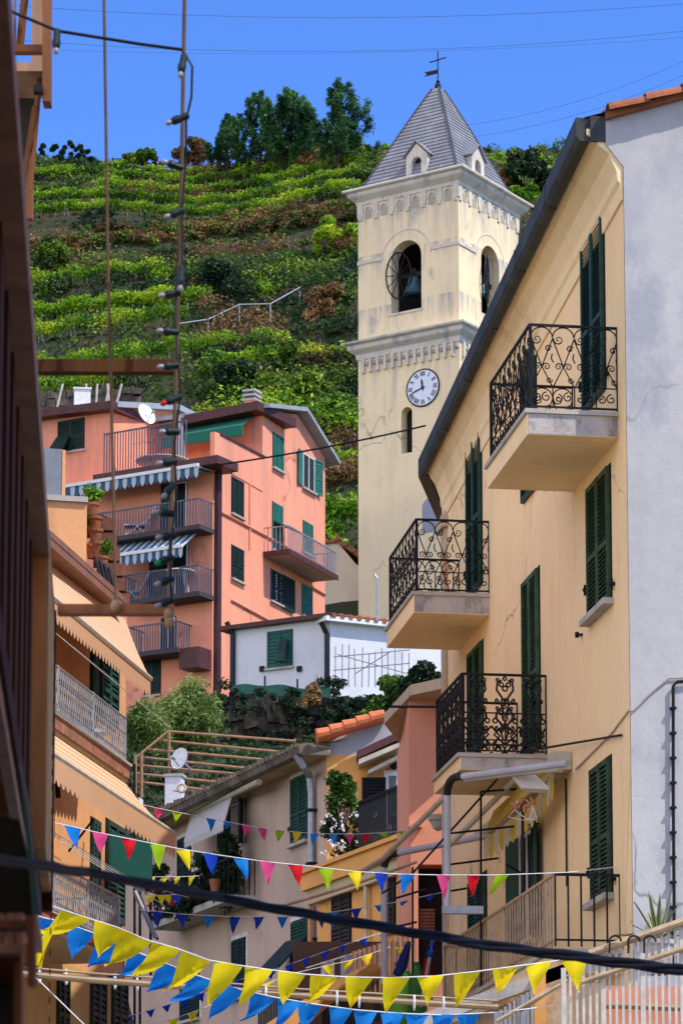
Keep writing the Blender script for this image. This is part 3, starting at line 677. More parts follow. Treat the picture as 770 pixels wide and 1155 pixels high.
def bal_from_px(u_out, u_wall, u_far, v_rail, v_slab, panel, unit, **k):
    aN = FC.s_(u_wall, v_slab); off = None
    p = FC.W(aN, 0, 0); x = ray(u_out, v_slab)[0]
    # walk outwards from the wall until the column matches
    dep = .3
    while dep < 2:
        q = FC.W(aN, dep, 0)
        if 385+3600*(q.x/q.y)*.985 <= u_out: break
        dep += .01
    q = FC.W(aN, dep, 0); zs = CZ+ray(u_out, v_slab)[1]*q.y; zr_ = CZ+ray(u_out, v_rail)[1]*q.y
    aF_ = FC.s_(u_far, v_slab+60, dep); return balcony(FC, aN, aF_, dep, zs, zr_, panel, (COVE, WEATH, STONE), unit=unit, **k), (aN, aF_, dep, zs, zr_)
b1, B1 = bal_from_px(598, 697, 549, 365, 461, scroll_panel, .27)
b2, B2 = bal_from_px(467, 552, 436, 585, 667, scroll_panel, .27)
b3, B3 = bal_from_px(519, 617, 489, 759, 849, ornate_panel, .30, slab_h=.2)
b4 = balcony
def bar_panel(m, Fr, a0, a1, z0, z1, off, unit=.15, r=.009):
    n = max(1, round((a1-a0)/unit)); m.box(Fr, a0, a1, off-.015, off+.015, z1-.02, z1+.01); m.box(Fr, a0, a1, off-.012, off+.012, z0+.06, z0+.08)
    for i in range(n+1): x = a0+(a1-a0)*i/n; m.box(Fr, x-r, x+r, off-r, off+r, z0, z1)
b4, B4 = bal_from_px(620, 700, 497, 985, 1070, bar_panel, .15, slab_h=.25, rail_mat=paint('sunlit_bars', (.42, .30, .18), .5, .3, 8))  # tan tone stands in for sunlight on the long side's bars
b1['label'] = 'highest balcony with scrolled iron railing'; b2['label'] = 'far balcony with scrolled iron railing'; b3['label'] = 'balcony with dense cast iron lyre railing'; b4['label'] = 'long low balcony with plain bar railing'
for k, v in dict(B1=B1, B2=B2, B3=B3, B4=B4).items(): print(k, [round(x, 2) for x in v])
# wire and pipe on the walls
m = MB(); pts = [FC.W(FC.s_(650, 868), .015, FC.z_(650, 868)), FC.W(FC.s_(690, 828), .015, FC.z_(690, 828)), FC.W(0, .015, FC.z_(708, 803)), FE.W(.02, .04, FE.z_(714, 803)), FE.W(FE.s_(735, 780), .04, FE.z_(735, 780)), FE.W(FE.s_(753, 766), .04, FE.z_(753, 766)), FE.W(FE.s_(772, 765), .04, FE.z_(772, 765))]
m.tube(pts, .009, 5); m.build('cable', paint('beige_cable', (.4, .33, .25), .6), house)
m = MB(); m.tube([FE.W(FE.s_(u, v), .06, FE.z_(u, v)) for u, v in ((775, 769), (762, 770), (757, 775), (757, 900), (758, 1020), (758, 1100))], .018, 6)
for v in range(800, 1080, 28): m.box(FE, FE.s_(757, v)-.03, FE.s_(757, v)+.03, .02, .09, FE.z_(757, v)-.012, FE.z_(757, v)+.012)
m.build('conduit', IRON, house)
m = MB(); m.tube([FC.W(FC.s_(640, 940), .02, FC.z_(640, 878)), FC.W(FC.s_(640, 940), .02, FC.z_(640, 1000))], .012, 5); m.build('cable', IRON, house)
for (u, v) in ((656, 716), (604, 1065)):
    s_, z = FC.hit(u, v); m = MB(); m.box(FC, s_-.04, s_+.04, 0, .07, z-.012, z+.008); m.box(FC, s_-.012, s_+.012, .04, .08, z-.035, z+.03); m.build('shutter_stay', IRON, house)

# awning above the long balcony: cassette, two arms, yellow striped valance
CREAMM = paint('cream_metal', (.5, .45, .35), .45, .2, 5); YEL = cloth('yellow_cloth', (.62, .45, .08)); PALEC = cloth('pale_cloth', (.6, .55, .42))
aw = thing('awning', FC.W(FC.s_(640, 860), .1, FC.z_(640, 860)), 'folded yellow striped awning with cream arms under the cast iron balcony', 'awning')
aN, aF_, dep, zs, _ = B3; zt_ = zs-.28
sN, sF = FC.s_(645, 860), FC.s_(548, 900)
m = MB(); m.box(FC, sN-.25, sN, .01, .22, FC.z_(640, 872), FC.z_(640, 852)); m.box(FC, sF, sN-.26, .04, .16, zt_-.16, zt_-.06); m.build('cassette', CREAMM, aw)
m = MB()
A_ = [FC.W(sN-.3, .1, FC.z_(628, 872)), P(560, 868, 37.0)]
m.tube([P(632, 868, 35.6), P(585, 872, 36.2), P(525, 880, 37.)], .035, 8); m.build('arm', CREAMM, aw)
m = MB(); m.tube([P(592, 868, 37.0), P(500, 960, 38.8)], .035, 8); m.build('arm', CREAMM, aw)
m = MB(); m.tube([P(500, 900, 38.0), P(432, 968, 40.)], .035, 8); m.tube([P(432, 968, 40.), P(398, 990, 41.5)], .035, 8); m.build('arm', CREAMM, aw)
def valance(m, pts, drop, n, down=Vector((0, 0, -1)), mats=2, scal=.3):
    """hanging scalloped strip between points; material slot alternates by scallop"""
    pts = [Vector(p) for p in pts]; L = [0]
    for i in range(len(pts)-1): L.append(L[-1]+(pts[i+1]-pts[i]).length)
    def at(d):
        for i in range(len(pts)-1):
            if d <= L[i+1]+1e-6: return pts[i].lerp(pts[i+1], (d-L[i])/(L[i+1]-L[i]))
        return pts[-1]
    for i in range(n):
        a, b = L[-1]*i/n, L[-1]*(i+1)/n; m.mi = i % mats
        top = [at(a+(b-a)*k/4) for k in range(5)]; bot = [p+down*drop*(1-scal+scal*math.sin(math.pi*k/4)) for k, p in enumerate(top)]
        for k in range(4): m.poly([bot[k], bot[k+1], top[k+1], top[k]])
m = MB(); valance(m, [P(624, 872, 35.9), P(600, 905, 36.9), P(575, 925, 37.5), P(545, 948, 38.4)], .30, 14, scal=.35); m.build('valance', [YEL, PALEC], aw)
m = MB(); m.poly([P(624, 868, 35.9), P(545, 944, 38.4), P(556, 915, 38.3), P(616, 860, 35.9)]); m.build('cloth', YEL, aw)
# grey tube frame with black elbows in front of the salmon wall
ELB = paint('black_rubber', (.02, .02, .022), .5); LGREY = paint('pale_grey_tube', (.42, .43, .46), .45, .15, 3)
def pipe_frame(pts, elbow, lab, r=.055, foot=None):
    t = thing('pipe', pts[-1], lab, 'pipe', 'grey pipes with black elbows'); m = MB()
    m.tube(pts[0], r, 10); m.build('tube', LGREY, t); m = MB(); m.tube(pts[1], r, 10); m.build('tube', LGREY, t) if foot is None else None
    return t
def grey_pipe(a, b, c, d, lab, r, base=None):
    """a-b sloping arm, elbow b-c, c-d upright"""
    t = thing('pipe', d, lab, 'pipe', 'grey pipes with black elbows')
    m = MB(); m.tube([a, b], r, 10); m.build('tube', LGREY, t); m = MB(); m.tube([c, d], r, 10); m.build('tube', LGREY, t)
    mid = (b+c)/2+((b-a).normalized()+(c-d).normalized())*((b-c).length*.32)
    pts = [b.lerp(mid, q).lerp(mid.lerp(c, q), q) for q in np.linspace(0, 1, 8)]; m = MB(); m.tube(pts, r*1.12, 10); m.build('elbow', ELB, t)
    return t
gp1 = grey_pipe(P(640, 861, 35.0), P(522, 876, 36.6), P(504, 896, 37.0), P(504, 1026, 37.0), 'thick grey pipe bent down below the cast iron balcony', .042)
m = MB(); FX = F((P(504, 1026, 37).x, 37.), (1, .05)); m.box(FX, -.06, .42, -.05, .05, P(504, 1026, 37).z-.05, P(504, 1026, 37).z+.04); m.build('foot', METAL, gp1)
grey_pipe(P(556, 941, 40.2), P(450, 962, 41.5), P(433, 978, 41.7), P(433, 1110, 41.7), 'second grey pipe, lower and farther, beside the orange house', .045)
# black rod rack
t = thing('rod_rack', P(543, 1000, 37.6), 'rack of thin black rods between the two grey pipes', 'rack'); m = MB()
Yr = 37.4
for a, b in (((542, 893), (542, 1155)), ((588, 845), (588, 960)), ((588, 848), (465, 985)), ((700, 829), (588, 848)), ((542, 893), (582, 890)), ((508, 940), (608, 929)), ((508, 975), (562, 968)), ((465, 978), (465, 1100)), ((465, 985), (430, 1008)), ((440, 1015), (480, 1003)), ((508, 1005), (526, 1002)), ((448, 1045), (470, 1040)), ((570, 975), (588, 985))):
    m.tube([P(*a, Yr if a[0] < 650 else 33.3), P(*b, Yr)], .014, 5)
m.build('rod', IRON, t)
# white panel antenna on its pole with cables
t = thing('antenna', P(590, 980, 36.5), 'white flat panel antenna with dangling cables on a black pole', 'antenna')
p = P(598, 884, 36.3); Fa = F((p.x, p.y), (1, -.25)); m = MB(); z = p.z
m.hexa([Fa.W(-.10, .02, z-.05), Fa.W(.27, .12, z-.1), Fa.W(.24, -.03, z-.13), Fa.W(-.13, -.12, z-.06)], [Fa.W(-.25, .06, z+.13), Fa.W(.04, .10, z+.12), Fa.W(.02, -.04, z+.14), Fa.W(-.27, -.1, z+.15)]); m.build('panel', WHITE, t)
m = MB(); m.bar(P(589, 900, 36.5), P(589, 1000, 36.5), .02, 6); m.build('pole', IRON, t)
m = MB()
for i in range(5):
    q = P(583+i*5, 902+3*(i % 2), 36.4); m.tube([q, q+Vector((random.uniform(-.1, .1), 0, -.1)), q+Vector((random.uniform(-.14, .16), 0, -.2)), P(589+i, 925, 36.45)], .006, 4)
m.build('cable', WHITE, t); m = MB()
for u, v in ((580, 909), (588, 904), (596, 908), (591, 912), (600, 903)): m.lathe(P(u, v, 36.4), [(.02, -.05), (.028, 0), (.02, .05)], 7, Vector((random.uniform(-1, 1), .2, .6)))
m.build('connector', paint('orange_clip', (.5, .2, .08), .5), t)
# ------------------------------------------------------------------ bell tower
pc = P(517, 300, 130.0); _T = F((pc.x, pc.y), (1.53, -1)); z_corn = _T.z_(517, 192); z_mid = _T.z_(517, 366); DR = (.27, .28, .31)
TOW = stucco('tower_plaster', (.92, .75, .45), .9, stain=(.4, .37, .33), amt=.4, thr=.6, bmp=.3, sc=.8, crack=.5, drips=((z_mid-.6, 3.2, DR),))
TOWB = stucco('belfry_plaster', (.92, .75, .46), .88, stain=(.25, .27, .33), amt=.55, thr=.58, bmp=.4, sc=.9, drips=((z_corn-.4, 2.6, DR), (z_corn-2.9, 1.2, DR), (z_mid+1.5, 1.5, DR)))
TOWW = stucco('belfry_moulding', (.70, .64, .52), .84, stain=(.35, .35, .35), amt=.5, thr=.5, sc=2)
TRIM = stucco('white_stone_trim', (.72, .67, .58), .8, stain=(.25, .27, .32), amt=.6, thr=.54, sc=1.6)
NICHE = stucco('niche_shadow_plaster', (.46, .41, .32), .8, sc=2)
SLATE = stucco('slate', (.25, .26, .29), .7, stain=(.42, .40, .38), amt=.35, thr=.56, sc=1.5, bmp=.3)
pc = P(517, 300, 130.0); SD = 5.05
TL = F((pc.x, pc.y), (1.53, -1)); TL.o = TL.o-TL.t*SD        # left face: a 0..SD, corner at SD
TR = F((pc.x, pc.y), (-TL.n.x, -TL.n.y))                       # right face: a 0..SD
ctr = TL.W(SD/2, -SD/2, 0)
tower = thing('bell_tower', ctr, 'tall cream bell tower with slate pyramid roof, clock and bells', 'bell tower')
z_corn = TL.z_(517, 192); z_mid = TL.z_(517, 366); z_course = TL.z_(517, 273)
def arch_wall(mb, Fr, a0, a1, z0, z1, c, hw, zb, zs, depth=.55, n=14):
    """wall with one round-headed opening: centre c, half width hw, sill zb, spring zs"""
    wall(mb, Fr, a0, a1, z0, z1, [(c-hw, c+hw, zb, zs+hw)], 0.0001)
    arc = [(c-hw*math.cos(math.pi*i/n), zs+hw*math.sin(math.pi*i/n)) for i in range(n+1)]
    for i in range(n):
        p, q = arc[i], arc[i+1]; mb.poly([Fr.W(p[0], 0, p[1]), Fr.W(q[0], 0, q[1]), Fr.W(q[0], 0, zs+hw), Fr.W(p[0], 0, zs+hw)])
    loop = [(c+hw, zb), (c-hw, zb)]+arc
    for i in range(len(loop)):
        p, q = loop[i], loop[(i+1) % len(loop)]; mb.poly([Fr.W(p[0], 0, p[1]), Fr.W(p[0], -depth, p[1]), Fr.W(q[0], -depth, q[1]), Fr.W(q[0], 0, q[1])])
m = MB()
# shaft
ls = TL.rect(451, 466, 459, 511); cL = (ls[0]+ls[1])/2; hwL = .27
arch_wall(m, TL, 0, SD, 5, z_mid-.9, cL, hwL, ls[2], ls[3]-hwL, .5)
m.poly([TR.W(0, 0, 5), TR.W(SD, 0, 5), TR.W(SD, 0, z_mid-.9), TR.W(0, 0, z_mid-.9)])
for Fr in (TL, TR): m.poly([Fr.W(0, 0, z_mid-.9), Fr.W(SD, 0, z_mid-.9), Fr.W(SD, 0, z_mid), Fr.W(0, 0, z_mid)])
bk = lambda a, o, z: TL.W(a, o, z)
m.poly([bk(0, 0, 5), bk(0, 0, z_mid), bk(0, -SD, z_mid), bk(0, -SD, 5)][::-1]); m.poly([bk(0, -SD, 5), bk(SD, -SD, 5), bk(SD, -SD, z_corn), bk(0, -SD, z_corn)])
m.poly([bk(0, -SD, z_mid-.01), bk(SD, -SD, z_mid-.01), bk(SD, 0, z_mid-.01), bk(0, 0, z_mid-.01)])
sh = m.build('shaft', TOW, tower)
m = MB(); m.box(TL, cL-hwL, cL+hwL, -.52, -.45, ls[2], ls[3]); m.build('slit_opening', DARK, tower)
# belfry stage
bL = TL.rect(441, 475, 271, 351); BC = (bL[0]+bL[1])/2; BH = (bL[1]-bL[0])/2; bR = TR.rect(541, 565, 272, 350)
ins = .0
m = MB(); arch_wall(m, TL, ins, SD-ins, z_mid, z_corn, BC, BH, bL[2], bL[3]-BH, .6)
RC = SD*.52; arch_wall(m, TR, ins, SD-ins, z_mid, z_corn, RC, BH, bL[2], bL[3]-BH, .6)
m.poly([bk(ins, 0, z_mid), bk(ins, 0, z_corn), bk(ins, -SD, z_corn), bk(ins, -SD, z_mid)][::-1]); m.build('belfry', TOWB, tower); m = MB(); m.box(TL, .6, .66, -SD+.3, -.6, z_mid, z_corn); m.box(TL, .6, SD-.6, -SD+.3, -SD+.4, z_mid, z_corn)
m.box(TL, .6, BC-BH-.2, -.66, -.6, z_mid, z_corn); m.box(TL, BC+BH+.0, SD-.6, -.66, -.6, z_mid, z_corn); m.build('inner_wall', stucco('inner_shade_plaster', (.10, .085, .07), .6), tower)  # inner plaster coloured dark to stand in for the shade inside the belfry
m = MB(); m.box(TL, .3, SD-.3, -SD+.2, -.3, z_corn-.25, z_corn-.2); m.box(TL, .3, SD-.3, -SD+.2, -.3, z_mid+.02, z_mid+.1); m.box(TL, .7, SD-.7, -SD+.5, -SD+.55, z_mid, z_corn); m.build('belfry_floor', DARK, tower)
# mouldings
cp = [(0, -.62), (.05, -.60), (.08, -.46), (.30, -.28), (.34, -.22), (.36, -.10), (.50, -.06), (.52, .0), (.50, .04), (0, .04)]
def mitre(m, prof_, zt_, S=SD):
    """moulding right round the tower, mitred at the corners"""
    c4 = [(0, 0), (1, 0), (1, 1), (0, 1)]; n = len(prof_); v = []
    for cx_, cy_ in c4:
        for o, z in prof_:
            a = -o if cx_ == 0 else S+o; d = o if cy_ == 0 else -S-o; v.append(TL.W(a, d, zt_+z))
    m.add(v, [(k*n+i, ((k+1) % 4)*n+i, ((k+1) % 4)*n+(i+1) % n, k*n+(i+1) % n) for k in range(4) for i in range(n-1)])
m = MB(); mitre(m, cp, z_corn); m.build('cornice', TRIM, tower)
m = MB(); mitre(m, [(0, -.75), (.05, -.72), (.10, -.5), (.30, -.35), (.34, -.30), (.36, -.15), (.52, -.08), (.54, .0), (.1, .14), (-.07, .16)], z_mid); m.build('cornice', TRIM, tower)
m = MB()
for Fr_, c_ in ((TL, BC), (TR, SD*.52)):
    for a_, b_ in ((-.03, c_-BH*1.62), (c_+BH*1.62, SD+.03)): m.box(Fr_, a_, b_, -.02, .045, z_course-.09, z_course+.06)
m.build('string_course', TOWW, tower)
for Fr in (TL, TR):    # pendant ribs, with flat dark plates standing in for recess shade, below both cornices
    rib = MB(); ni = MB(); nn = 6
    for i in range(nn+1):
        a = .12+(SD-.24)*i/nn; rib.box(Fr, a-.14, a+.14, -.05, .055, z_corn-1.15, z_corn-.55); rib.box(Fr, a-.09, a+.09, -.05, .06, z_corn-1.3, z_corn-1.15)
    for i in range(nn):
        a = .12+(SD-.24)*(i+.5)/nn; pl = [(a-.17, z_corn-1.25)]+[(a-.17*math.cos(math.pi*k/8), z_corn-.95+.26*math.sin(math.pi*k/8)) for k in range(9)]+[(a+.17, z_corn-1.25)]
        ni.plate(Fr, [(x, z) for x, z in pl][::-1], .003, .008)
        rib.tube([Fr.W(x, .005, z) for x, z in pl[1:-1]], .045, 4)
    nm = 13
    for i in range(nm):
        a = .1+(SD-.2)*(i+.5)/nm; rib.box(Fr, a-.07, a+.07, 0, .12, z_mid-1.35, z_mid-.7) if i % 1 == 0 else None
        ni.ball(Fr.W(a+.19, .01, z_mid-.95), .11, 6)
    rib.build('frieze', TOWW, tower); ni.build('niche_shade', NICHE, tower)
    cx_ = BC if Fr is TL else RC; m = MB()
    for rr, th in ((BH*1.62, .055), (BH*1.02, .03)): m.tube([Fr.W(cx_-rr*math.cos(math.pi*k/20), -.03, (bL[3]-BH)+rr*math.sin(math.pi*k/20)) for k in range(21)], th, 5)
    m.build('archivolt', TOWW, tower)
m = MB(); m.box(TL, BC-BH-.1, BC+BH+.05, -.1, .06, bL[2]-.09, bL[2]); m.build('sill', TOWW, tower)
# bells with wheels, hung in the two openings
BRONZE = paint('green_bronze', (.05, .10, .12), .5, .35, 6, metal=.5)
def bell(Fr, c, z, r, lab):
    z -= .1
    t = thing('bell', Fr.W(c, -.45, z-r*1.8), lab, 'bell', 'bells of the tower'); m = MB()
    p = Fr.W(c, -.45, z-1.75*r); m.lathe(p, [(r, 0), (r*.97, .05*r), (r*.8, .35*r), (r*.62, .8*r), (r*.55, 1.3*r), (r*.42, 1.5*r), (r*.1, 1.6*r)], 18); m.build('bell_body', BRONZE, t, True)
    m = MB(); m.box(Fr, c-BH*.98, c+BH*.95, -.52, -.38, z-.12, z+.08); m.box(Fr, c-.12, c+.12, -.52, -.38, z-.2, z+.25); m.build('yoke', IRON, t)
    R_ = .95*BH+.1; cc = c-BH*.62; m = MB(); sq = lambda k: Fr.W(cc+R_*.62*math.cos(k), .05-.2*math.cos(k), z+R_*math.sin(k)*1.25-.1)
    m.tube([sq(2*math.pi*k/24) for k in range(24)], .035, 6, close=True)
    for k in range(6): m.bar(sq(math.pi*k/6), sq(math.pi*k/6+math.pi), .02)
    m.build('wheel', IRON, t)
bell(TL, BC+.12, TL.z_(460, 304), .50, 'larger bell in the left arch of the belfry, facing the street')
bell(TR, RC+.1, TL.z_(460, 304)-.1, .34, 'smaller bell in the right arch of the belfry')
# clock
CK = (TL.s_(477, 437.5), TL.z_(477, 437.5)); CR = .80; clk = thing('clock', TL.W(CK[0], .05, CK[1]), 'round white clock with black Roman numerals on the tower, just before twelve', 'clock')
m = MB(); m.lathe(TL.W(CK[0], -.02, CK[1]), [(CR*.97, 0), (CR*.97, .06)], 40, TL.n.to_3d()); m.build('dial', paint('dial_white', (.72, .76, .84), .4, .04, 2), clk)
m = MB(); m.tube([TL.W(CK[0]+CR*math.cos(2*math.pi*k/40), .03, CK[1]+CR*math.sin(2*math.pi*k/40)) for k in range(40)], .035, 6, close=True); m.build('rim', IRON, clk)
num = ['XII', 'I', 'II', 'III', 'IIII', 'V', 'VI', 'VII', 'VIII', 'IX', 'X', 'XI']; m = MB()
for h, tx in enumerate(num):
    ang = math.pi/2-2*math.pi*h/12; wch = {'I': .05, 'V': .10, 'X': .10}; tot = sum(wch[c] for c in tx)+.018*(len(tx)-1); x = -tot/2; hh = .10
    def st(x0, y0, x1, y1, th_):
        d = Vector((x1-x0, y1-y0)).normalized(); nn_ = Vector((-d.y, d.x))*th_/2; q = []
        for px_, py_ in ((x0+nn_.x, y0+nn_.y), (x1+nn_.x, y1+nn_.y), (x1-nn_.x, y1-nn_.y), (x0-nn_.x, y0-nn_.y)):
            rr = CR*.77+py_; q.append((CK[0]+rr*math.cos(ang)+px_*math.sin(ang), CK[1]+rr*math.sin(ang)-px_*math.cos(ang)))
        m.plate(TL, q[::-1], .045, .052)
    for c in tx:
        w_ = wch[c]
        if c == 'I': st(x+w_/2, -hh, x+w_/2, hh, .035)
        elif c == 'V': st(x, hh, x+w_/2, -hh, .035); st(x+w_/2, -hh, x+w_, hh, .022)
        else: st(x, hh, x+w_, -hh, .035); st(x, -hh, x+w_, hh, .022)
        x += w_+.018
m.build('numerals', IRON, clk)
def hand(ang, ln, wd, nm):
    m = MB(); c, s_ = math.cos(ang), math.sin(ang); pt = lambda r_, w: (CK[0]+r_*c-w*s_, CK[1]+r_*s_+w*c); m.plate(TL, [pt(-.12, wd*.6), pt(-.12, -wd*.6), pt(ln*.7, -wd), pt(ln, 0), pt(ln*.7, wd)], .058, .066); m.build(nm, IRON, clk)
hand(R(98), CR*.52, .045, 'hour_hand'); hand(R(198), CR*.72, .032, 'minute_hand')
m = MB(); m.lathe(TL.W(CK[0], .055, CK[1]), [(.07, 0), (.07, .02)], 12, TL.n.to_3d()); m.build('hub', IRON, clk)
m = MB(); bl = TL.rect(476, 500, 560, 600); m.plate(TL, [(bl[0], bl[2]), (bl[1], bl[2])]+[((bl[0]+bl[1])/2+(bl[1]-bl[0])/2*math.cos(math.pi*k/8), bl[3]-.4+.4*math.sin(math.pi*k/8)) for k in range(9)], -.05, .012); m.build('walled_up_arch', stucco('blue_grey_patch', (.33, .36, .42), .8, sc=2), tower)
# slate pyramid of lapped courses
ap = P(489, 92, 132.6).z; zb = z_corn+.05; NC = 26; m = MB(); S2 = SD/2-.08
def ringp(h, e=0.): s_ = S2*(1-h)**.97+.16*h+e; z = zb+(ap-zb)*h; return [TL.W(SD/2+a*s_, -SD/2+d*s_, z) for a, d in ((-1, 1), (1, 1), (1, -1), (-1, -1))]
for i in range(NC):
    a, b = ringp(i/NC, .035), ringp((i+1)/NC, .0)
    m.add(a+b, [(k, (k+1) % 4, 4+(k+1) % 4, 4+k) for k in range(4)]); c = ringp(i/NC, 0); m.add(a+c, [(k, 4+k, 4+(k+1) % 4, (k+1) % 4) for k in range(4)])
m.poly(ringp(1)); m.build('roof', SLATE, tower)
m = MB()
for k in range(4): m.tube([ringp(h, .03)[k] for h in np.linspace(0, 1, 8)], .05, 5)
m.build('hip_cap', paint('lead', (.08, .075, .09), .5), tower)
for Fr in (TL, TR):    # small gabled dormers
    cc, zz, w_, h_ = (SD*.56 if Fr is TL else SD*.40), zb+.55, .52, 1.0; m = MB(); o1, o0 = .0, -1.3
    arch_wall(m, Fr.sub(cc-w_, -.22), 0, 2*w_, zz-.45, zz+h_*.62, w_, .24, zz-.3, zz+.3, .25)
    F2 = Fr.sub(cc-w_, -.22); m.poly([F2.W(0, 0, zz+h_*.62), F2.W(2*w_, 0, zz+h_*.62), F2.W(w_, 0, zz+h_*1.15)]); m.poly([F2.W(0, 0, zz-.35), F2.W(0, 0, zz+h_*.62), F2.W(0, -1.2, zz+h_*.62), F2.W(0, -1.2, zz-.35)]); m.poly([F2.W(2*w_, 0, zz-.35), F2.W(2*w_, -1.2, zz-.35), F2.W(2*w_, -1.2, zz+h_*.62), F2.W(2*w_, 0, zz+h_*.62)])
    d_ = m.build('dormer', TOWW, tower); m = MB(); m.box(F2, w_-.24, w_+.24, -.3, -.24, zz-.26, zz+.55); m.build('opening', DARK, d_)
    m = MB()
    for s_ in (-1, 1):
        e = [(w_, zz+h_*1.2), (w_+s_*(w_+.12), zz+h_*.58)]; m.hexa([F2.W(e[0][0], .1, e[0][1]), F2.W(e[1][0], .1, e[1][1]), F2.W(e[1][0], -1.4, e[1][1]), F2.W(e[0][0], -1.4, e[0][1])][::s_], [x+Vector((0, 0, .06)) for x in [F2.W(e[0][0], .1, e[0][1]), F2.W(e[1][0], .1, e[1][1]), F2.W(e[1][0], -1.4, e[1][1]), F2.W(e[0][0], -1.4, e[0][1])][::s_]])
    m.build('dormer_roof', SLATE, d_)
a0 = ringp(1)[0].lerp(ringp(1)[2], .5); wv = thing('weather_vane', a0, 'black iron cross with a small weather vane flag on the tower tip', 'weather vane')
m = MB(); m.lathe(a0, [(.16, 0), (.13, .22), (.05, .3), (.09, .36), (.03, .45)], 10); m.bar(a0, a0+Vector((0, 0, 1.75)), .03, 6); m.bar(a0+Vector((-.36, .12, 1.28)), a0+Vector((.36, -.12, 1.42)), .028, 5); m.build('cross', IRON, wv)
F3 = F((a0.x, a0.y), (1, -.2)); m = MB(); z = a0.z+.75; m.plate(F3, [(-.62, z-.12), (-.48, z-.02), (-.6, z+.08), (-.02, z+.16), (-.02, z-.02)], -.01, .01); m.build('flag', IRON, wv)

# ------------------------------------------------------------------ pink house
PINK = stucco('pink_plaster', (.90, .35, .21), .86, stain=(.66, .28, .17), amt=.5, thr=.55, sc=.5, bmp=.2, crack=.4, drips=((36.2, 9., (.55, .26, .19)),))
GREYW = stucco('balcony_underside', (.42, .40, .38), .75, sc=1)
LEAD = paint('grey_roof_edge', (.30, .33, .36), .5, .15, 2)
pq = P(240, 620, 112.); PR = F((pq.x, pq.y), (.425, 1)); PL = F((pq.x, pq.y), (1.7, -1.0)); ph = thing('pink_house', PR.W(4, -4, 20), 'large pink house below the vineyards, with green shutters and railed balconies', 'house')
ZB = 19.
aR = PR.s_(366.5, 600); Wl = PL.s_(128, 500); WL2 = PL.s_(38, 600); zter = PR.z_(243, 524)
a_up = PR.s_(296, 500); z0_ = PR.z_(296, 463); zap = PR.z_(335, 467); aap = PR.s_(335, 500); z1_ = PR.z_(368, 517)
def hole(u0, u1, v0, v1): return PR.rect(u0, u1, v0, v1)
m = MB(); m.poly([PR.W(0, 0, ZB), PR.W(aR, 0, ZB), PR.W(aR, 0, z1_), PR.W(aap, 0, zap), PR.W(a_up, 0, z0_), PR.W(a_up, 0, zter+.0), PR.W(0, 0, zter)])
m.poly([PR.W(0, 0, ZB), PR.W(0, 0, zter), PL.W(WL2, 0, zter), PL.W(WL2, 0, ZB)])
m.poly([PL.W(WL2, 0, ZB), PL.W(WL2, 0, zter), PL.W(WL2, -8, zter), PL.W(WL2, -8, ZB)]); m.poly([PR.W(aR, 0, ZB), PR.W(aR, -9, ZB), PR.W(aR, -9, z1_), PR.W(aR, 0, z1_)])
m.build('wall', PINK, ph)
# upper storey set back behind the roof terrace: front wall parallel to PL through a_up
U0 = PR.W(a_up, 0, 0); PU = F((U0.x, U0.y), (PL.t.x, PL.t.y)); aul = PU.s_(200, 490)
m = MB(); m.poly([PU.W(0, 0, zter), PU.W(aul-5, 0, zter), PU.W(aul-5, 0, z0_-.1), PU.W(0, 0, z0_-.1)][::-1]); m.poly([PL.W(0, 0, zter), PR.W(a_up, 0, zter), PU.W(aul-6, 0, zter), PL.W(WL2, 0, zter)])
m.build('upper_wall', PINK, ph)
# terrace parapet wedge on the side
m = MB(); pa, pb = PR.s_(247, 500), PR.s_(296, 515); m.plate(PR, [(0.05, zter), (a_up, zter), (a_up, PR.z_(296, 515)), (pa, PR.z_(247, 489)), (.05, PR.z_(243, 488))], -.15, .03); m.build('parapet', PINK, ph)
m = MB(); m.slant(PR, pa, a_up+.1, -.2, .08, PR.z_(247, 489)+.04, PR.z_(296, 515)+.04, .08); m.build('parapet_cap', BROWN, ph)
# roofs
m = MB(); b0 = PR.W(0, 0, 0)
for (a, za, b, zb_) in ((a_up-.35, z0_+.02, aap, zap+.1), (aap, zap+.1, aR+.5, z1_-.18)): m.slant(PR, a, b, -8.5, .45, za+.12, zb_+.12, .16)
m.build('roof', LEAD, ph)
m = MB(); m.slant(PU, aul-.3, .25, -2, .75, z0_+.05, z0_+.16, .34); m.build('roof_edge', BROWN, ph)
m = MB(); zf = PU.z_(250, 480, .6); m.poly([PU.W(aul, .1, z0_-.2), PU.W(-.25, .1, z0_-.2), PU.W(-.25, 1.0, zf-.25), PU.W(aul, 1.0, zf-.25)][::-1]); m.box(PU, aul, -.25, .98, 1.04, zf-.65, zf-.25); m.build('awning', cloth('green_awning', (.03, .2, .14)), ph)
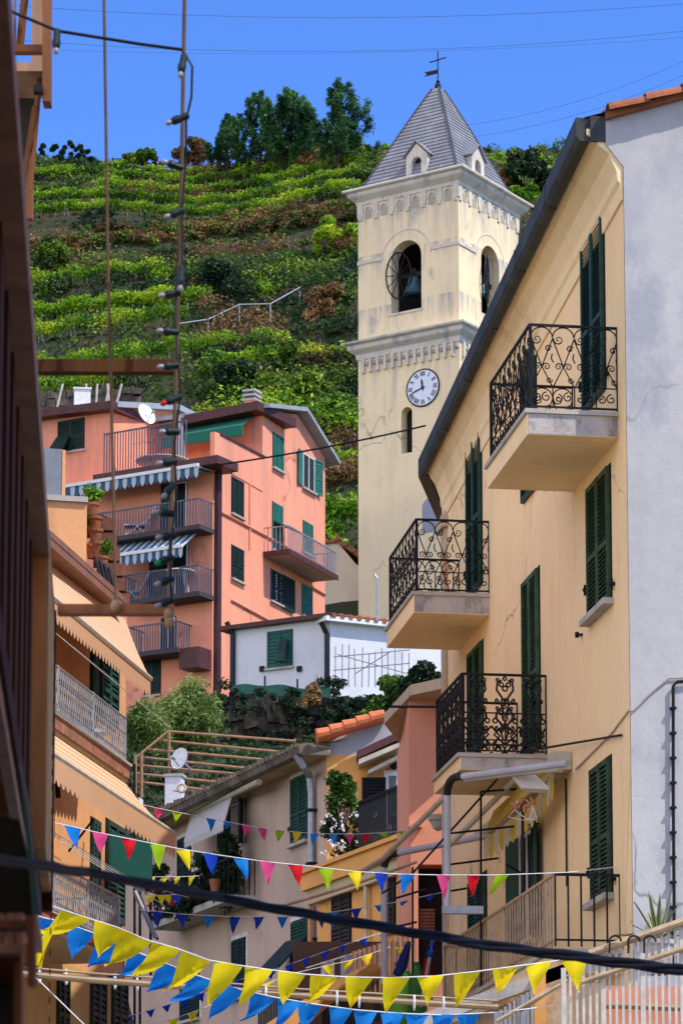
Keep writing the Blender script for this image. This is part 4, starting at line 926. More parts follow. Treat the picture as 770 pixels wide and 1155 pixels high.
# terrace slab with brown edge
m = MB(); a_t = PL.s_(121, 530); m.box(PL, a_t, .75, -.5, .9, zter-.30, zter); m.box(PR, -.4, .55, -.5, .5, zter-.298, zter-.002); m.build('terrace_edge', BROWN, ph)
def simple_rail(name, Fr, a0, a1, o, z0, z1, parent, n, mat=METAL, r=.018, ends=True):
    m = MB(); m.box(Fr, a0, a1, o-.03, o+.03, z1-.05, z1)
    for i in range(n+1): a = a0+(a1-a0)*i/n; m.box(Fr, a-r, a+r, o-r, o+r, z0, z1)
    if ends:
        for a in (a0, a1):
            m.box(Fr, a-.02, a+.02, 0, o, z1-.04, z1)
            for k in range(1, 6): m.box(Fr, a-r, a+r, o*k/6-r, o*k/6+r, z0, z1)
    return m.build(name, mat, parent)
RAILB = paint('blue_grey_rail', (.12, .13, .17), .5)
simple_rail('railing', PL, PL.s_(130, 510), PL.s_(222, 500), .7, zter, PL.z_(180, 486), ph, 30, RAILB, .016, False)
# upper left block
Y2 = 116.; q2 = P(127, 500, Y2); PB = F((q2.x, q2.y), (1.75, -1.0)); PB2 = F((q2.x, q2.y), (.425*1.9, 1.)); aB = PB.s_(28, 500); zB = PB.z_(127, 461); aB2 = PB2.s_(216, 480)
zl = PB.z_(40, 470); m = MB(); m.poly([PB.W(aB, 0, ZB), PB.W(0, 0, ZB), PB.W(0, 0, zB), PB.W(aB, 0, zl)]); m.poly([PB2.W(0, 0, ZB), PB2.W(aB2, 0, ZB), PB2.W(aB2, 0, PB2.z_(216, 470)), PB2.W(aB2*.75, 0, PB2.z_(195, 462)), PB2.W(0, 0, zB)]); m.poly([PB.W(aB, 0, ZB), PB.W(aB, 0, zl), PB.W(aB, -6, zl), PB.W(aB, -6, ZB)]); m.build('wing_wall', PINK, ph)
m = MB(); m.slant(PB, aB-.3, .3, -5, .5, zl+.15, zB+.15, .3); m.build('wing_roof', BROWN, ph); m = MB(); zz = PB2.z_(216, 470); m.slant(PB2, -.1, aB2*.76, -.4, .35, zB+.2, PB2.z_(195, 462)+.15, .22); m.slant(PB2, aB2*.76, aB2+.4, -.4, .35, PB2.z_(195, 462)+.15, zz-.0, .22); m.build('wing_roof_edge', LEAD, ph)
window(ph, PB, PB.rect(66, 95, 474, 509), DKGREEN, pitch=.09)
m = MB(); aw0 = PB.rect(66, 95, 474, 509); m.hexa([PB.W(aw0[0], .1, aw0[2]+.55), PB.W(aw0[1]-.6, .1, aw0[2]+.55), PB.W(aw0[1]-.6, .45, aw0[2]), PB.W(aw0[0]-.1, .45, aw0[2])], [PB.W(aw0[0], .12, aw0[2]+.6), PB.W(aw0[1]-.6, .12, aw0[2]+.6), PB.W(aw0[1]-.6, .5, aw0[2]+.03), PB.W(aw0[0]-.1, .5, aw0[2]+.03)]); m.build('shutter_flap', DKGREEN, ph)
# shutters of the street side (sun and shade put into their greens)
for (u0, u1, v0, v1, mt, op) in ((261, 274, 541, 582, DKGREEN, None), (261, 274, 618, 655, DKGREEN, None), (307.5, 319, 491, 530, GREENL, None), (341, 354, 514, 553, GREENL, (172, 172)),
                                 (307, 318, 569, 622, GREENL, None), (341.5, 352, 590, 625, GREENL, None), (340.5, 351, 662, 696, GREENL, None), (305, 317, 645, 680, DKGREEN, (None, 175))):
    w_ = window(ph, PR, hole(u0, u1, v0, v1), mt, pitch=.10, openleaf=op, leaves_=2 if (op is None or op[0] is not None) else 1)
    if op and op[0] is None:
        a0, a1, z0, z1 = hole(u0, u1, v0, v1); s = MB(); shutter_leaf(s, PR, a1+.02, a1+.02+(a1-a0)*1.1, z0-.1, z1, .06, pitch=.1); s.build('shutter', DKGREEN, w_)
m = MB(); a0, a1, z0, z1 = hole(307, 318, 569, 622); m.hexa([PR.W(a0, .05, z0+1.05), PR.W(a1+.1, .05, z0+1.05), PR.W(a1+.2, .7, z0+.75), PR.W(a0+.05, .7, z0+.75)][::-1], [PR.W(a0, .05, z0+1.1), PR.W(a1+.1, .05, z0+1.1), PR.W(a1+.2, .7, z0+.8), PR.W(a0+.05, .7, z0+.8)][::-1]); m.build('shutter_flap', GREENL, ph)
# balcony on the sunny side
a0, a1, zt_ = PR.s_(297, 620), PR.s_(352, 640), PR.z_(297, 623); m = MB(); m.box(PR, a0, a1, 0, 1.05, zt_-.15, zt_); sl = m.build('balcony', GREYW, ph); simple_rail('railing', PR, a0+.05, a1-.05, 1.0, zt_, zt_+.95, sl, 26, METAL, .016)
m = MB(); m.box(PR, a0-.02, a1+.02, 1.05, 1.09, zt_-.18, zt_+.02); m.box(PR, a0-.05, a0-.001, 0, 1.09, zt_-.18, zt_+.02); m.build('slab_edge', BROWN, sl)
# cornice lines and cable runs on the plaster
m = MB()
for (ua, va, ub, vb) in ((243, 575, 366, 640), (330, 650, 366, 671), (260, 677, 308, 703), (205, 524, 400, 470)):
    if ua == 205: continue
    m.bar(PR.W(PR.s_(ua, va), .04, PR.z_(ua, va)), PR.W(PR.s_(ub, vb), .04, PR.z_(ub, vb)), .05)
m.bar(PR.W(PR.s_(281, 560), .04, PR.z_(281, 545)), PR.W(PR.s_(281, 560), .04, PR.z_(281, 620)), .035); m.build('pipe_run', PINK, ph)
m = MB(); m.tube([PR.W(.2, .12, zter-.3), PR.W(.2, .12, ZB)], .13, 8); m.build('downpipe', paint('dark_brown_pipe', (.05, .02, .025), .5), ph)
m = MB(); c = P(314, 455, 117.5); m.box(PR, PR.s_(314, 460)-.25, PR.s_(314, 460)+.25, -1.3, -.9, c.z-1.2, c.z+.1); ch = m.build('chimney', PINK, ph); m = MB()
for k in range(3): m.box(PR, PR.s_(314, 460)-.32, PR.s_(314, 460)+.32, -1.37, -.83, c.z+.1+.18*k, c.z+.18+.18*k)
m.build('chimney_cap', STONE, ch)
# left side: doors, balconies, striped awnings
BLU = cloth('blue_stripe', (.045, .12, .2), .2); WHC = cloth('white_stripe', (.5, .58, .62), .2)
for (u0, u1, v0, v1, dr) in ((108, 225, 566, 596, (183, 211, 545, 592)), (135, 225, 642, 671, (170, 212, 612, 668)), (143, 200, 703, 731, (183, 198, 697, 728))):
    b0, b1, zt_ = PL.s_(u0, v1, 1.), PL.s_(u1, v1, 1.), PL.z_(190, v1, 1.)
    m = MB(); m.box(PL, b0, b1, 0, 1.0, zt_-.17, zt_); sl = m.build('balcony', paint('dark_slab', (.06, .05, .055), .7), ph); simple_rail('railing', PL, b0+.05, b1-.05, .95, zt_, zt_+.98, sl, 34 if u0 < 140 else 18, RAILB, .016)
    d = PL.rect(*dr); d = (d[0], d[1], zt_, d[3]); window(ph, PL, d, DKGREEN, pitch=.1, sill=False, openleaf=(175, 100), leaves_=0, glass=DARK, name='door')
    m = MB(); m.box(PL, d[0], d[0]+(d[1]-d[0])*.35, .03, .09, d[2], d[3]); m.build('door_leaf', DKGREEN, ph)
d = PL.rect(163, 181, 743, 784); window(ph, PL, d, DKGREEN, pitch=.1)
d = PL.rect(72, 93, 548, 562); window(ph, PL, d, DKGREEN, pitch=.1)
def striped(Fr, a0, a1, o0, o1, z0, z1, n, drop, parent, nm='awning'):
    m = MB()
    for i in range(n):
        m.mi = i % 2; p, q = a0+(a1-a0)*i/n, a0+(a1-a0)*(i+1)/n; m.poly([Fr.W(p, o1, z1), Fr.W(q, o1, z1), Fr.W(q, o0, z0), Fr.W(p, o0, z0)])
    o = m.build(nm, [BLU, WHC], parent)
    m = MB(); valance(m, [Fr.W(a0, o1, z1), Fr.W(a1, o1, z1)], drop, n, scal=.35); m.build('valance', [BLU, WHC], o)
    m = MB(); m.box(Fr, a0, a1, o1-.04, o1+.05, z1-.02, z1+.10); m.build('front_bar', WHITE, o)
    return o
zA = PL.z_(150, 545, 1.2); striped(PL, PL.s_(75, 545, 1.2), PL.s_(224, 528, 1.2), .05, 1.2, zter-.32, zA+.25, 30, .42, ph)
zA = PL.z_(170, 622, 1.4); striped(PL, PL.s_(112, 620, 1.4), PL.s_(206, 615, 1.4), .05, 1.4, zA+1.0, zA, 22, .4, ph)
m = MB(); m.box(PL, PL.s_(216, 745), PL.s_(238, 750), .0, .8, PL.z_(225, 758), PL.z_(225, 735)); m.build('stair_box', BROWN, ph)
# things standing on its balconies
def deck_chair(x, lab, mat, ang):
    t = thing('deck_chair', x, lab, 'deck chair', 'deck chairs on the balconies of the pink house'); f = F((x.x, x.y), (math.cos(ang), math.sin(ang))); m = MB()
    for o in (-.25, .25):
        for a, b in (((-.5, .0), (.25, .55)), ((.3, 0), (-.2, .45)), ((.2, .35), (.62, 1.15)), ((-.55, .38), (.25, .4))): m.bar(f.W(a[0], o, x.z+a[1]), f.W(b[0], o, x.z+b[1]), .025)
    m.build('frame', WHITE, t); m = MB()
    for k in range(8): a, b = (.2+.42*k/8, .40+.75*k/8), (.2+.42*(k+.8)/8, .40+.75*(k+.8)/8); m.hexa([f.W(a[0], .25, x.z+a[1]), f.W(b[0], .25, x.z+b[1]), f.W(b[0], -.25, x.z+b[1]), f.W(a[0], -.25, x.z+a[1])], [f.W(a[0], .25, x.z+a[1]+.03), f.W(b[0], .25, x.z+b[1]+.03), f.W(b[0], -.25, x.z+b[1]+.03), f.W(a[0], -.25, x.z+a[1]+.03)])
    m.box(f, -.5, .2, -.25, .25, x.z+.36, x.z+.41); m.build('seat', mat, t)
NAVY = cloth('navy_cloth', (.03, .05, .12)); 
zc1 = PL.z_(190, 596, 1.); deck_chair(PL.W(PL.s_(157, 590, .5), .5, zc1), 'navy deck chair on the upper left balcony of the pink house', NAVY, .1)
zc2 = PL.z_(190, 671, 1.); deck_chair(PL.W(PL.s_(150, 665, .5), .5, zc2), 'blue and white reclining chair on the middle balcony of the pink house', cloth('blue_white', (.25, .33, .45)), .1)
def round_table(x, r, h, lab, grp):
    t = thing('table', x, lab, 'table', grp); m = MB(); m.lathe(x+Vector((0, 0, h-.04)), [(r, 0), (r, .04)], 18); m.build('tabletop', WHITE, t)
    for k in range(4): m = MB(); m.bar(x+Vector((math.cos(k*1.57+.6)*r*.7, math.sin(k*1.57+.6)*r*.7, 0)), x+Vector((math.cos(k*1.57+.6)*r*.5, math.sin(k*1.57+.6)*r*.5, h-.04)), .025); m.build('leg', WHITE, t)
round_table(PL.W(PL.s_(203, 665, .5), .5, zc2), .55, .95, 'white round table on the middle balcony of the pink house', None)
round_table(PL.W(PL.s_(168, 520, .3), -.6, zter), 1.0, .6, 'white low table on the roof terrace of the pink house', None)
t = thing('patio_umbrella', PL.W(PL.s_(188, 520), -.8, zter), 'closed white and brown parasol on the roof terrace of the pink house', 'umbrella'); m = MB(); c = PL.W(PL.s_(188, 520), -.8, zter); m.lathe(c+Vector((0, 0, .35)), [(.10, 0), (.28, .15), (.22, .8), (.14, 1.5), (.03, 1.9)], 10); m.build('canopy', cloth('beige_brown_cloth', (.42, .34, .32)), t); m = MB(); m.bar(c, c+Vector((0, 0, 2.3)), .03); m.build('pole', METAL, t)
def dish(c, r, dirv, lab, mount=Vector((.25, .2, -.25)), grp='satellite dishes'):
    t = thing('satellite_dish', c, lab, 'satellite dish', grp); dv = Vector(dirv).normalized(); m = MB(); m.lathe(c, [(r*q, .22*r*q*q) for q in (.02, .35, .6, .8, 1.)], 22, dv, False); m.lathe(c-dv*.02, [(r*q, .22*r*q*q) for q in (.02, .35, .6, .8, 1.)], 22, dv, False); m.build('reflector', WHITE, t, True)
    m = MB(); tip = c+dv*r*1.0+Vector((0, 0, -.25*r)); m.bar(c+Vector((0, 0, -r*.9)), tip, .02); m.bar(tip-dv*.06, tip+dv*.08, .05); m.tube([c, c+mount*.5, c+mount], .03); m.build('arm', METAL, t)
dish(P(164, 468, 115.2), .42, (1.0, -.9, .45), 'satellite dish on the pink wall above the roof terrace')
dish(P(204, 856, 76.2), .27, (-.9, -1, .25), 'white satellite dish on the chimney of the grey house')

# ------------------------------------------------------------------ white house and its neighbours
WALLW = stucco('white_plaster', (.70, .71, .72), .88, stain=(.45, .46, .48), amt=.3, thr=.6, sc=.8, bmp=.2)
wh = thing('white_house', P(350, 740, 106.5), 'low white house with one green shuttered window in front of the bell tower', 'house')
pw = P(372, 740, 105.); WF = F((pw.x, pw.y), (1.75, -1.0)); WR = F((pw.x, pw.y), (.30+1.6, 1.)); aL = WF.s_(259, 740); zt0, zt1 = WF.z_(262, 711), WF.z_(372, 697); aRr = WR.s_(500, 740)
m = MB(); m.poly([WF.W(aL, 0, 17), WF.W(0, 0, 17), WF.W(0, 0, zt1), WF.W(aL, 0, zt0)]); m.poly([WR.W(0, 0, 17), WR.W(aRr, 0, 17), WR.W(aRr, 0, zt1+.1), WR.W(0, 0, zt1)]); m.poly([WF.W(aL, 0, 17), WF.W(aL, 0, zt0), WF.W(aL, -6, zt0), WF.W(aL, -6, 17)]); m.build('wall', WALLW, wh)
m = MB(); m.slant(WF, aL-.3, .25, -6, .3, zt0+.12, zt1+.12, .14); m.build('roof_edge', BROWN, wh)
m = MB(); m.slant(WR, -.3, aRr+1, -4, .3, zt1-.0, zt1+.06, .16); m.build('eave', WHITE, wh); m = MB()
for i in range(22): m.tube([WR.W(i*.32, .34, zt1+.03), WR.W(i*.32, -2.5, zt1+.45)], .09, 7)
m.build('roof_tiles', TILE, wh)
m = MB(); 
for u in (264, 370): m.tube([WF.W(WF.s_(u-4, 705), .25, WF.z_(u-4, 703)), WF.W(WF.s_(u, 715), .08, WF.z_(u, 716)), WF.W(WF.s_(u, 715), .08, 18)], .09, 7)
m.build('downpipe', paint('black_pipe', (.015, .015, .02), .4), wh)
wr_ = window(wh, WF, WF.rect(302, 329.5, 712, 753), paint('fresh_green_shutter', (.012, .10, .07), .5), pitch=.12); 
a0, a1, z0, z1 = WF.rect(302, 329.5, 712, 753); m = MB(); m.hexa([WF.W(a0+.55, .1, z0+.9), WF.W(a1-.1, .1, z0+.9), WF.W(a1-.1, .4, z0+.1), WF.W(a0+.55, .4, z0+.1)][::-1], [WF.W(a0+.55, .13, z0+.93), WF.W(a1-.1, .13, z0+.93), WF.W(a1-.1, .43, z0+.13), WF.W(a0+.55, .43, z0+.13)][::-1]); m.build('shutter_flap', DKGREEN, wr_)
m = MB()
for u in (294, 336): m.box(WF, WF.s_(u, 752), WF.s_(u, 752)+.16, 0, .1, WF.z_(u, 758), WF.z_(u, 752))
m.build('shutter_stay', IRON, wr_)
ch = thing('cream_gable_house', P(385, 660, 122), 'small cream house with tiled gable between the pink house and the tower', 'house'); pg = P(367, 650, 136.5); CF = F((pg.x, pg.y), (1, -.1)); a0, a1, ap_ = -.5, CF.s_(402, 650), CF.s_(381, 612)
m = MB(); m.plate(CF, [(a0-2, 17), (a1+1.2, 17), (a1+1.2, CF.z_(411, 652)), (a1, CF.z_(401, 637)), (ap_, CF.z_(381, 612)), (a0-2, CF.z_(360, 622))], -5, 0); m.build('wall', stucco('pale_cream_plaster', (.8, .68, .48), .85, stain=(.55, .48, .36), amt=.5, sc=1), ch)
m = MB(); m.slant(CF, ap_-.05, a1+1.4, -5, .15, CF.z_(381, 611)+.1, CF.z_(412, 652)+.1, .14); m.slant(CF, a0-2, ap_-.05, -5, .15, CF.z_(361, 620)+.1, CF.z_(381, 611)+.1, .14); m.build('roof', TILE, ch)
m = MB()
for k in range(7): f = k/6; m.tube([CF.W(ap_+(a1+1.2-ap_)*f, .22, CF.z_(381, 611)+.12+(CF.z_(412, 652)-CF.z_(381, 611))*f), CF.W(ap_+(a1+1.2-ap_)*f, -3, CF.z_(381, 611)+.12+(CF.z_(412, 652)-CF.z_(381, 611))*f)], .12, 6)
m.build('roof_tiles', TILE, ch)
m = MB(); q = P(425, 700, 104); m.tube([q, P(425, 652, 104), P(422, 648, 104)], .045, 6); tag(m.build('vent_pipe', METAL), 'thin grey vent pipe above the white house roof, against the tower', 'pipe')
# retaining wall of rubble, green mesh fence, trellis, hedge
RUB = stucco('rubble', (.075, .062, .05), .4, stain=(.02, .02, .02), amt=.8, sc=4, thr=.46, bmp=1.)
for (u0, v0, u1, v1, Y, h, lb) in ((236, 792, 300, 786, 95, 3.6, 'dark rubble retaining wall under the black fence netting'), (300, 782, 400, 788, 94, 3.6, 'dark rubble retaining wall below the white house')):
    stone_wall(u0, v0, u1, v1, Y, h, lb, RUB)
stone_wall(160, 800, 240, 796, 96, 3., 'dark low wall behind the olive tree', RUB)
t = thing('mesh_fence', P(310, 800, 100), 'thin fence with sagging green netting in front of the white house', 'fence'); FM = F((P(262, 790, 98).x, P(262, 790, 98).y), (1, 0.0)); L = FM.s_(372, 780)
for k in range(4):
    m = MB(); a = L*k/3; z = P(300, 796, 98).z; m.bar(FM.W(a, 0, z-.6), FM.W(a, 0, z+.85+.1*(k % 2)), .03); m.build('post', IRON, t)
m = MB()
for i in range(24):
    a, b = L*i/24, L*(i+1)/24; f = lambda x: .62+.05*math.sin(x*1.9)+.04*math.sin(x*5); m.poly([FM.W(a, .04*math.sin(a*7), z-.6), FM.W(b, .04*math.sin(b*7), z-.6), FM.W(b, .03, z+f(b)), FM.W(a, .03, z+f(a))])
m.build('netting', cloth('green_netting', (.03, .12, .09)), t)
t = thing('black_fence', P(270, 800, 97), 'black draped netting on the fence left of the green one', 'fence'); F4 = F((P(258, 790, 97.4).x, 97.4), (1, 0)); m = MB(); m.box(F4, 0, .05, -.02, .02, P(1, 800, 97).z-.8, P(1, 778, 97).z); m.build('post', IRON, t); m = MB(); m.plate(F4, [(0, P(1, 808, 97).z), (.8, P(1, 806, 97).z), (.85, P(1, 779, 97).z), (0, P(1, 782, 97).z)], -.01, .01); m.build('netting', DARK, t)
t = thing('trellis', P(420, 760, 101), 'bare rod trellis standing in front of the white house', 'trellis'); m = MB(); rs_ = random.Random(5)
for k in range(12):
    u = 378+k*7.5; m = MB(); m.bar(P(u, 775, 101), P(u+rs_.uniform(-1, 1), 738-rs_.uniform(0, 12), 101), .02); m.build('rod', METAL, t)
m = MB(); m.bar(P(376, 741, 101), P(462, 733, 101), .018); m.bar(P(376, 756, 101), P(462, 748, 101), .018); m.bar(P(380, 738, 101), P(460, 760, 101.), .018); m.bar(P(400, 760, 101), P(440, 735, 101.), .018); m.build('rail', METAL, t)
bush(404, 92, 838, 778, 62, 'dark leafy hedge bush at the left end of the hedge, below the rod trellis', DARKL, 41, leaf=.16, per=420)
bush(440, 90, 838, 758, 66, 'dark leafy hedge bush in the middle of the hedge below the white house', SCRUB, 42, leaf=.16, per=420)
bush(478, 88, 835, 737, 60, 'tall dark hedge bush next to the cream house balcony', DARKL, 43, leaf=.16, per=420)
bush(352, 91, 800, 768, 26, 'dry grass tuft on the rubble wall', DRYL, 44, leaf=.12, per=200, name='grass_tuft', cat='grass tuft')
# olive tree
def olive(u, Y, vb, vt, wpx, lab, seed):
    x, z = ray(u, vb); zb = CZ+z*Y; h = (vb-vt)/3600*Y; w = wpx/3600*Y; t = thing('olive_tree', (x*Y, Y, zb), lab, 'tree'); rs_ = random.Random(seed); pts = []; nr = []; m = MB(); m.tube([(x*Y, Y, zb-.5), (x*Y+.1, Y, zb+.3*h), (x*Y-.05, Y, zb+.55*h)], .09, 7, r2=.05)
    for i in range(95):
        a = rs_.uniform(0, 6.28); e = rs_.uniform(.1, 1.5); q = Vector((x*Y, Y, zb+h*rs_.uniform(.1, .45))); ln = h*rs_.uniform(.25, .55); r_ = math.cos(e)
        tip = q+Vector((math.cos(a)*w*.55*r_, math.sin(a)*w*.4*r_, ln*math.sin(e)+.12*h)); m.tube([q, q.lerp(tip, .6)+Vector((0, 0, -.1)), tip], .015, 4, r2=.004)
        n = 240; f = rng.random(n)**.7; b = np.array(q)[None, :]*(1-f[:, None])+np.array(tip)[None, :]*f[:, None]; pts.append(b+rng.normal(size=(n, 3))*.13)
    m.build('trunk', BARK, t); v_, q_ = leaves(np.concatenate(pts), .15, aspect=.28, up=-.3); npmesh('crown', v_, q_, OLIVEL, t)
olive(212, 84, 845, 770, 78, 'light green olive tree with feathery branches behind the roof pergola', 3)
olive(166, 82, 850, 795, 40, 'smaller olive tree at the left, beside the mesh balcony', 5)

cs = []; rs = []; rs_ = random.Random(77)
for _ in range(80):
    u = rs_.uniform(240, 420); v = rs_.uniform(772, 806) if u < 330 else rs_.uniform(768, 835); Yq = 93.4+rs_.uniform(-.6, .3)
    if rs_.random() < (.45 if u < 340 else .9): p = P(u, v, Yq); cs.append(tuple(p)); rs.append(rs_.uniform(.1, .3))
p, d = clump_points(cs, rs, 90, .3, .8); v_, q_ = leaves(p, .14, nrm=d)
tag(npmesh('wall_weeds', v_, q_, DARKL), 'green weeds and creepers growing over the rubble retaining wall', 'weeds', kind='stuff')
# ------------------------------------------------------------------ grey house in the middle
GREYP = stucco('grey_plaster', (.58, .43, .33), .84, stain=(.34, .26, .21), amt=.5, thr=.54, sc=.8, bmp=.3)
ORANGE = stucco('orange_plaster', (.84, .42, .12), .87, stain=(.5, .24, .1), amt=.4, thr=.56, sc=.8, bmp=.25)
MOSSY = stucco('mossy_tile_edge', (.20, .16, .12), .5, stain=(.06, .06, .04), amt=.8, thr=.48, sc=3, bmp=.8)
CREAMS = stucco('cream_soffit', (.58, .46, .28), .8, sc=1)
SALMON = stucco('salmon_plaster', (.74, .31, .19), .88, stain=(.5, .22, .16), amt=.35, sc=.8, bmp=.2)
po = P(368, 900, 65.); FG = F((po.x, po.y), (.39, -1)); FG = F((po.x-FG.t.x*0, po.y), (FG.t.x, FG.t.y))
FG = F((po.x, po.y), (.39, -1.)); aGL = FG.s_(128, 930); gh = thing('grey_house', FG.W(aGL/2, -3, 0), 'grey plastered house with mossy tile eave and grey downpipe behind the bunting', 'house')
# t points to the near end: a = 0 at the near corner, negative going away; n must face the street
if FG.n.y > 0: FG.n = -FG.n
zg0, zg1 = FG.z_(355, 868), FG.z_(150, 950)
m = MB(); zt_ = FG.z_(366, 850); wall(m, FG, aGL, 0, 0, zt_-.3, [], .1); m.poly([FG.W(aGL, 0, zt_-.3), FG.W(0, 0, zt_-.3), FG.W(0, 0, zt_+.3), FG.W(aGL, 0, zt_+.3)])
GE = F((po.x, po.y), (1, .0)); v_ = [(0, 0), (2.6, 0), (2.6, GE.z_(470, 790)), (0, GE.z_(366, 826))]; m.poly([GE.W(a, .0, z) for a, z in v_]); m.poly([FG.W(aGL, 0, 0), FG.W(aGL, 0, zt_), FG.W(aGL, -8, zt_), FG.W(aGL, -8, 0)]); m.build('wall', GREYP, gh)
m = MB(); zb_ = GE.z_(380, 852); m.poly([GE.W(.0, .02, zb_), GE.W(2.6, .02, zb_), GE.W(2.6, .02, GE.z_(470, 790)), GE.W(-.0, .02, GE.z_(366, 826))]); m.build('gable_band', WHITEP, gh)
m = MB(); m.poly([GE.W(.0, .02, 3), GE.W(2.6, .02, 3), GE.W(2.6, .02, zb_), GE.W(0, .02, zb_)]); m.build('gable_wall', ORANGE, gh)
# eave: cream soffit, mossy edge
OV = .62; ze = FG.z_(345, 846, OV)
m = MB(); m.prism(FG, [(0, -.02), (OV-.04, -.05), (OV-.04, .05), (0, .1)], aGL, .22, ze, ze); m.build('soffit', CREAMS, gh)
m = MB(); rs_ = random.Random(3); n = 60; pts = []
m.prism(FG, [(OV-.02, -.08), (OV+.06, -.04), (OV+.08, .13), (OV-.02, .19), (0, .22), (0, .12)], aGL, .25, ze, ze)
for i in range(n): a = aGL+(0.25-aGL)*i/n; m.box(FG, a, a+.10, OV-.1, OV+.10+rs_.uniform(0, .03), ze+.10, ze+.19+rs_.uniform(0, .04))
m.build('eave_edge', MOSSY, gh)
m = MB(); m.poly([FG.W(aGL, OV, ze+.15), FG.W(.2, OV, ze+.15), FG.W(.2, -4, ze+1.0), FG.W(aGL, -4, ze+1.0)]); m.build('roof', MOSSY, gh)
m = MB(); n = 5; ga, gb = P(357, 827, 64.4), P(432, 803, 64.6)
for i in range(n):
    a, b = ga.lerp(gb, i/n), ga.lerp(gb, (i+1.08)/n); m.tube([a+Vector((0, 0, -.03)), b+Vector((0, 0, -.06))], .125, 10, r2=.105)
    for k in range(1, 3): m.tube([a+Vector((0, .3*k, -.03)), b+Vector((0, .3*k, -.06))], .125, 8, r2=.105)
m.build('verge_tile', paint('bright_terracotta', (.6, .17, .07), .7, .25, 6, bmp=.4), gh)
# downpipe and windows
m = MB(); X1 = FG.s_(356, 900); m.tube([FG.W(.0, OV+.05, ze-.02), FG.W(.0, OV-.1, ze-.25), FG.W(X1, .14, FG.z_(355, 876)), FG.W(X1, .1, FG.z_(355, 895)), FG.W(X1, .1, 0)], .075, 9); m.build('downpipe', METAL, gh)
m = MB(); 
for v in (915, 975, 1060): m.box(FG, X1-.1, X1+.1, 0, .19, FG.z_(355, v)-.03, FG.z_(355, v)+.03)
m.build('pipe_clip', IRON, gh)
WT = paint('white_surround', (.7, .68, .62), .6)
for (u0, u1, v0, v1, lf, lb) in ((329.5, 348, 876, 950, None, None), (330, 348, 1038, 1130, None, None), (202, 216, 945, 1000, None, None), (263, 277, 1060, 1125, None, None), (205, 225, 1090, 1150, None, None)):
    r_ = FG.rect(u0, u1, v0, v1); m = MB(); m.box(FG, r_[0]-.12, r_[1]+.12, 0, .006, r_[2], r_[3]+.12); m.build('window_surround', WT, gh); window(gh, FG, r_, GREEN if u0 > 300 else DKGREEN, off=.014, pitch=.07, sill=True, frame=DARK, stays=(u0 > 300 and v0 < 900))
rO = FG.rect(262, 276, 905, 955); window(gh, FG, rO, DKGREEN, openleaf=(150, 150), sill=False, pitch=.07, label='tall window with open leaves behind white curtains')
m = MB(); m.box(FG, rO[0]+.05, rO[1]-.3, .04, .06, rO[2]+.2, rO[3]-.1); m.build('curtain', cloth('curtain_cloth', (.6, .52, .45)), gh)
for (u, v) in ((333, 1090),):   # flap shutter propped outwards
    a0, a1, z0, z1 = FG.rect(328, 350, 1040, 1100); m = MB(); m.hexa([FG.W(a0-.1, .06, z0+.75), FG.W(a1, .06, z0+.75), FG.W(a1-.15, .75, z0-.05), FG.W(a0-.4, .75, z0-.05)][::-1], [FG.W(a0-.1, .09, z0+.78), FG.W(a1, .09, z0+.78), FG.W(a1-.15, .78, z0-.02), FG.W(a0-.4, .78, z0-.02)][::-1]); m.build('shutter_flap', DKGREEN, gh)
# half-open white awning under the eave
a0, a1 = FG.s_(210, 930), FG.s_(262, 905); t = thing('awning', FG.W(a0, .5, FG.z_(240, 900)), 'half lowered white awning under the eave of the grey house', 'awning'); m = MB()
A, B_, C_, D_ = P(216, 920, 72.3), P(262, 896, 69.3), P(252, 930, 68.0), P(208, 950, 71.5); n = 8
for i in range(n): p, q, r_, s_ = A.lerp(B_, i/n), A.lerp(B_, (i+1)/n), D_.lerp(C_, (i+1)/n), D_.lerp(C_, i/n); m.poly([s_, r_, q, p])
valance(m, [D_, C_], .16, 14, mats=1, scal=.35); m.mi = 0; m.build('cloth', cloth('white_awning', (.66, .64, .62), .35), t)
m = MB(); m.tube([P(214, 918, 72.4), P(292, 882, 67.2)], .07, 8); m.tube([B_, C_], .02); m.tube([A, D_], .02); m.build('roller', CREAMM, t)
# planter balcony with flowers
t = thing('balcony_garden', FG.W(FG.s_(250, 990), .4, FG.z_(250, 1010)), 'overflowing plants and white and red flowers on the small balcony of the grey house', 'balcony plants')
b0, b1, zbb = FG.s_(204, 1000), FG.s_(293, 1000), FG.z_(250, 1012, .7)
m = MB(); m.box(FG, b0, b1, 0, .75, zbb-.15, zbb); sl = m.build('balcony', STONE, gh); simple_rail('railing', FG, b0, b1, .72, zbb, zbb+.8, sl, 20, IRON, .012)
def leafblob(name, pts_r, mat, per, size, parent=None, flat=1., **kw):
    p, d = clump_points([tuple(a) for a, b in pts_r], [b for a, b in pts_r], per, .2, flat); v_, q_ = leaves(p, size, nrm=d*.5); return npmesh(name, v_, q_, mat, parent)
rs_ = random.Random(9); cl = [(FG.W(rs_.uniform(b0+.1, b1-.1), rs_.uniform(.3, .95), zbb+rs_.uniform(.0, 1.05)), rs_.uniform(.14, .34)) for _ in range(44)]
cl += [(FG.W(b1-.5+rs_.uniform(-.3, .3), .5, zbb+rs_.uniform(.7, 1.3)), .2) for _ in range(6)]; leafblob('foliage', cl, DARKL, 170, .14, t)
FLW = paint('white_petals', (.8, .75, .78), .6, .1); FLR = paint('magenta_petals', (.6, .03, .12), .6, .2)
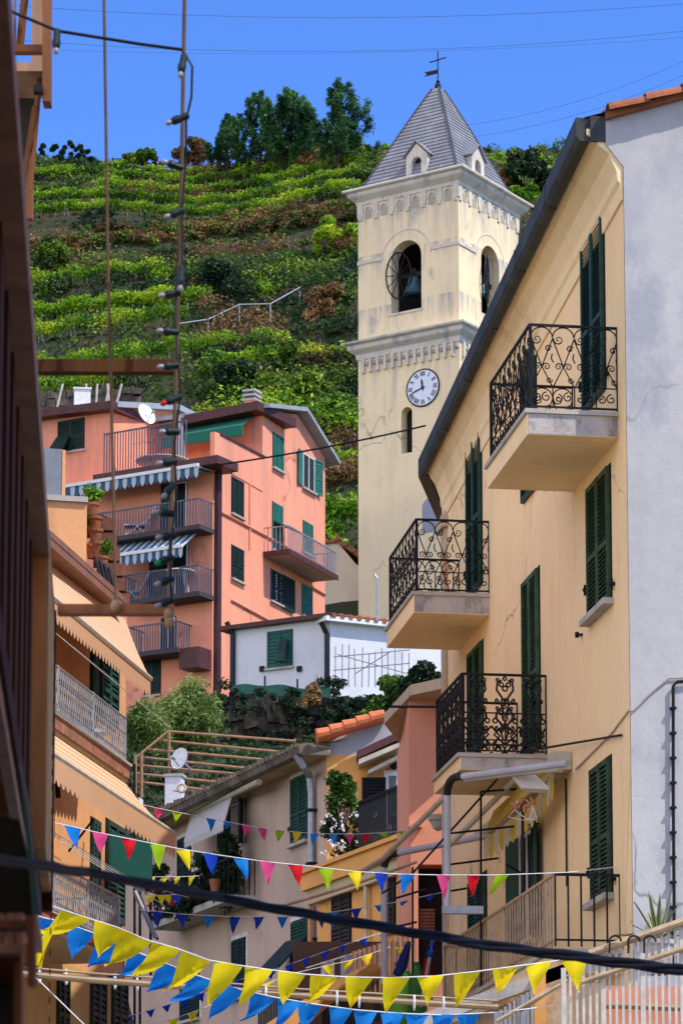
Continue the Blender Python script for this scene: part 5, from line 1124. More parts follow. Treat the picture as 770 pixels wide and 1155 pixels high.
for mt, nm, k in ((FLW, 'white_flowers', 40), (FLR, 'red_flowers', 44)):
    leafblob(nm, [(FG.W(rs_.uniform(b0+.1, b0+(b1-b0)*.5), rs_.uniform(.8, 1.0), zbb+rs_.uniform(.1, .8)), .06) for _ in range(k)], mt, 12, .08, t)
m = MB()
for a in (b0+(b1-b0)*.62, b0+(b1-b0)*.9): m.lathe(FG.W(a, .84, zbb+.12), [(.08, 0), (.13, .25), (.14, .27)], 10)
m.build('terracotta_pot', TILE, t)
# chimney, roof terrace railing of tan poles
t = thing('chimney', P(195, 905, 76), 'square white chimney on the roof terrace carrying the satellite dish', 'chimney'); m = MB(); p = P(186, 905, 76); F5 = F((p.x, p.y), (1, -.2)); m.box(F5, 0, .40, -.35, 0, p.z-.3, P(186, 876, 76).z); m.build('stack', WALLW, t); m = MB(); m.box(F5, -.04, .44, -.39, .04, P(186, 876, 76).z, P(186, 874, 76).z+.02); m.build('cap', STONE, t)
t = thing('chimney', P(150, 920, 77), 'low pale chimney at the far left end of the grey roof', 'chimney'); m = MB(); p = P(143, 930, 77); F5 = F((p.x, p.y), (1, -.2)); m.box(F5, 0, .32, -.35, 0, p.z-.8, P(143, 900, 77).z); m.build('stack', WALLW, t)
t = thing('pergola', P(240, 900, 79), 'open pergola of tan horizontal poles on the roof terrace', 'pergola'); TAN_ = paint('tan_pole', (.32, .18, .10), .6, .25, 5); FP = F((P(190, 860, 79).x, 79.), (1, -.06))
for (ul, vl, ur, vr) in ((190, 825, 333, 836), (180, 835, 315, 848), (165, 845, 300, 857), (158, 854, 292, 868), (153, 863, 280, 874), (150, 872, 262, 884), (150, 881, 250, 893), (200, 890, 240, 895)):
    m = MB(); m.bar(P(ul, vl, 79.5), P(ur, vr, 78), .035, 5); m.build('slat', TAN_, t)
for u, v0, v1 in ((191, 824, 905), (153, 852, 930), (228, 885, 900), (160, 848, 900)): m = MB(); m.bar(P(u, v0, 79.2), P(u, v1, 79.2), .04, 5); m.build('post', TAN_, t)
m = MB(); m.bar(P(153, 855, 79.2), P(191, 824, 79.4), .035, 5); m.build('slat', TAN_, t)
m = MB(); m.tube([P(205, 889, 74.5)+Vector((.09*math.cos(k*.524), -.02*k/12, .09*math.sin(k*.524)*1.1)) for k in range(12)], .035, 6, close=True); m.bar(P(196, 891, 74.8), P(205, 893, 74.6), .03); tag(m.build('vent_cowl', paint('tan_cowl', (.5, .38, .25), .6)), 'round tan vent cowl beside the white roof chimney', 'vent')
# ------------------------------------------------------------------ orange house
oh = thing('orange_house', P(410, 1000, 60), 'orange house with a flowered balcony over its slanting ledge', 'house')
pw = P(358, 1020, 62.5); FO = F((pw.x, pw.y), (.39, -1.)); FO.n = FO.n if FO.n.y < 0 else -FO.n; aO = FO.s_(478, 1020); zd = FO.z_(358, 985)
m = MB(); wall(m, FO, 0, aO, 0, zd-.3, [], .1); m.poly([FO.W(0, 0, 0), FO.W(0, -3, 0), FO.W(0, -3, zd), FO.W(0, 0, zd)]); m.build('wall', ORANGE, oh)
m = MB(); m.box(FO, -.3, aO, -1.2, .25, zd-.34, zd); m.box(FO, -.34, aO, .1, .32, zd-.02, zd+.06); sl = m.build('balcony', ORANGE, oh)
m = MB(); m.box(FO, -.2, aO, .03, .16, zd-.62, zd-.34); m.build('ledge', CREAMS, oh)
simple_rail('railing', FO, FO.s_(405, 930, .2), aO, .2, zd, zd+1.0, sl, 26, IRON, .014)
for (u0, u1, v0, v1) in ((376, 396, 1010, 1075), (436, 446, 990, 1050)): window(oh, FO, FO.rect(u0, u1, v0, v1), paint('dark_brown_shutter', (.035, .025, .02), .6), pitch=.08)
m = MB(); m.tube([FO.W(-.15, .1, zd-.4), FO.W(-.15, .1, 0)], .05, 7); m.build('downpipe', paint('tan_pipe', (.5, .28, .13), .5), oh)
m = MB(); m.tube([FO.W(FO.s_(418, 985), .1, FO.z_(418, 978)), FO.W(FO.s_(418, 985), .1, FO.z_(418, 1060))], .045, 7); m.tube([FO.W(FO.s_(418, 985), .1, FO.z_(418, 978)), FO.W(FO.s_(440, 975), .15, FO.z_(440, 972))], .045, 7); m.build('pipe', paint('cream_pipe', (.62, .5, .33), .5), oh)
# balcony door, dark leaf, lamp and awning case on the back wall
r_ = GE.rect(436, 456, 872, 935, .03); m = MB(); m.box(GE, r_[0]-.06, r_[1]+.06, .02, .05, r_[2], r_[3]+.06); d_ = m.build('door_frame', WHITE, oh); m = MB(); m.box(GE, r_[0]+.04, r_[0]+.2, .05, .06, r_[2]+.1, r_[3]-.06); m.box(GE, r_[0]+.26, r_[1]-.04, .05, .06, r_[2]+.1, r_[3]-.06); m.build('pane', GLASS, d_)
m = MB(); r2_ = GE.rect(408, 435, 877, 936, .06); shutter_leaf(m, GE, r2_[0], r2_[1], r2_[2], r2_[3], .06, pitch=.07); m.build('shutter', DARK, d_); m = MB(); shutter_leaf(m, GE, r_[1]+.02, r_[1]+.4, r_[2], r_[3], .06, pitch=.07); m.build('shutter', DARK, d_)
m = MB(); m.slant(GE, .62, 1.9, .03, .5, GE.z_(405, 850, .3)+.02, GE.z_(462, 822, .3)+.1, .16); m.build('awning_case', BROWN, oh); m = MB(); m.slant(GE, .66, 1.9, .08, .72, GE.z_(408, 856, .5)-.05, GE.z_(462, 830, .5), .1); m.slant(GE, .85, 1.45, .1, .5, GE.z_(424, 866, .5)-.05, GE.z_(450, 852, .5), .08); m.build('awning_roll', CREAMM, oh)
m = MB(); c = GE.W(GE.s_(444, 860), .16, GE.z_(444, 862)); m.ball(c, .1, 7, (1, 1, 1.5)); m.build('wall_lamp', DARK, oh)
t = thing('climbing_plant', P(385, 980, 62.), 'leafy climbing plant with small flowers at the left end of the orange balcony', 'plant'); rs_ = random.Random(21)
cl = [(P(rs_.uniform(372, 400), rs_.uniform(878, 925), 63.6), rs_.uniform(.1, .22)) for _ in range(20)]+[(P(388+rs_.uniform(-12, 12), 880+rs_.uniform(-4, 8), 63.8), .18) for _ in range(5)]; leafblob('foliage', cl, SCRUB, 170, .1, t); m = MB()
for k in range(4): m.tube([P(380+k*4, 985, 62.2), P(384+k*2, 930, 63.2), P(378+k*7, 890, 63.8)], .02, 5)
m.build('stem', BARK, t)
t = thing('flower_box', P(375, 990, 61.9), 'dark foliage with white geraniums hanging along the orange balcony', 'flower box'); cl = [(P(rs_.uniform(368, 415), rs_.uniform(928, 968), 61.7), rs_.uniform(.1, .2)) for _ in range(26)]; leafblob('foliage', cl, DARKL, 150, .09, t)
leafblob('white_flowers', [(P(rs_.gauss(386, 13), rs_.uniform(915, 968), 61.4), rs_.uniform(.03, .09)) for _ in range(30)], FLW, 9, .06, t)
t = thing('flower_box', P(452, 935, 59.5), 'white flowers on the railing at the right end of the orange balcony', 'flower box')
leafblob('white_flowers', [(P(rs_.uniform(445, 462), rs_.uniform(898, 938), 59.4), rs_.uniform(.03, .07)) for _ in range(24)], FLW, 9, .06, t); cl = [(P(rs_.uniform(446, 462), rs_.uniform(905, 938), 59.6), .12) for _ in range(9)]; leafblob('foliage', cl, DARKL, 120, .09, t)
# ------------------------------------------------------------------ salmon building
sb = thing('salmon_house', P(485, 900, 51), 'narrow salmon house with flat jutting roof slab, half hidden by the cream house', 'house'); ps = P(461, 880, 50.); FS = F((ps.x, ps.y), (1, .02)); zr_ = FS.z_(475, 790)
m = MB(); wall(m, FS, 0, 3, 0, zr_, [FS.rect(469, 500, 975, 1105)], .5); m.poly([FS.W(0, 0, 0), FS.W(0, -5, 0), FS.W(0, -5, zr_), FS.W(0, 0, zr_)][::-1]); m.build('wall', SALMON, sb)
A, B_, C_, D_ = P(432, 806, 52.), P(500, 759, 49.1), P(540, 770, 49.6), P(475, 806, 54.)
zt2 = A.z; m = MB(); A.z = B_.z = C_.z = D_.z = zt2-.14; fo = [A, P(462, 806, 50.6), P(512, 806, 47.9), P(560, 806, 50), P(480, 806, 56)]
for p in fo: p.z = zt2
A = P(433, 800, 52.); B_ = P(500, 757, 49.2); fo = [Vector((A.x, A.y, 0)), Vector((P(462, 808, 50).x, 49.6, 0)), Vector((B_.x+.1, 48.9, 0)), Vector((B_.x+1.5, 50, 0)), Vector((B_.x+1, 56, 0)), Vector((A.x+.4, 54.5, 0))]; zz = zr_
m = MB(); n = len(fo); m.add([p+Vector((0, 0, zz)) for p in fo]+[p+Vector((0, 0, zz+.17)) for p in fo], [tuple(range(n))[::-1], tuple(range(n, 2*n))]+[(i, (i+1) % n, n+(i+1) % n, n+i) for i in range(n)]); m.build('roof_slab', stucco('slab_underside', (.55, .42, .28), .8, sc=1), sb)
m = MB(); m.box(FS, .12, 1.3, -.45, -.4, 2, FS.z_(480, 976)); d_ = m.build('doorway', DARK, sb); m = MB(); r_ = FS.rect(474, 491, 1022, 1048)
for k in range(7): z = r_[2]+(r_[3]-r_[2])*k/7; m.box(FS, r_[0], r_[1], -.3, -.24, z, z+(r_[3]-r_[2])/9)
m.build('rolled_blind', WOOD, d_)
m = MB(); m.box(FS, .02, .14, .002, .03, 1, FS.z_(465, 930)); m.box(FS, -.02, .2, .0, .12, FS.z_(465, 934), FS.z_(465, 931)); m.build('pilaster', SALMON, sb)
m = MB(); m.bar(P(438, 797, 46), P(492, 797, 46), .02); tag(m.build('iron_bar', IRON), 'short black bar jutting in front of the salmon roof slab', 'bar')
m = MB(); c = P(494, 925, 46.5); m.lathe(c, [(.03, -.16), (.08, -.12), (.12, -.03), (.15, .0), (.16, .07), (.1, .07)], 14); tag(m.build('wall_bracket', STONE), 'pale moulded bracket on the wall between the grey pipe and the salmon house', 'bracket')

# ------------------------------------------------------------------ orange house with awnings, left
LOR = stucco('soft_orange_plaster', (.74, .38, .17), .85, stain=(.5, .25, .12), amt=.4, sc=1, bmp=.3); TERRA = cloth('terracotta_awning', (.64, .38, .22), .25, .08, 3)  # muted orange is the wall's own plaster colour
# striped awning cloth: fine ribs woven across
mt_, nt, b, out = newmat('ribbed_awning'); wv_ = N(nt, 'TexWave', bands_direction='Z'); wv_.inputs['Scale'].default_value = 3.2; wv_.inputs['Distortion'].default_value = .3; nt.links.new(coords(nt, (1, 1, 1)), wv_.inputs['Vector']); c = mixc(nt, ramp(nt, wv_.outputs[0], [(.25, 0.), (.5, 1.)]), (.54, .28, .14), (.74, .46, .27)); nt.links.new(c, b.inputs['Base Color']); b.inputs['Roughness'].default_value = .8; RIB = mt_
pl = P(65, 800, 36.); FA = F((pl.x, pl.y), (.183, 1.)); lh = thing('awning_house', FA.W(2, -2, 0), 'orange house on the left with two terracotta awnings and wire mesh balconies', 'house')
aE = FA.s_(142, 800, -1.0); aS = FA.s_(36, 800); ztop = FA.z_(100, 640)
m = MB(); m.poly([FA.W(aS, -1., 0), FA.W(aE, -1., 0), FA.W(aE, -1., FA.z_(140, 690, -1)), FA.W(aS, -1., FA.z_(60, 622, -1)+.5)]); m.poly([FA.W(aE, -1., 0), FA.W(aE, -6, 0), FA.W(aE, -6, FA.z_(140, 690, -1)), FA.W(aE, -1, FA.z_(140, 690, -1))]); m.build('wall', LOR, lh)
# upper ledge, brown beam
m = MB(); A, B_ = P(57, 606, 36.2), P(143, 682, 41.5); m.tube([A, B_], .01); up = Vector((0, 0, .17)); o = Vector((-1.3, 0, 0)); m.hexa([A-up*.6, B_-up*.6, B_-up*.6+o, A-up*.6+o], [A+up*.5, B_+up*.5, B_+up*.5+o, A+up*.5+o]); m.build('roof_edge', paint('rose_brown_edge', (.24, .12, .09), .7, .2, 3), lh)
def big_awning(TLp, TRp, BRp, BLp, drop, n, lab):
    m = MB(); K = 14
    for i in range(K):
        a, b = TLp.lerp(TRp, i/K), TLp.lerp(TRp, (i+1)/K); d, c = BLp.lerp(BRp, i/K), BLp.lerp(BRp, (i+1)/K)
        for j in range(4):
            q = lambda s_, e, f: s_.lerp(e, f)+Vector((0, 0, -.10*math.sin(math.pi*f)*.5)); m.poly([q(a, d, (j+1)/4), q(b, c, (j+1)/4), q(b, c, j/4), q(a, d, j/4)])
    t = thing('awning', BLp, lab, 'awning', 'terracotta awnings'); m.build('cloth', RIB, t)
    m = MB(); m.bar(BLp, BRp, .035, 6); m.build('front_bar', CREAMM, t); m = MB(); valance(m, [BLp+Vector((0, -.02, -.03)), BRp+Vector((0, -.02, -.03))], drop, n, mats=1, scal=.35); m.build('valance', TERRA, t)
    return t
t1 = big_awning(P(60, 632, 38.0), P(142, 700, 42.5), P(170, 766, 40.2), P(52, 668, 34.6), .24, 34, 'upper terracotta awning, fully lowered over the upper mesh balcony')
zU = FA.z_(65, 810)-.24; aU = FA.s_(141, 866)
t2 = big_awning(FA.W(aS-1, .02, zU), FA.W(aU, .02, zU), FA.W(aU+.5, .5, zU-.55), FA.W(aS-1, .5, zU-.55), .02, 1, 'lower terracotta awning under the upper balcony')
m = MB(); A, B_ = FA.W(aS-1, .52, zU-.62), FA.W(aU+.55, .52, zU-.62); n = 34
for i in range(20): a, b = A.lerp(B_, i/20), A.lerp(B_, (i+1)/20); m.poly([b+Vector((0, 0, -.06)), a+Vector((0, 0, -.06)), a+Vector((0, .02, .07)), b+Vector((0, .02, .07))])
valance(m, [A+Vector((0, 0, -.06)), B_+Vector((0, 0, -.06))], .2, 30, mats=1, scal=.35); m.mi = 0; m.build('valance', TERRA, t2); m = MB(); m.bar(P(78, 960, 39), P(105, 925, 38.6), .02); m.bar(P(62, 845, 36.8), P(66, 900, 36.8), .03); m.bar(P(133, 887, 40.8), P(136, 925, 40.6), .03); m.build('arm', IRON, t2)
def mesh_rail(Fr, a0, a1, off, z0, z1, parent, n=26):
    m = MB(); H = z1-z0; W_2 = H*.5
    for i in range(-6, n*2):
        for s_ in (0, 1):
            x0 = a0+(a1-a0)*i/(n*2)*1.0; x1 = x0+H*.35; p = [(x0, z0), (x1, z1)] if s_ == 0 else [(x1, z0), (x0, z1)]
            q = []
            for (x, z) in p: q.append((x, z))
            (xa, za), (xb, zb2) = q
            if xb > a1: f = (a1-xa)/(xb-xa); xb, zb2 = a1, za+(zb2-za)*f
            if xa > a1: f = (a1-xb)/(xa-xb); xa, za = a1, zb2+(za-zb2)*f
            if xa < a0: f = (a0-xa)/(xb-xa); xa, za = a0, za+(zb2-za)*f
            if xb < a0: f = (a0-xb)/(xa-xb); xb, zb2 = a0, zb2+(za-zb2)*f
            if max(xa, xb) <= a1+.01 and min(xa, xb) >= a0-.01: m.bar(Fr.W(xa, off, za), Fr.W(xb, off, zb2), .006, 4)
    m.build('wire_mesh', METAL, parent); m = MB()
    for k in range(4): a = a0+(a1-a0)*k/3; m.bar(Fr.W(a, off, z0-.15), Fr.W(a, off, z1+.02), .018, 5)
    for z in (z0+.02, z1): m.bar(Fr.W(a0, off, z), Fr.W(a1, off, z), .015, 5)
    m.bar(Fr.W(a1, off, z1), Fr.W(a1, off-1, z1), .015, 5); m.bar(Fr.W(a1, off, z0), Fr.W(a1, off-1, z0), .015, 5)
    for k in range(1, 12): m.bar(Fr.W(a1, off-k/12, z0), Fr.W(a1, off-k/12, z1), .007, 4)
    m.build('railing', METAL, parent)
for (vt, vb, ue, vte, nm, fas, und) in ((752, 806, 141, 0, 'upper', .17, .3), (975, 1030, 134, 0, 'lower', .16, .25)):
    z1, z0 = FA.z_(65, vt), FA.z_(65, vb+4); a1 = FA.s_(ue, vb+60); m = MB(); m.box(FA, aS-3, a1, -1., .06, z0-fas, z0-.02); sl = m.build('balcony', paint('balcony_fascia_'+nm, (.30, .14, .09) if nm == 'upper' else (.33, .1, .07), .7, .35, 6), lh); sl['label'] = nm+' wire mesh balcony'
    m = MB(); m.box(FA, aS-3, a1+.02, -1., .02, z0-fas-.05, z0-fas-.002); m.build('underside', CREAMS, sl); m = MB(); m.box(FA, aS-3, a1+.03, -1, .09, z0-.018, z0+.01); m.build('coping', STONE, sl)
    mesh_rail(FA, aS-.5, a1, .0, z0+.05, z1, sl)
    for k in range(4): m = MB(); m.bar(FA.W(aS, .12+.12*k, z1+.28-.1*k), FA.W(a1+.3, .12+.12*k, z1+.24-.1*k), .006, 4); m.build('clothes_line', WHITE, sl)
for (u0, u1, v0, v1) in ((102, 108, 735, 812), (112, 131, 740, 816), (102, 110, 925, 1030), (119, 138, 930, 1040)):
    r_ = FA.rect(u0, u1, v0, v1, -1.); Fi = FA.sub(0, -1.); window(lh, Fi, r_, GREEN, pitch=.07, sill=False)
m = MB(); Fi = FA.sub(0, -1.); z0 = FA.z_(65, 1100); m.box(Fi, aS, aE, .0, .04, 0, FA.z_(80, 1090, -1)); m.build('plinth', stucco('ochre_plaster', (.6, .36, .14), .8, sc=1.5), lh)
for (u0, u1) in ((60, 72), (98, 114), (122, 138)):
    r_ = Fi.rect(u0, u1, 1104, 1180); window(lh, Fi, r_, DKGREEN, pitch=.08, sill=False, off=.05, name='door')
# plastic chair behind the mesh
t = thing('garden_chair', FA.W(FA.s_(96, 820, -.5), -.5, FA.z_(65, 810)), 'white plastic garden chair behind the mesh of the upper left balcony', 'chair'); c = FA.W(FA.s_(96, 820, -.5), -.5, FA.z_(65, 810)); f = F((c.x, c.y), (.9, .4)); m = MB(); m.box(f, -.22, .22, -.22, .22, c.z+.40, c.z+.44); m.build('seat', WHITE, t)
for a in (-.2, .2):
    for o in (-.2, .2): m = MB(); m.bar(f.W(a, o, c.z), f.W(a*.9, o*.9, c.z+.4), .02); m.build('leg', WHITE, t)
m = MB()
for k in range(6): m.bar(f.W(-.2+.08*k, -.2, c.z+.42), f.W(-.2+.08*k, -.3, c.z+.85), .018)
m.bar(f.W(-.22, -.3, c.z+.86), f.W(.22, -.3, c.z+.86), .025); m.build('backrest', WHITE, t)
# green netting strung below the lower awning
m = MB(); A = [P(125, 938, 41.5), P(172, 950, 42.5), P(172, 1000, 42.5), P(125, 985, 41.5)]; m.poly(A[::-1]); tag(m.build('shade_netting', cloth('dark_green_net', (.015, .10, .08))), 'dark green netting stretched beyond the lower awning', 'netting')
# block of the neighbouring roof terrace with tiles and pots
nb = thing('rooftop_block', P(75, 600, 44), 'orange rooftop wall with grey chimney slab rising left of the pink house', 'rooftop'); p = P(52, 650, 43.5); FN = F((p.x, p.y), (1, .25)); m = MB(); m.box(FN, -1.5, FN.s_(98, 600), -2, 0, FN.z_(75, 660), FN.z_(75, 566)); m.build('wall', LOR, nb)
m = MB(); m.box(FN, -1.5, FN.s_(99, 570), -2.05, .05, FN.z_(75, 566)+.001, FN.z_(75, 563)+.04); m.build('coping', STONE, nb)
p = P(50, 540, 43.9); FQ = F((p.x, p.y), (1, .2)); m = MB(); m.box(FQ, 0, FQ.s_(70, 540), -.3, 0, FQ.z_(60, 568), FQ.z_(60, 506)); c_ = m.build('chimney', stucco('blue_grey_render', (.25, .28, .31), .7, sc=2), nb); m = MB(); m.box(FQ, FQ.s_(70, 540)+.002, FQ.s_(74, 540), -.32, .01, FQ.z_(60, 568), FQ.z_(60, 507)); m.build('edge', LOR, c_)
FN2 = F(tuple(FN.W(FN.s_(98, 600), 0, 0))[:2], (.4, 1))
for i, (u, v, s_) in enumerate(((104, 575, 1.), (107, 592, 1.1), (108, 606, 1.1), (110, 622, 1.2), (104, 622, 1.), (116, 634, .9))):
    t = thing('terracotta_pot', P(u, v+8, 44.2), ['terracotta pot with yellow green plant, highest on the stepped wall', 'wide terracotta pot second from the top of the stepped wall', 'cracked terracotta pot in the middle of the stepped wall', 'largest terracotta pot, low on the stepped wall', 'plain pot pressed against the orange rooftop wall', 'lowest small pot with yellow flowers, right end of the stepped wall'][i], 'flower pot', 'pots on the stepped wall'); c = P(u, v+8, 44.2); r_ = .085*s_; m = MB(); m.lathe(c, [(r_*.75, 0), (r_*1.05, .16*s_), (r_*1.2, .16*s_), (r_*1.2, .2*s_), (r_, .2*s_)], 12); m.build('pot', TILE, t)
    if i in (0, 2, 5): leafblob('plant', [(c+Vector((random.uniform(-.08, .08), 0, .27*s_+random.uniform(0, .12))), .11) for _ in range(6)], VINE, 90, .06, t)
m = MB()
for k in range(6): q0_, q1_ = P(103+k*3.6, 584+k*17, 44.6), P(128+k*1.5, 592+k*17, 44.6); m.box(F((q0_.x, q0_.y), (1, .1)), -.05, .32, -.4, .1, q0_.z-.2, q0_.z-.02)
m.build('stepped_wall', stucco('old_brick', (.33, .13, .08), .5, stain=(.1, .06, .05), amt=.7, sc=4, bmp=.8), nb)
m = MB(); A = P(112, 640, 43.8)
for k in range(4): m.bar(P(108+k*5, 628+k*4, 43.6), P(120+k*5, 672+k*4, 43.6), .03)
tag(m.build('leaning_rack', paint('dark_slats', (.03, .025, .03), .6)), 'dark leaning slats under the flower pots', 'rack')
# dark iron lattice mast between the left house and the grey house
t = thing('iron_mast', P(150, 1100, 47), 'thin black iron scaffold mast right of the mesh balconies', 'mast')
for (a, b) in (((139, 880), (139, 1155)), ((152, 862), (152, 1155)), ((170, 960), (170, 1100)), ((141, 865), (172, 945)), ((150, 990), (178, 1060)), ((139, 905), (168, 935)), ((158, 1000), (158, 1155))): m = MB(); m.bar(P(*a, 46), P(*b, 46), .02, 5); m.build('rod', IRON, t)
m = MB(); m.bar(P(152, 1005, 45), P(176, 1058, 45), .035, 4); m.build('brace', METAL, t)
# ------------------------------------------------------------------ near building on the left, in shade
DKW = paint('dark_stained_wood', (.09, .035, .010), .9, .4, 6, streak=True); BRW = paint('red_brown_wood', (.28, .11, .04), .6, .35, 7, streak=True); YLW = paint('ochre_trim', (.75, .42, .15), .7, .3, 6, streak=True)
OLIVEM = stucco('olive_canvas', (.05, .055, .03), .5, stain=(.02, .018, .012), amt=.7, sc=4); TEAL = paint('pale_teal_board', (.10, .2, .17), .6); LITW = paint('lit_wood', (.45, .26, .15), .6, .3, 6, streak=True)  # the lit wood carries sunlight in its lighter colour
nh = thing('timber_house', (-1.6, 8, 0), 'dark timber clad building close by at the left edge, blurred', 'house')
pc_ = P(62, 690, 11.); FT = F((pc_.x, pc_.y), (-.073, 1.)); z_e = pc_.z; aN_ = -9.
m = MB()
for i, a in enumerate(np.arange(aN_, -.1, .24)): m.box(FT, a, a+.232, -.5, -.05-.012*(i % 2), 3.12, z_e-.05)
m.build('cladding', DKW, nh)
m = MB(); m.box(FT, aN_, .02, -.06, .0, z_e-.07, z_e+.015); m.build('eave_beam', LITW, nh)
m = MB(); m.tube([FT.W(aN_, -.05, z_e+.035), FT.W(-.3, -.05, z_e+.035)], .022, 8); m.build('gutter', paint('blue_grey_gutter', (.06, .08, .12), .35, .2, 3), nh)
m = MB(); m.box(FT, aN_, -.34, -.045, -.02, z_e-1.25, z_e-1.21); m.build('rail', LITW, nh)
m = MB(); m.box(FT, -1.1, -.03, -.3, .0, 3.1, z_e-.0); m.build('corner_board', YLW, nh); m = MB(); m.box(FT, -.03, .02, -.3, .006, 3.04, z_e-.0); m.build('corner_edge', DKW, nh)
rs_ = random.Random(4)
for k in range(26): m = MB(); z = 2.6+.055*k+rs_.uniform(-.02, .02); m.box(FT, -.12-.05*math.sin(k*.5), -.09-.05*math.sin(k*.5), .0, .004, z, z+.02); m.build('nail', DKW, nh)
m = MB(); m.box(FT, aN_, -.05, -2.5, -.03, 3.02, 3.1); m.build('jetty_floor', DKW, nh)
m = MB()
for i in range(18): m.box(FT, aN_+.5*i, aN_+.5*i+.09, -2.4, -.04, 2.9, 3.02)
m.build('jetty_joists', WOOD, nh); m = MB(); m.box(FT, aN_, -.2, -2.6, -.5, 0, 3.02); m.build('ground_floor_wall', OLIVEM, nh)
# olive canvas and the small wooden structure at the bottom
m = MB(); q = [P(-60, 905, 6.6), P(22, 925, 6.6), P(45, 1030, 6.6), P(-60, 1033, 6.6)]; m.hexa([x+Vector((0, .03, 0)) for x in (q[3], q[2], q[1], q[0])], [x for x in (q[3], q[2], q[1], q[0])]); m.build('canvas', OLIVEM, nh)
m = MB(); q = [P(22, 860, 6.5), P(30, 900, 6.5), P(45, 1030, 6.5), P(37, 1030, 6.5)]; m.hexa([x+Vector((0, .03, 0)) for x in q[::-1]], q[::-1]); m.build('teal_board', TEAL, nh)
t = thing('wooden_balcony', P(20, 1150, 5.3), 'red brown wooden balcony frame at the bottom left corner', 'balcony'); 
def plank(u0, v0, u1, v1, Y, mt, nm='plank', th=.05, par=None):
    m = MB(); a, b, c, d = P(u0, v1, Y), P(u1, v1, Y), P(u1, v0, Y), P(u0, v0, Y); o = Vector((0, th, 0)); m.hexa([a, b, b+o, a+o], [d, c, c+o, d+o]); return m.build(nm, mt, par or t)
plank(31, 1032, 39, 1110, 5.2, BRW, 'post'); plank(-60, 1038, 31, 1047, 5.24, BRW, 'rail'); plank(-60, 1064, 28, 1075, 5.22, LITW, 'rail'); plank(24, 1064, 30, 1088, 5.2, LITW, 'bracket')
for u in (-40, -22, -5, 8, 18): plank(u, 1030, u+8, 1064, 5.35, LITW, 'slat')
plank(-60, 1076, 24, 1108, 5.45, DKW, 'panel'); plank(-60, 1108, 16, 1175, 5.5, OLIVEM, 'panel'); plank(16, 1085, 24, 1175, 5.4, BRW, 'post')
# gable structure at top left, a house farther on
t = thing('wooden_dormer', P(30, 150, 15), 'wooden loft frame with small white shelf at the top left corner', 'loft frame')
plank(48, -60, 57, 114, 15., BRW, 'post', .1); plank(36, -60, 48, 70, 15.6, LITW, 'board', .1); plank(0, 50, 48, 58, 15.1, BRW, 'rail'); plank(0, 70, 48, 80, 15.0, LITW, 'shelf', .35); plank(16, -60, 18, 50, 15.2, BRW, 'rod', .03)
m = MB(); q = [P(2, 82, 15.3), P(44, 82, 15.3), P(38, 150, 15.6), P(20, 245, 15.9), P(2, 245, 16.)]; k = len(q); o = Vector((-.1, .5, 0)); m.add(q+[x+o for x in q], [tuple(range(k))[::-1], tuple(range(k, 2*k))]+[(i, (i+1) % k, k+(i+1) % k, k+i) for i in range(k)]); m.build('panel', stucco('dark_olive_board', (.09, .085, .07), .6, sc=3), t)
m = MB(); m.bar(P(45, 88, 15.1), P(31, 245, 15.3), .016, 4); m.bar(P(41, 120, 15.1), P(27, 210, 15.3), .02, 4); m.bar(P(30, -20, 15.1), P(22, 60, 15.3), .02, 4); m.build('strut', BRW, t); plank(30, 200, 37, 246, 15.4, BRW, 'post'); plank(38, 95, 48, 103, 14.95, IRON, 'hinge')
# ------------------------------------------------------------------ washing line frame with hanging lamp string
t = thing('line_frame', P(62, 686, 11), 'two brown brackets with tall upright rods sticking out from the timber building', 'bracket frame')
STK = paint('bamboo', (.12, .065, .03), .6, .3, 6)
plank(40, 405, 203, 419, 11.2, DKW, 'bracket', .05); plank(65, 681, 196, 692, 11., BRW, 'bracket', .05)
m = MB(); m.tube([P(117, -40, 11.1), P(122, 300, 11.1), P(127, 500, 11.1), P(131, 683, 11.05)], .0062, 6); m.build('rod', STK, t); m = MB(); m.tube([P(209, -40, 11.1), P(205, 190, 11.1), P(200, 380, 11.1), P(190, 690, 11.05)], .0082, 6); m.build('rod', STK, t)
m = MB()
for (u, v) in ((130, 684), (190, 694), (191, 702)): m.ball(P(u, v, 10.98), .017, 7, (1, 1, 1.4))
m.build('knot', paint('tape', (.5, .32, .14), .6), t)
ls_ = thing('light_string', P(205, 20, 11), 'string of dark sockets with small clear bulbs, wound down the right rod', 'string lights'); SOCK = paint('dark_green_socket', (.012, .025, .025), .4, .2, 5); BULB = paint('frosted_bulb', (.30, .29, .31), .15, .05); REDB = paint('red_bulb', (.5, .01, .02), .25); GRNB = paint('green_bulb', (.01, .3, .08), .25)
m = MB(); m.tube([P(-20, -6, 10.9), P(18, 15, 10.9), P(66, 35, 10.9), P(110, 42, 10.9), P(160, 50, 10.9), P(206, 56, 10.9)], .006, 6)
wire = [P(206, 56, 10.9), P(217, 75, 10.9), P(216, 110, 10.9), P(210, 135, 10.9), P(210, 180, 10.95), P(205, 240, 10.95), P(206, 300, 10.95), P(198, 340, 10.95), P(200, 400, 10.9), P(204, 440, 10.9), P(197, 500, 10.9), P(199, 560, 10.9), P(192, 620, 10.9), P(193, 680, 10.9)]; m.tube(wire, .0045, 5); m.build('cord', IRON, ls_)
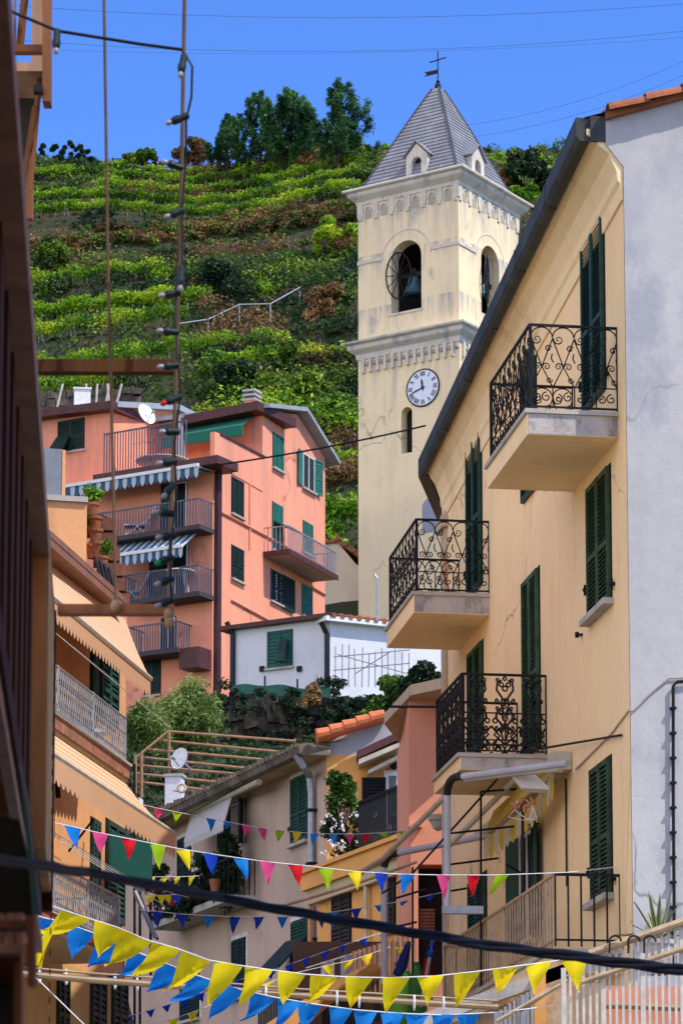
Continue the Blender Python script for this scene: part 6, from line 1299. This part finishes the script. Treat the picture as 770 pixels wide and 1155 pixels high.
BL = [(65, 33, 63, 62, 0), (208, 62, 203, 88, 0), (213, 130, 187, 140, 0), (207, 190, 183, 182, 0), (207, 237, 187, 245, 0), (205, 300, 203, 330, 0), (204, 330, 180, 334, 0), (202, 375, 178, 373, 0), (202, 412, 179, 414, 0), (205, 447, 182, 456, 1), (203, 487, 181, 487, 0), (200, 520, 178, 523, 0), (197, 545, 184, 561, 0), (197, 580, 175, 577, 0), (199, 604, 178, 606, 0), (196, 628, 178, 635, 2), (196, 652, 177, 659, 0), (196, 676, 179, 683, 0)]
for (u0, v0, u1, v1, c) in BL:
    a, b = P(u0, v0, 10.88), P(u1, v1, 10.86); d = (b-a).normalized(); L = max(.05, (b-a).length*.72); s = MB(); s.lathe(a, [(.007, 0), (.013, .004), (.0125, L*.55), (.0155, L*.6), (.0155, L*.85), (.012, L)], 9, d); so_ = s.build('socket', SOCK, ls_); s = MB(); s.lathe(a+d*L, [(.007, 0), (.009, .007), (.010, .014), (.008, .022), (.003, .026)], 9, d); s.build('bulb', (BULB, REDB, GRNB)[c], so_, True)
# ------------------------------------------------------------------ cables and poles across the street
m = MB(); cb = [P(-30, 965, 4.7), P(100, 984, 7.6), P(250, 1013, 9.4), P(400, 1041, 10.6), P(550, 1066, 11.8), P(690, 1085, 12.8), P(810, 1098, 13.6)]
fine = [cb[k].lerp(cb[k+1], f) for k in range(6) for f in (0, .2, .4, .6, .8)]+[cb[-1]]
for ph_, r_ in ((0, .0100), (2.1, .0078), (4.2, .0085)):
    pts = [p+Vector((0, .013*math.sin(i*.8+ph_), .013*math.cos(i*.8+ph_)))*(.45+.75*i/30) for i, p in enumerate(fine)]; m.tube(pts, r_*.55, 8, r2=r_*1.5)
tag(m.build('cable_bundle', paint('navy_rubber', (.004, .005, .010), .7, .2, 8, spec=.12)), 'thick black cable bundle sagging across the whole street', 'cable')
POLE = paint('cream_pole', (.34, .23, .12), .5, .2, 6); t = thing('crossing_pole', P(300, 1115, 24), 'long cream pole with cable ties spanning the street low down', 'pole'); pp = [P(20, 1098, 23), P(100, 1105, 23.3), P(200, 1112, 23.7), P(340, 1123, 24), P(480, 1131, 24.5), P(560, 1136, 24.8)]
m = MB(); m.tube(pp, .026, 8); m.build('pole', POLE, t); m = MB(); m.tube([p+Vector((0, -.03, .045)) for p in pp], .009, 6); m.build('cable', POLE, t)
for u, v in ((45, 1100), (75, 1102), (130, 1107), (155, 1109), (235, 1115), (300, 1120), (380, 1126), (405, 1128), (467, 1131), (500, 1133)): m = MB(); m.tube([P(u, v, 23.9)+Vector((0, .05*math.cos(k*.785), .055*math.sin(k*.785))) for k in range(8)], .008, 4, close=True); m.build('tie', WHITE, t)
t = thing('crossing_pole', P(700, 1135, 25), 'short cream cable behind the white stair railing', 'pole'); m = MB(); m.tube([P(640, 1135, 28), P(700, 1134, 28), P(790, 1138, 28)], .03, 7); m.build('pole', POLE, t)
def wire_(name, pts, r, lab, mt=IRON): m = MB(); m.tube(pts, r, 4); tag(m.build(name, mt), lab, 'wire')
def span(u0, v0, u1, v1, Y, sag, n=10): return [P(u0+(u1-u0)*i/n, v0+(v1-v0)*i/n+sag*4*(i/n)*(1-i/n), Y) for i in range(n+1)]
SKYW = paint('thin_far_wire', (.05, .07, .14), .6)
wire_('power_line', span(-40, 2, 800, 2, 190, 18), .012, 'highest thin power line crossing the sky', SKYW); wire_('power_line', span(-40, 40, 800, 32, 200, 22), .012, 'second thin power line crossing the sky, below the vane top', SKYW); wire_('power_line', span(-40, 52, 800, 40, 200, 14), .008, 'faintest thin power line crossing the sky', SKYW)
wire_('power_line', span(520, 142, 810, 50, 190, 14), .010, 'thin power line slanting up to the right beside the belfry', SKYW); wire_('power_line', span(520, 156, 810, 66, 190, 14), .010, 'lower thin power line slanting up to the right beside the belfry', SKYW)
wire_('power_line', span(248, 524, 480, 480, 100, 3), .03, 'dark wire running from the pink house across the tower', IRON)
wire_('cord', span(38, 1100, 110, 1170, 20, 0), .0035, 'thin white cord running down from the pole at the bottom left', WHITE)
wire_('cord', span(318, 1022, 470, 972, 40, 2), .02, 'tan cord rising toward the grey pipe elbow', paint('tan_cord', (.45, .28, .14), .6))
# ------------------------------------------------------------------ bunting
C = dict(y=(.95, .72, .01), b=(.01, .24, .72), d=(.01, .06, .5), l=(.03, .30, .75), p=(.80, .08, .25), r=(.70, .01, .02), g=(.38, .60, .01), o=(.9, .35, .05))
FM_ = {k: cloth('flag_'+dict(y='yellow', b='blue', d='dark_blue', l='light_blue', p='pink', r='red', g='lime', o='orange')[k], v, .5, .14, 5) for k, v in C.items()}
def bunting(lab, cord, Y0, Y1, flags, w, h, size_px=None, r=.0045, wind=0., closed=None, seed=1):
    """cord: pixel polyline; flags: (u, colour[, lean px]) hung at column u"""
    rs_ = random.Random(seed); u_lo, u_hi = cord[0][0], cord[-1][0]
    def yv(u):
        Y = Y0+(Y1-Y0)*(u-u_lo)/(u_hi-u_lo)
        for (a, b) in zip(cord, cord[1:]):
            if a[0] <= u <= b[0]: return P(u, a[1]+(b[1]-a[1])*(u-a[0])/(b[0]-a[0]), Y)
        return P(u, cord[-1][1], Y)
    pts = [P(u, v, Y0+(Y1-Y0)*(u-u_lo)/(u_hi-u_lo)) for u, v in cord]; t = thing('bunting', pts[len(pts)//2], lab, 'bunting', None); m = MB(); m.tube(pts, r, 5); m.build('cord', WHITE, t)
    for fl in flags:
        u, c = fl[0], fl[1]; lean = (fl[2] if len(fl) > 2 else wind)+rs_.uniform(-3.5, 3.5); Y = Y0+(Y1-Y0)*(u-u_lo)/(u_hi-u_lo); k = 3600/Y; a, b = yv(u-w*k/2), yv(u+w*k/2)
        hh = h*rs_.uniform(.82, 1.12)*(fl[3] if len(fl) > 3 else 1.); tip = (a+b)/2+Vector((lean/k, rs_.uniform(-.06, .06), -hh)); m = MB(); NN = 7; tw = rs_.uniform(-.5, .5); ph = rs_.uniform(0, 6)
        rows = []
        for j in range(NN+1):
            f = j/NN; row = []
            for i in range(5):
                g = i/4; p = a.lerp(b, g).lerp(tip, f); p = p+Vector((.012*math.sin(f*4+ph)*f*w*8, .05*w*4*math.sin(f*3.6+g*3.4+ph)*min(1, .25+f*2)*2.0, -abs(lean)/k*.18*math.sin(math.pi*f))); row.append(p)
            rows.append(row)
        vv = [p for r_ in rows for p in r_]; m.add(vv, [(j*5+i, (j+1)*5+i, (j+1)*5+i+1, j*5+i+1) for j in range(NN) for i in range(4)]); m.build('flag', FM_[c], t, True)
mainc = [(36, 1014), (70, 1026), (100, 1036), (132, 1046), (165, 1060), (200, 1070), (235, 1083), (270, 1089), (305, 1094), (345, 1099), (390, 1102), (440, 1103), (490, 1101), (535, 1096), (580, 1090), (625, 1084), (670, 1077)]
bunting('yellow bunting, largest string, sagging across the lower picture', mainc, 19, 23, [(52, 'y', -6), (86, 'y', -40, .55), (124, 'y', -20, .9), (155, 'y', -38, .8), (188, 'y', -38, .95), (222, 'y', -36, .95), (258, 'y', -26, 1.1), (292, 'y', -22), (329, 'y', -15), (366, 'y', -20, .95), (405, 'y', -14, .85), (447, 'y', -12), (485, 'y', -3), (527, 'y', -12), (570, 'y', -10), (607, 'y', -2), (647, 'y', 4)], .185, .225, seed=3)
bunting('light blue bunting hanging just below the yellow string', [(36, 1032), (70, 1040), (105, 1052), (150, 1072), (200, 1092), (255, 1112), (305, 1124), (350, 1132), (400, 1139), (450, 1143), (500, 1145), (560, 1142), (620, 1135)], 19.5, 23, [(52, 'b', -12, .6), (92, 'b', -16, 1.1), (128, 'b', -34, .85), (163, 'b', -36, .8), (196, 'b', -36, .85), (228, 'b', -32, .85), (262, 'b', -32, .9), (298, 'b', -28, .9), (326, 'b', -16), (350, 'b', -8), (384, 'b', -6), (412, 'b', -8), (442, 'b', -6), (470, 'b', -8), (500, 'b', -4), (528, 'b', -4)], .165, .215, seed=5)
bunting('multicoloured bunting with lime, pink and red flags across the middle', [(62, 928), (110, 939), (155, 948), (200, 957), (250, 965), (300, 972), (350, 977), (400, 983), (450, 986), (500, 987), (560, 987), (640, 984), (720, 975)], 27, 34, [(82, 'b', 6), (113, 'p', 2), (145, 'r', 5), (178, 'g', 4), (206, 'y', 6), (238, 'd', 4), (271, 'b', 8), (302, 'p', 2), (333, 'r', 6), (367, 'g', 4), (399, 'y', 2), (430, 'd', 0), (460, 'b', -10), (500, 'p', 1), (534, 'r', 0), (566, 'g', -14)], .14, .22, seed=7)
bunting('highest bunting of small pastel flags in front of the grey house', [(135, 902), (180, 912), (225, 921), (262, 928), (300, 935), (350, 940), (400, 941), (450, 938), (470, 935)], 40, 46, [(145, 'l'), (161, 'p'), (180, 'p'), (200, 'g'), (238, 'b'), (257, 'b', 0, .5), (278, 'p'), (296, 'p'), (316, 'g'), (335, 'y'), (355, 'l'), (375, 'l'), (394, 'p'), (412, 'r'), (431, 'g', 4, .5), (452, 'g', 0, .4)], .13, .17, seed=9)
bunting('blue bunting on a level string below the thick cable', [(158, 1026), (205, 1031), (260, 1034), (320, 1034), (345, 1033), (400, 1025), (450, 1017), (505, 1005)], 38, 44, [(178, 'd'), (205, 'd'), (236, 'b'), (265, 'd'), (292, 'd'), (319, 'b'), (363, 'd'), (375, 'l'), (402, 'd'), (428, 'l', 0, .5), (456, 'l', 0, .4), (485, 'd', 0, .5)], .14, .2, seed=11)
bunting('small blue bunting low over the street, rising to the right', [(100, 1160), (150, 1145), (200, 1130), (260, 1108), (320, 1090), (370, 1072), (420, 1055), (460, 1045)], 44, 48, [(118, 'd'), (146, 'd'), (170, 'd'), (188, 'd'), (208, 'd'), (226, 'd'), (266, 'd'), (307, 'd'), (326, 'd'), (346, 'd'), (366, 'd'), (387, 'd'), (409, 'd')], .13, .14, seed=13)
bunting('small yellow bunting rising beside the hanging laundry', [(110, 1172), (200, 1148), (260, 1125), (330, 1098), (400, 1082), (440, 1068)], 46, 49, [(150, 'y'), (170, 'y'), (196, 'y'), (218, 'y'), (257, 'y'), (303, 'y'), (370, 'y'), (392, 'y'), (413, 'y'), (452, 'y')], .18, .17, seed=14)
bunting('short string of yellow flags beside the green netting', [(155, 990), (175, 989), (200, 989), (225, 988)], 46, 48, [(171, 'y'), (186, 'y'), (200, 'y'), (216, 'y')], .1, .13, seed=15)
bunting('curled yellow and blue flags near the scaffold mast', [(165, 1007), (180, 1010), (200, 1009), (212, 1012)], 45, 47, [(172, 'y', -5), (182, 'y', 0), (190, 'y', 2), (197, 'd', 4)], .13, .16, seed=16)
# ------------------------------------------------------------------ laundry, parasols and people clutter in the lower middle
t = thing('laundry', P(375, 1120, 52), 'white and pale lilac towels hanging to dry between the houses', 'laundry'); 
for (u0, v0, w_, h_, c) in ((362, 1085, 15, 38, (.6, .62, .65)), (384, 1078, 15, 46, (.48, .48, .6))):
    m = MB(); K = 5; g = [[P(u0+w_*i/K, v0-3*i/K+h_*j/K, 52)+Vector((0, .06*math.sin(i*1.9+j*.6), 0)) for i in range(K+1)] for j in range(K+1)]; m.add([p for r_ in g for p in r_], [(j*(K+1)+i, (j+1)*(K+1)+i, (j+1)*(K+1)+i+1, j*(K+1)+i+1) for j in range(K) for i in range(K)]); m.build('towel', cloth('towel_cloth', c, .3), t, True)
m = MB(); m.bar(P(345, 1092, 52), P(410, 1072, 52), .012); m.build('line', WHITE, t)
def closed_parasol(u, v0, v1, lean, Y, col, lab):
    a, b = P(u, v1, Y), P(u+lean, v0, Y); d = (b-a).normalized(); L = (b-a).length; t = thing('closed_parasol', a, lab, 'parasol'); m = MB(); w_ = min(1., L/1.3); m.lathe(a, [(.06*w_, .1*L), (.15*w_, .18*L), (.16*w_, .4*L), (.13*w_, .7*L), (.05*w_, .95*L), (.02*w_, L)], 10, d)
    for i in range(len(m.v)): m.v[i] = m.v[i]+Vector((.02*math.sin(i*2.1), .02*math.cos(i*1.7), 0))
    m.build('canopy', cloth(lab.split()[0]+'_parasol_cloth', col, .15), t, True); m = MB(); m.bar(a-d*.6, b, .02); m.build('pole', METAL, t)
closed_parasol(442, 1095, 1175, 18, 40, (.10, .35, .05), 'bright green closed parasol leaning right in the lower middle'); closed_parasol(468, 1085, 1175, 2, 40.5, (.04, .18, .04), 'darker green closed parasol standing upright'); closed_parasol(447, 1062, 1108, 14, 41, (.01, .02, .12), 'navy closed parasol leaning above the green ones'); closed_parasol(480, 1080, 1140, 2, 41.5, (.3, .01, .02), 'red folded parasol in front of the dark doorway')
closed_parasol(484, 1060, 1082, 4, 39, (.01, .06, .35), 'small blue rolled cloth hanging before the doorway')
# low fence with tan bars and terrace in the lower middle
t = thing('tan_fence', P(410, 1110, 50), 'tan barred fence panels behind the yellow flags', 'fence'); FF = F((P(398, 1100, 50).x, 50), (1, -1.2)); 
for k in range(13): m = MB(); u = 402+k*2.1; m.box(FF, .12*k, .12*k+.05, -.02, .02, P(u, 1125, 50).z, P(u, 1073-k*.9, 50).z); m.build('bar', TAN_, t)
m = MB(); m.box(FF, -.1, 1.7, -.03, .03, P(405, 1128, 50).z, P(405, 1126, 50).z+.03); m.build('rail', TAN_, t)
t = thing('dark_fence', P(330, 1130, 54), 'dark upright railing at the foot of the grey house', 'fence'); FF = F((P(292, 1140, 58).x, 58), (.39, -1)); m = MB()
for k in range(40): m.box(FF, .13*k, .13*k+.03, -.015, .015, P(300, 1190, 55).z, P(300, 1112, 55).z)
m.box(FF, 0, 5.2, -.02, .02, P(300, 1112, 55).z, P(300, 1109, 55).z); m.build('railing', IRON, t)
m = MB(); q = [P(300, 1155, 50), P(372, 1108, 50), P(420, 1085, 48), P(430, 1092, 48), P(372, 1122, 50), P(330, 1160, 50)]; k = len(q); o = Vector((0, 1.5, .0)); m.add(q+[x+o for x in q], [tuple(range(k))[::-1], tuple(range(k, 2*k))]+[(i, (i+1) % k, k+(i+1) % k, k+i) for i in range(k)]); tag(m.build('sloping_ledge', ORANGE), 'orange sloping ledge between the railing and the tan fence', 'ledge')
# terrace wall closing the street end
tw = thing('end_house', P(430, 1100, 54), 'dark shaded ground floor at the end of the street behind the parasols', 'house'); FZ = F((P(395, 1100, 55).x, 55.), (1, 0)); m = MB(); wall(m, FZ, -1., 4, 0, FZ.z_(440, 1062), [], .1); m.build('wall', stucco('dark_brown_plaster', (.12, .07, .05), .5, stain=(.02, .02, .02), amt=.7, sc=3), tw); m = MB(); 
for k in range(9): m.box(FZ, .4+.3*k, .5+.3*k, .01, .04, FZ.z_(440, 1150), FZ.z_(440, 1066))
m.build('shutter', DKGREEN, tw)
# ------------------------------------------------------------------ stair railing, pillar and agave at the lower right
IVR = paint('ivory_rail', (.62, .58, .5), .5, .2, 8); TANR = paint('tan_handrail', (.48, .34, .2), .55, .25, 6)
t = thing('stair_railing', P(700, 1120, 27), 'ivory barred stair railing with tan handrails at the lower right', 'railing')
YS = 27.
def fence_px(u0, v0, u1, v1, base, du, Y, w, mt, skip=None):
    n = int((u1-u0)/du)
    for i in range(n+1):
        u = u0+(u1-u0)*i/n; v = v0+(v1-v0)*i/n; m = MB(); r_ = w*(1.9 if i % 6 == 0 else 1.); a = P(u, base, Y); b = P(u, v-6, Y); m.box(F((a.x, a.y), (1, .0)), -r_, r_, -r_, r_, a.z, b.z); m.build('bar', mt, t)
fence_px(636, 1098, 800, 1040, 1190, 7.4, 27., .011, IVR)
for (a, b, r_) in (((664, 1076), (800, 1029), .034), ((655, 1108), (800, 1060), .022)): m = MB(); m.bar(P(*a, 26.95), P(*b, 26.95), r_, 8); m.build('handrail', TANR, t)
m = MB(); m.bar(P(585, 1140, 27.05), P(655, 1092, 27.05), .028, 6); m.bar(P(560, 1152, 27), P(640, 1106, 27.), .02, 6); m.build('handrail', TANR, t)
fence_px(560, 1148, 600, 1122, 1190, 5, 27.4, .012, METAL)
for u in (696, 717, 735): m = MB(); c = P(u, 1062, 26.9); m.tube([c+Vector((.05*math.cos(k*.4)-.02, 0, .05*math.sin(k*.4))) for k in range(8)]+[c+Vector((-.07, 0, -.1))], .009, 5); m.build('hook', IRON, t)
t = thing('stair_block', P(610, 1130, 27.6), 'orange plastered pillar and steps at the foot of the cream house', 'stairs'); m = MB(); p = P(602, 1100, 27.6); FK = F((p.x, p.y), (1, 0)); m.box(FK, 0, .1, -.3, 0, .0, P(602, 1098, 27.6).z); m.build('pillar', ORANGE, t); m = MB(); m.box(FK, .1, .34, -.6, -.1, 0, P(620, 1083, 27.6).z); m.build('pier', WORN, t)
m = MB()
for k in range(6): m.box(FK, -1.0+.27*k, -.735+.27*k, -1.5, -.32, 0, P(560, 1150-8*k, 28.).z)
m.build('steps', stucco('step_plaster', (.5, .35, .2), .8, sc=2), t); m = MB(); m.slant(FK, -1.1, .35, -.25, -.1, P(560, 1150, 27.8).z, P(612, 1085, 27.8).z, .12); m.build('kerb', STONE, t)
m = MB(); m.box(FK, .62, 2.4, -.6, -.5, 0, P(700, 1112, 28.1).z); m.build('parapet', SALMON, t)
# agave in a pot
t = thing('agave', P(741, 1070, 28.5), 'spiky variegated agave in a pot above the stair railing', 'agave'); c = P(741, 1062, 28.5); AG = paint('agave_green', (.10, .17, .07), .5, .3, 5); AY = paint('agave_yellow', (.55, .45, .16), .5); rs_ = random.Random(2)
for k in range(13):
    ang = k*2.4; el = rs_.uniform(.7, 1.35) if k < 8 else .4; L = rs_.uniform(.36, .52); d = Vector((math.cos(ang)*math.cos(el), math.sin(ang)*math.cos(el), math.sin(el))); sd_ = d.cross(Vector((0, 0, 1))).normalized(); m = MB(); prev = None; pts = []
    for j in range(6): f = j/5; w_ = .034*(1-f)**.6*(.7+.8*f if f < .4 else 1.); q = c+d*L*f+Vector((0, 0, -.10*f*f*math.cos(el))); pts.append((q, w_))
    for j in range(5):
        (q, w_), (q2_, w2_) = pts[j], pts[j+1]; n_ = d.cross(sd_)*.012
        m.mi = 0; m.poly([q-sd_*w_*.7, q+n_, q2_+n_, q2_-sd_*w2_*.7]); m.poly([q+n_, q+sd_*w_*.7, q2_+sd_*w2_*.7, q2_+n_]); m.mi = 1; m.poly([q-sd_*w_, q-sd_*w_*.7, q2_-sd_*w2_*.7, q2_-sd_*w2_]); m.poly([q+sd_*w_*.7, q+sd_*w_, q2_+sd_*w2_, q2_+sd_*w2_*.7])
    m.build('leaf', [AG, AY], t)
m = MB(); m.lathe(c+Vector((0, 0, -.3)), [(.1, 0), (.15, .25), (.17, .27), (.17, .31), (.14, .31)], 14); m.build('pot', STONE, t)

# unseen house added right of the frame, sized so its shade covers the timber front
m = MB(); FH = F((3.3, 8.1), (.0, -1.)); hn = thing('shade_house', (6, 2, 0), 'unseen plain plastered house added right of the near street to shade the timber building', 'house')
m.box(FH, 0, 26, -6, 0, 0, 11.4); m.build('wall', LOR, hn); m = MB(); m.box(FH, -.3, 26.3, -6.3, .35, 11.4, 11.6); m.build('roof', TILE, hn)
for k in range(5):
    for z in (1.2, 4.6, 8.0): window(hn, FH, (2+4.8*k, 3+4.8*k, z, z+1.6), GREEN, pitch=.08)
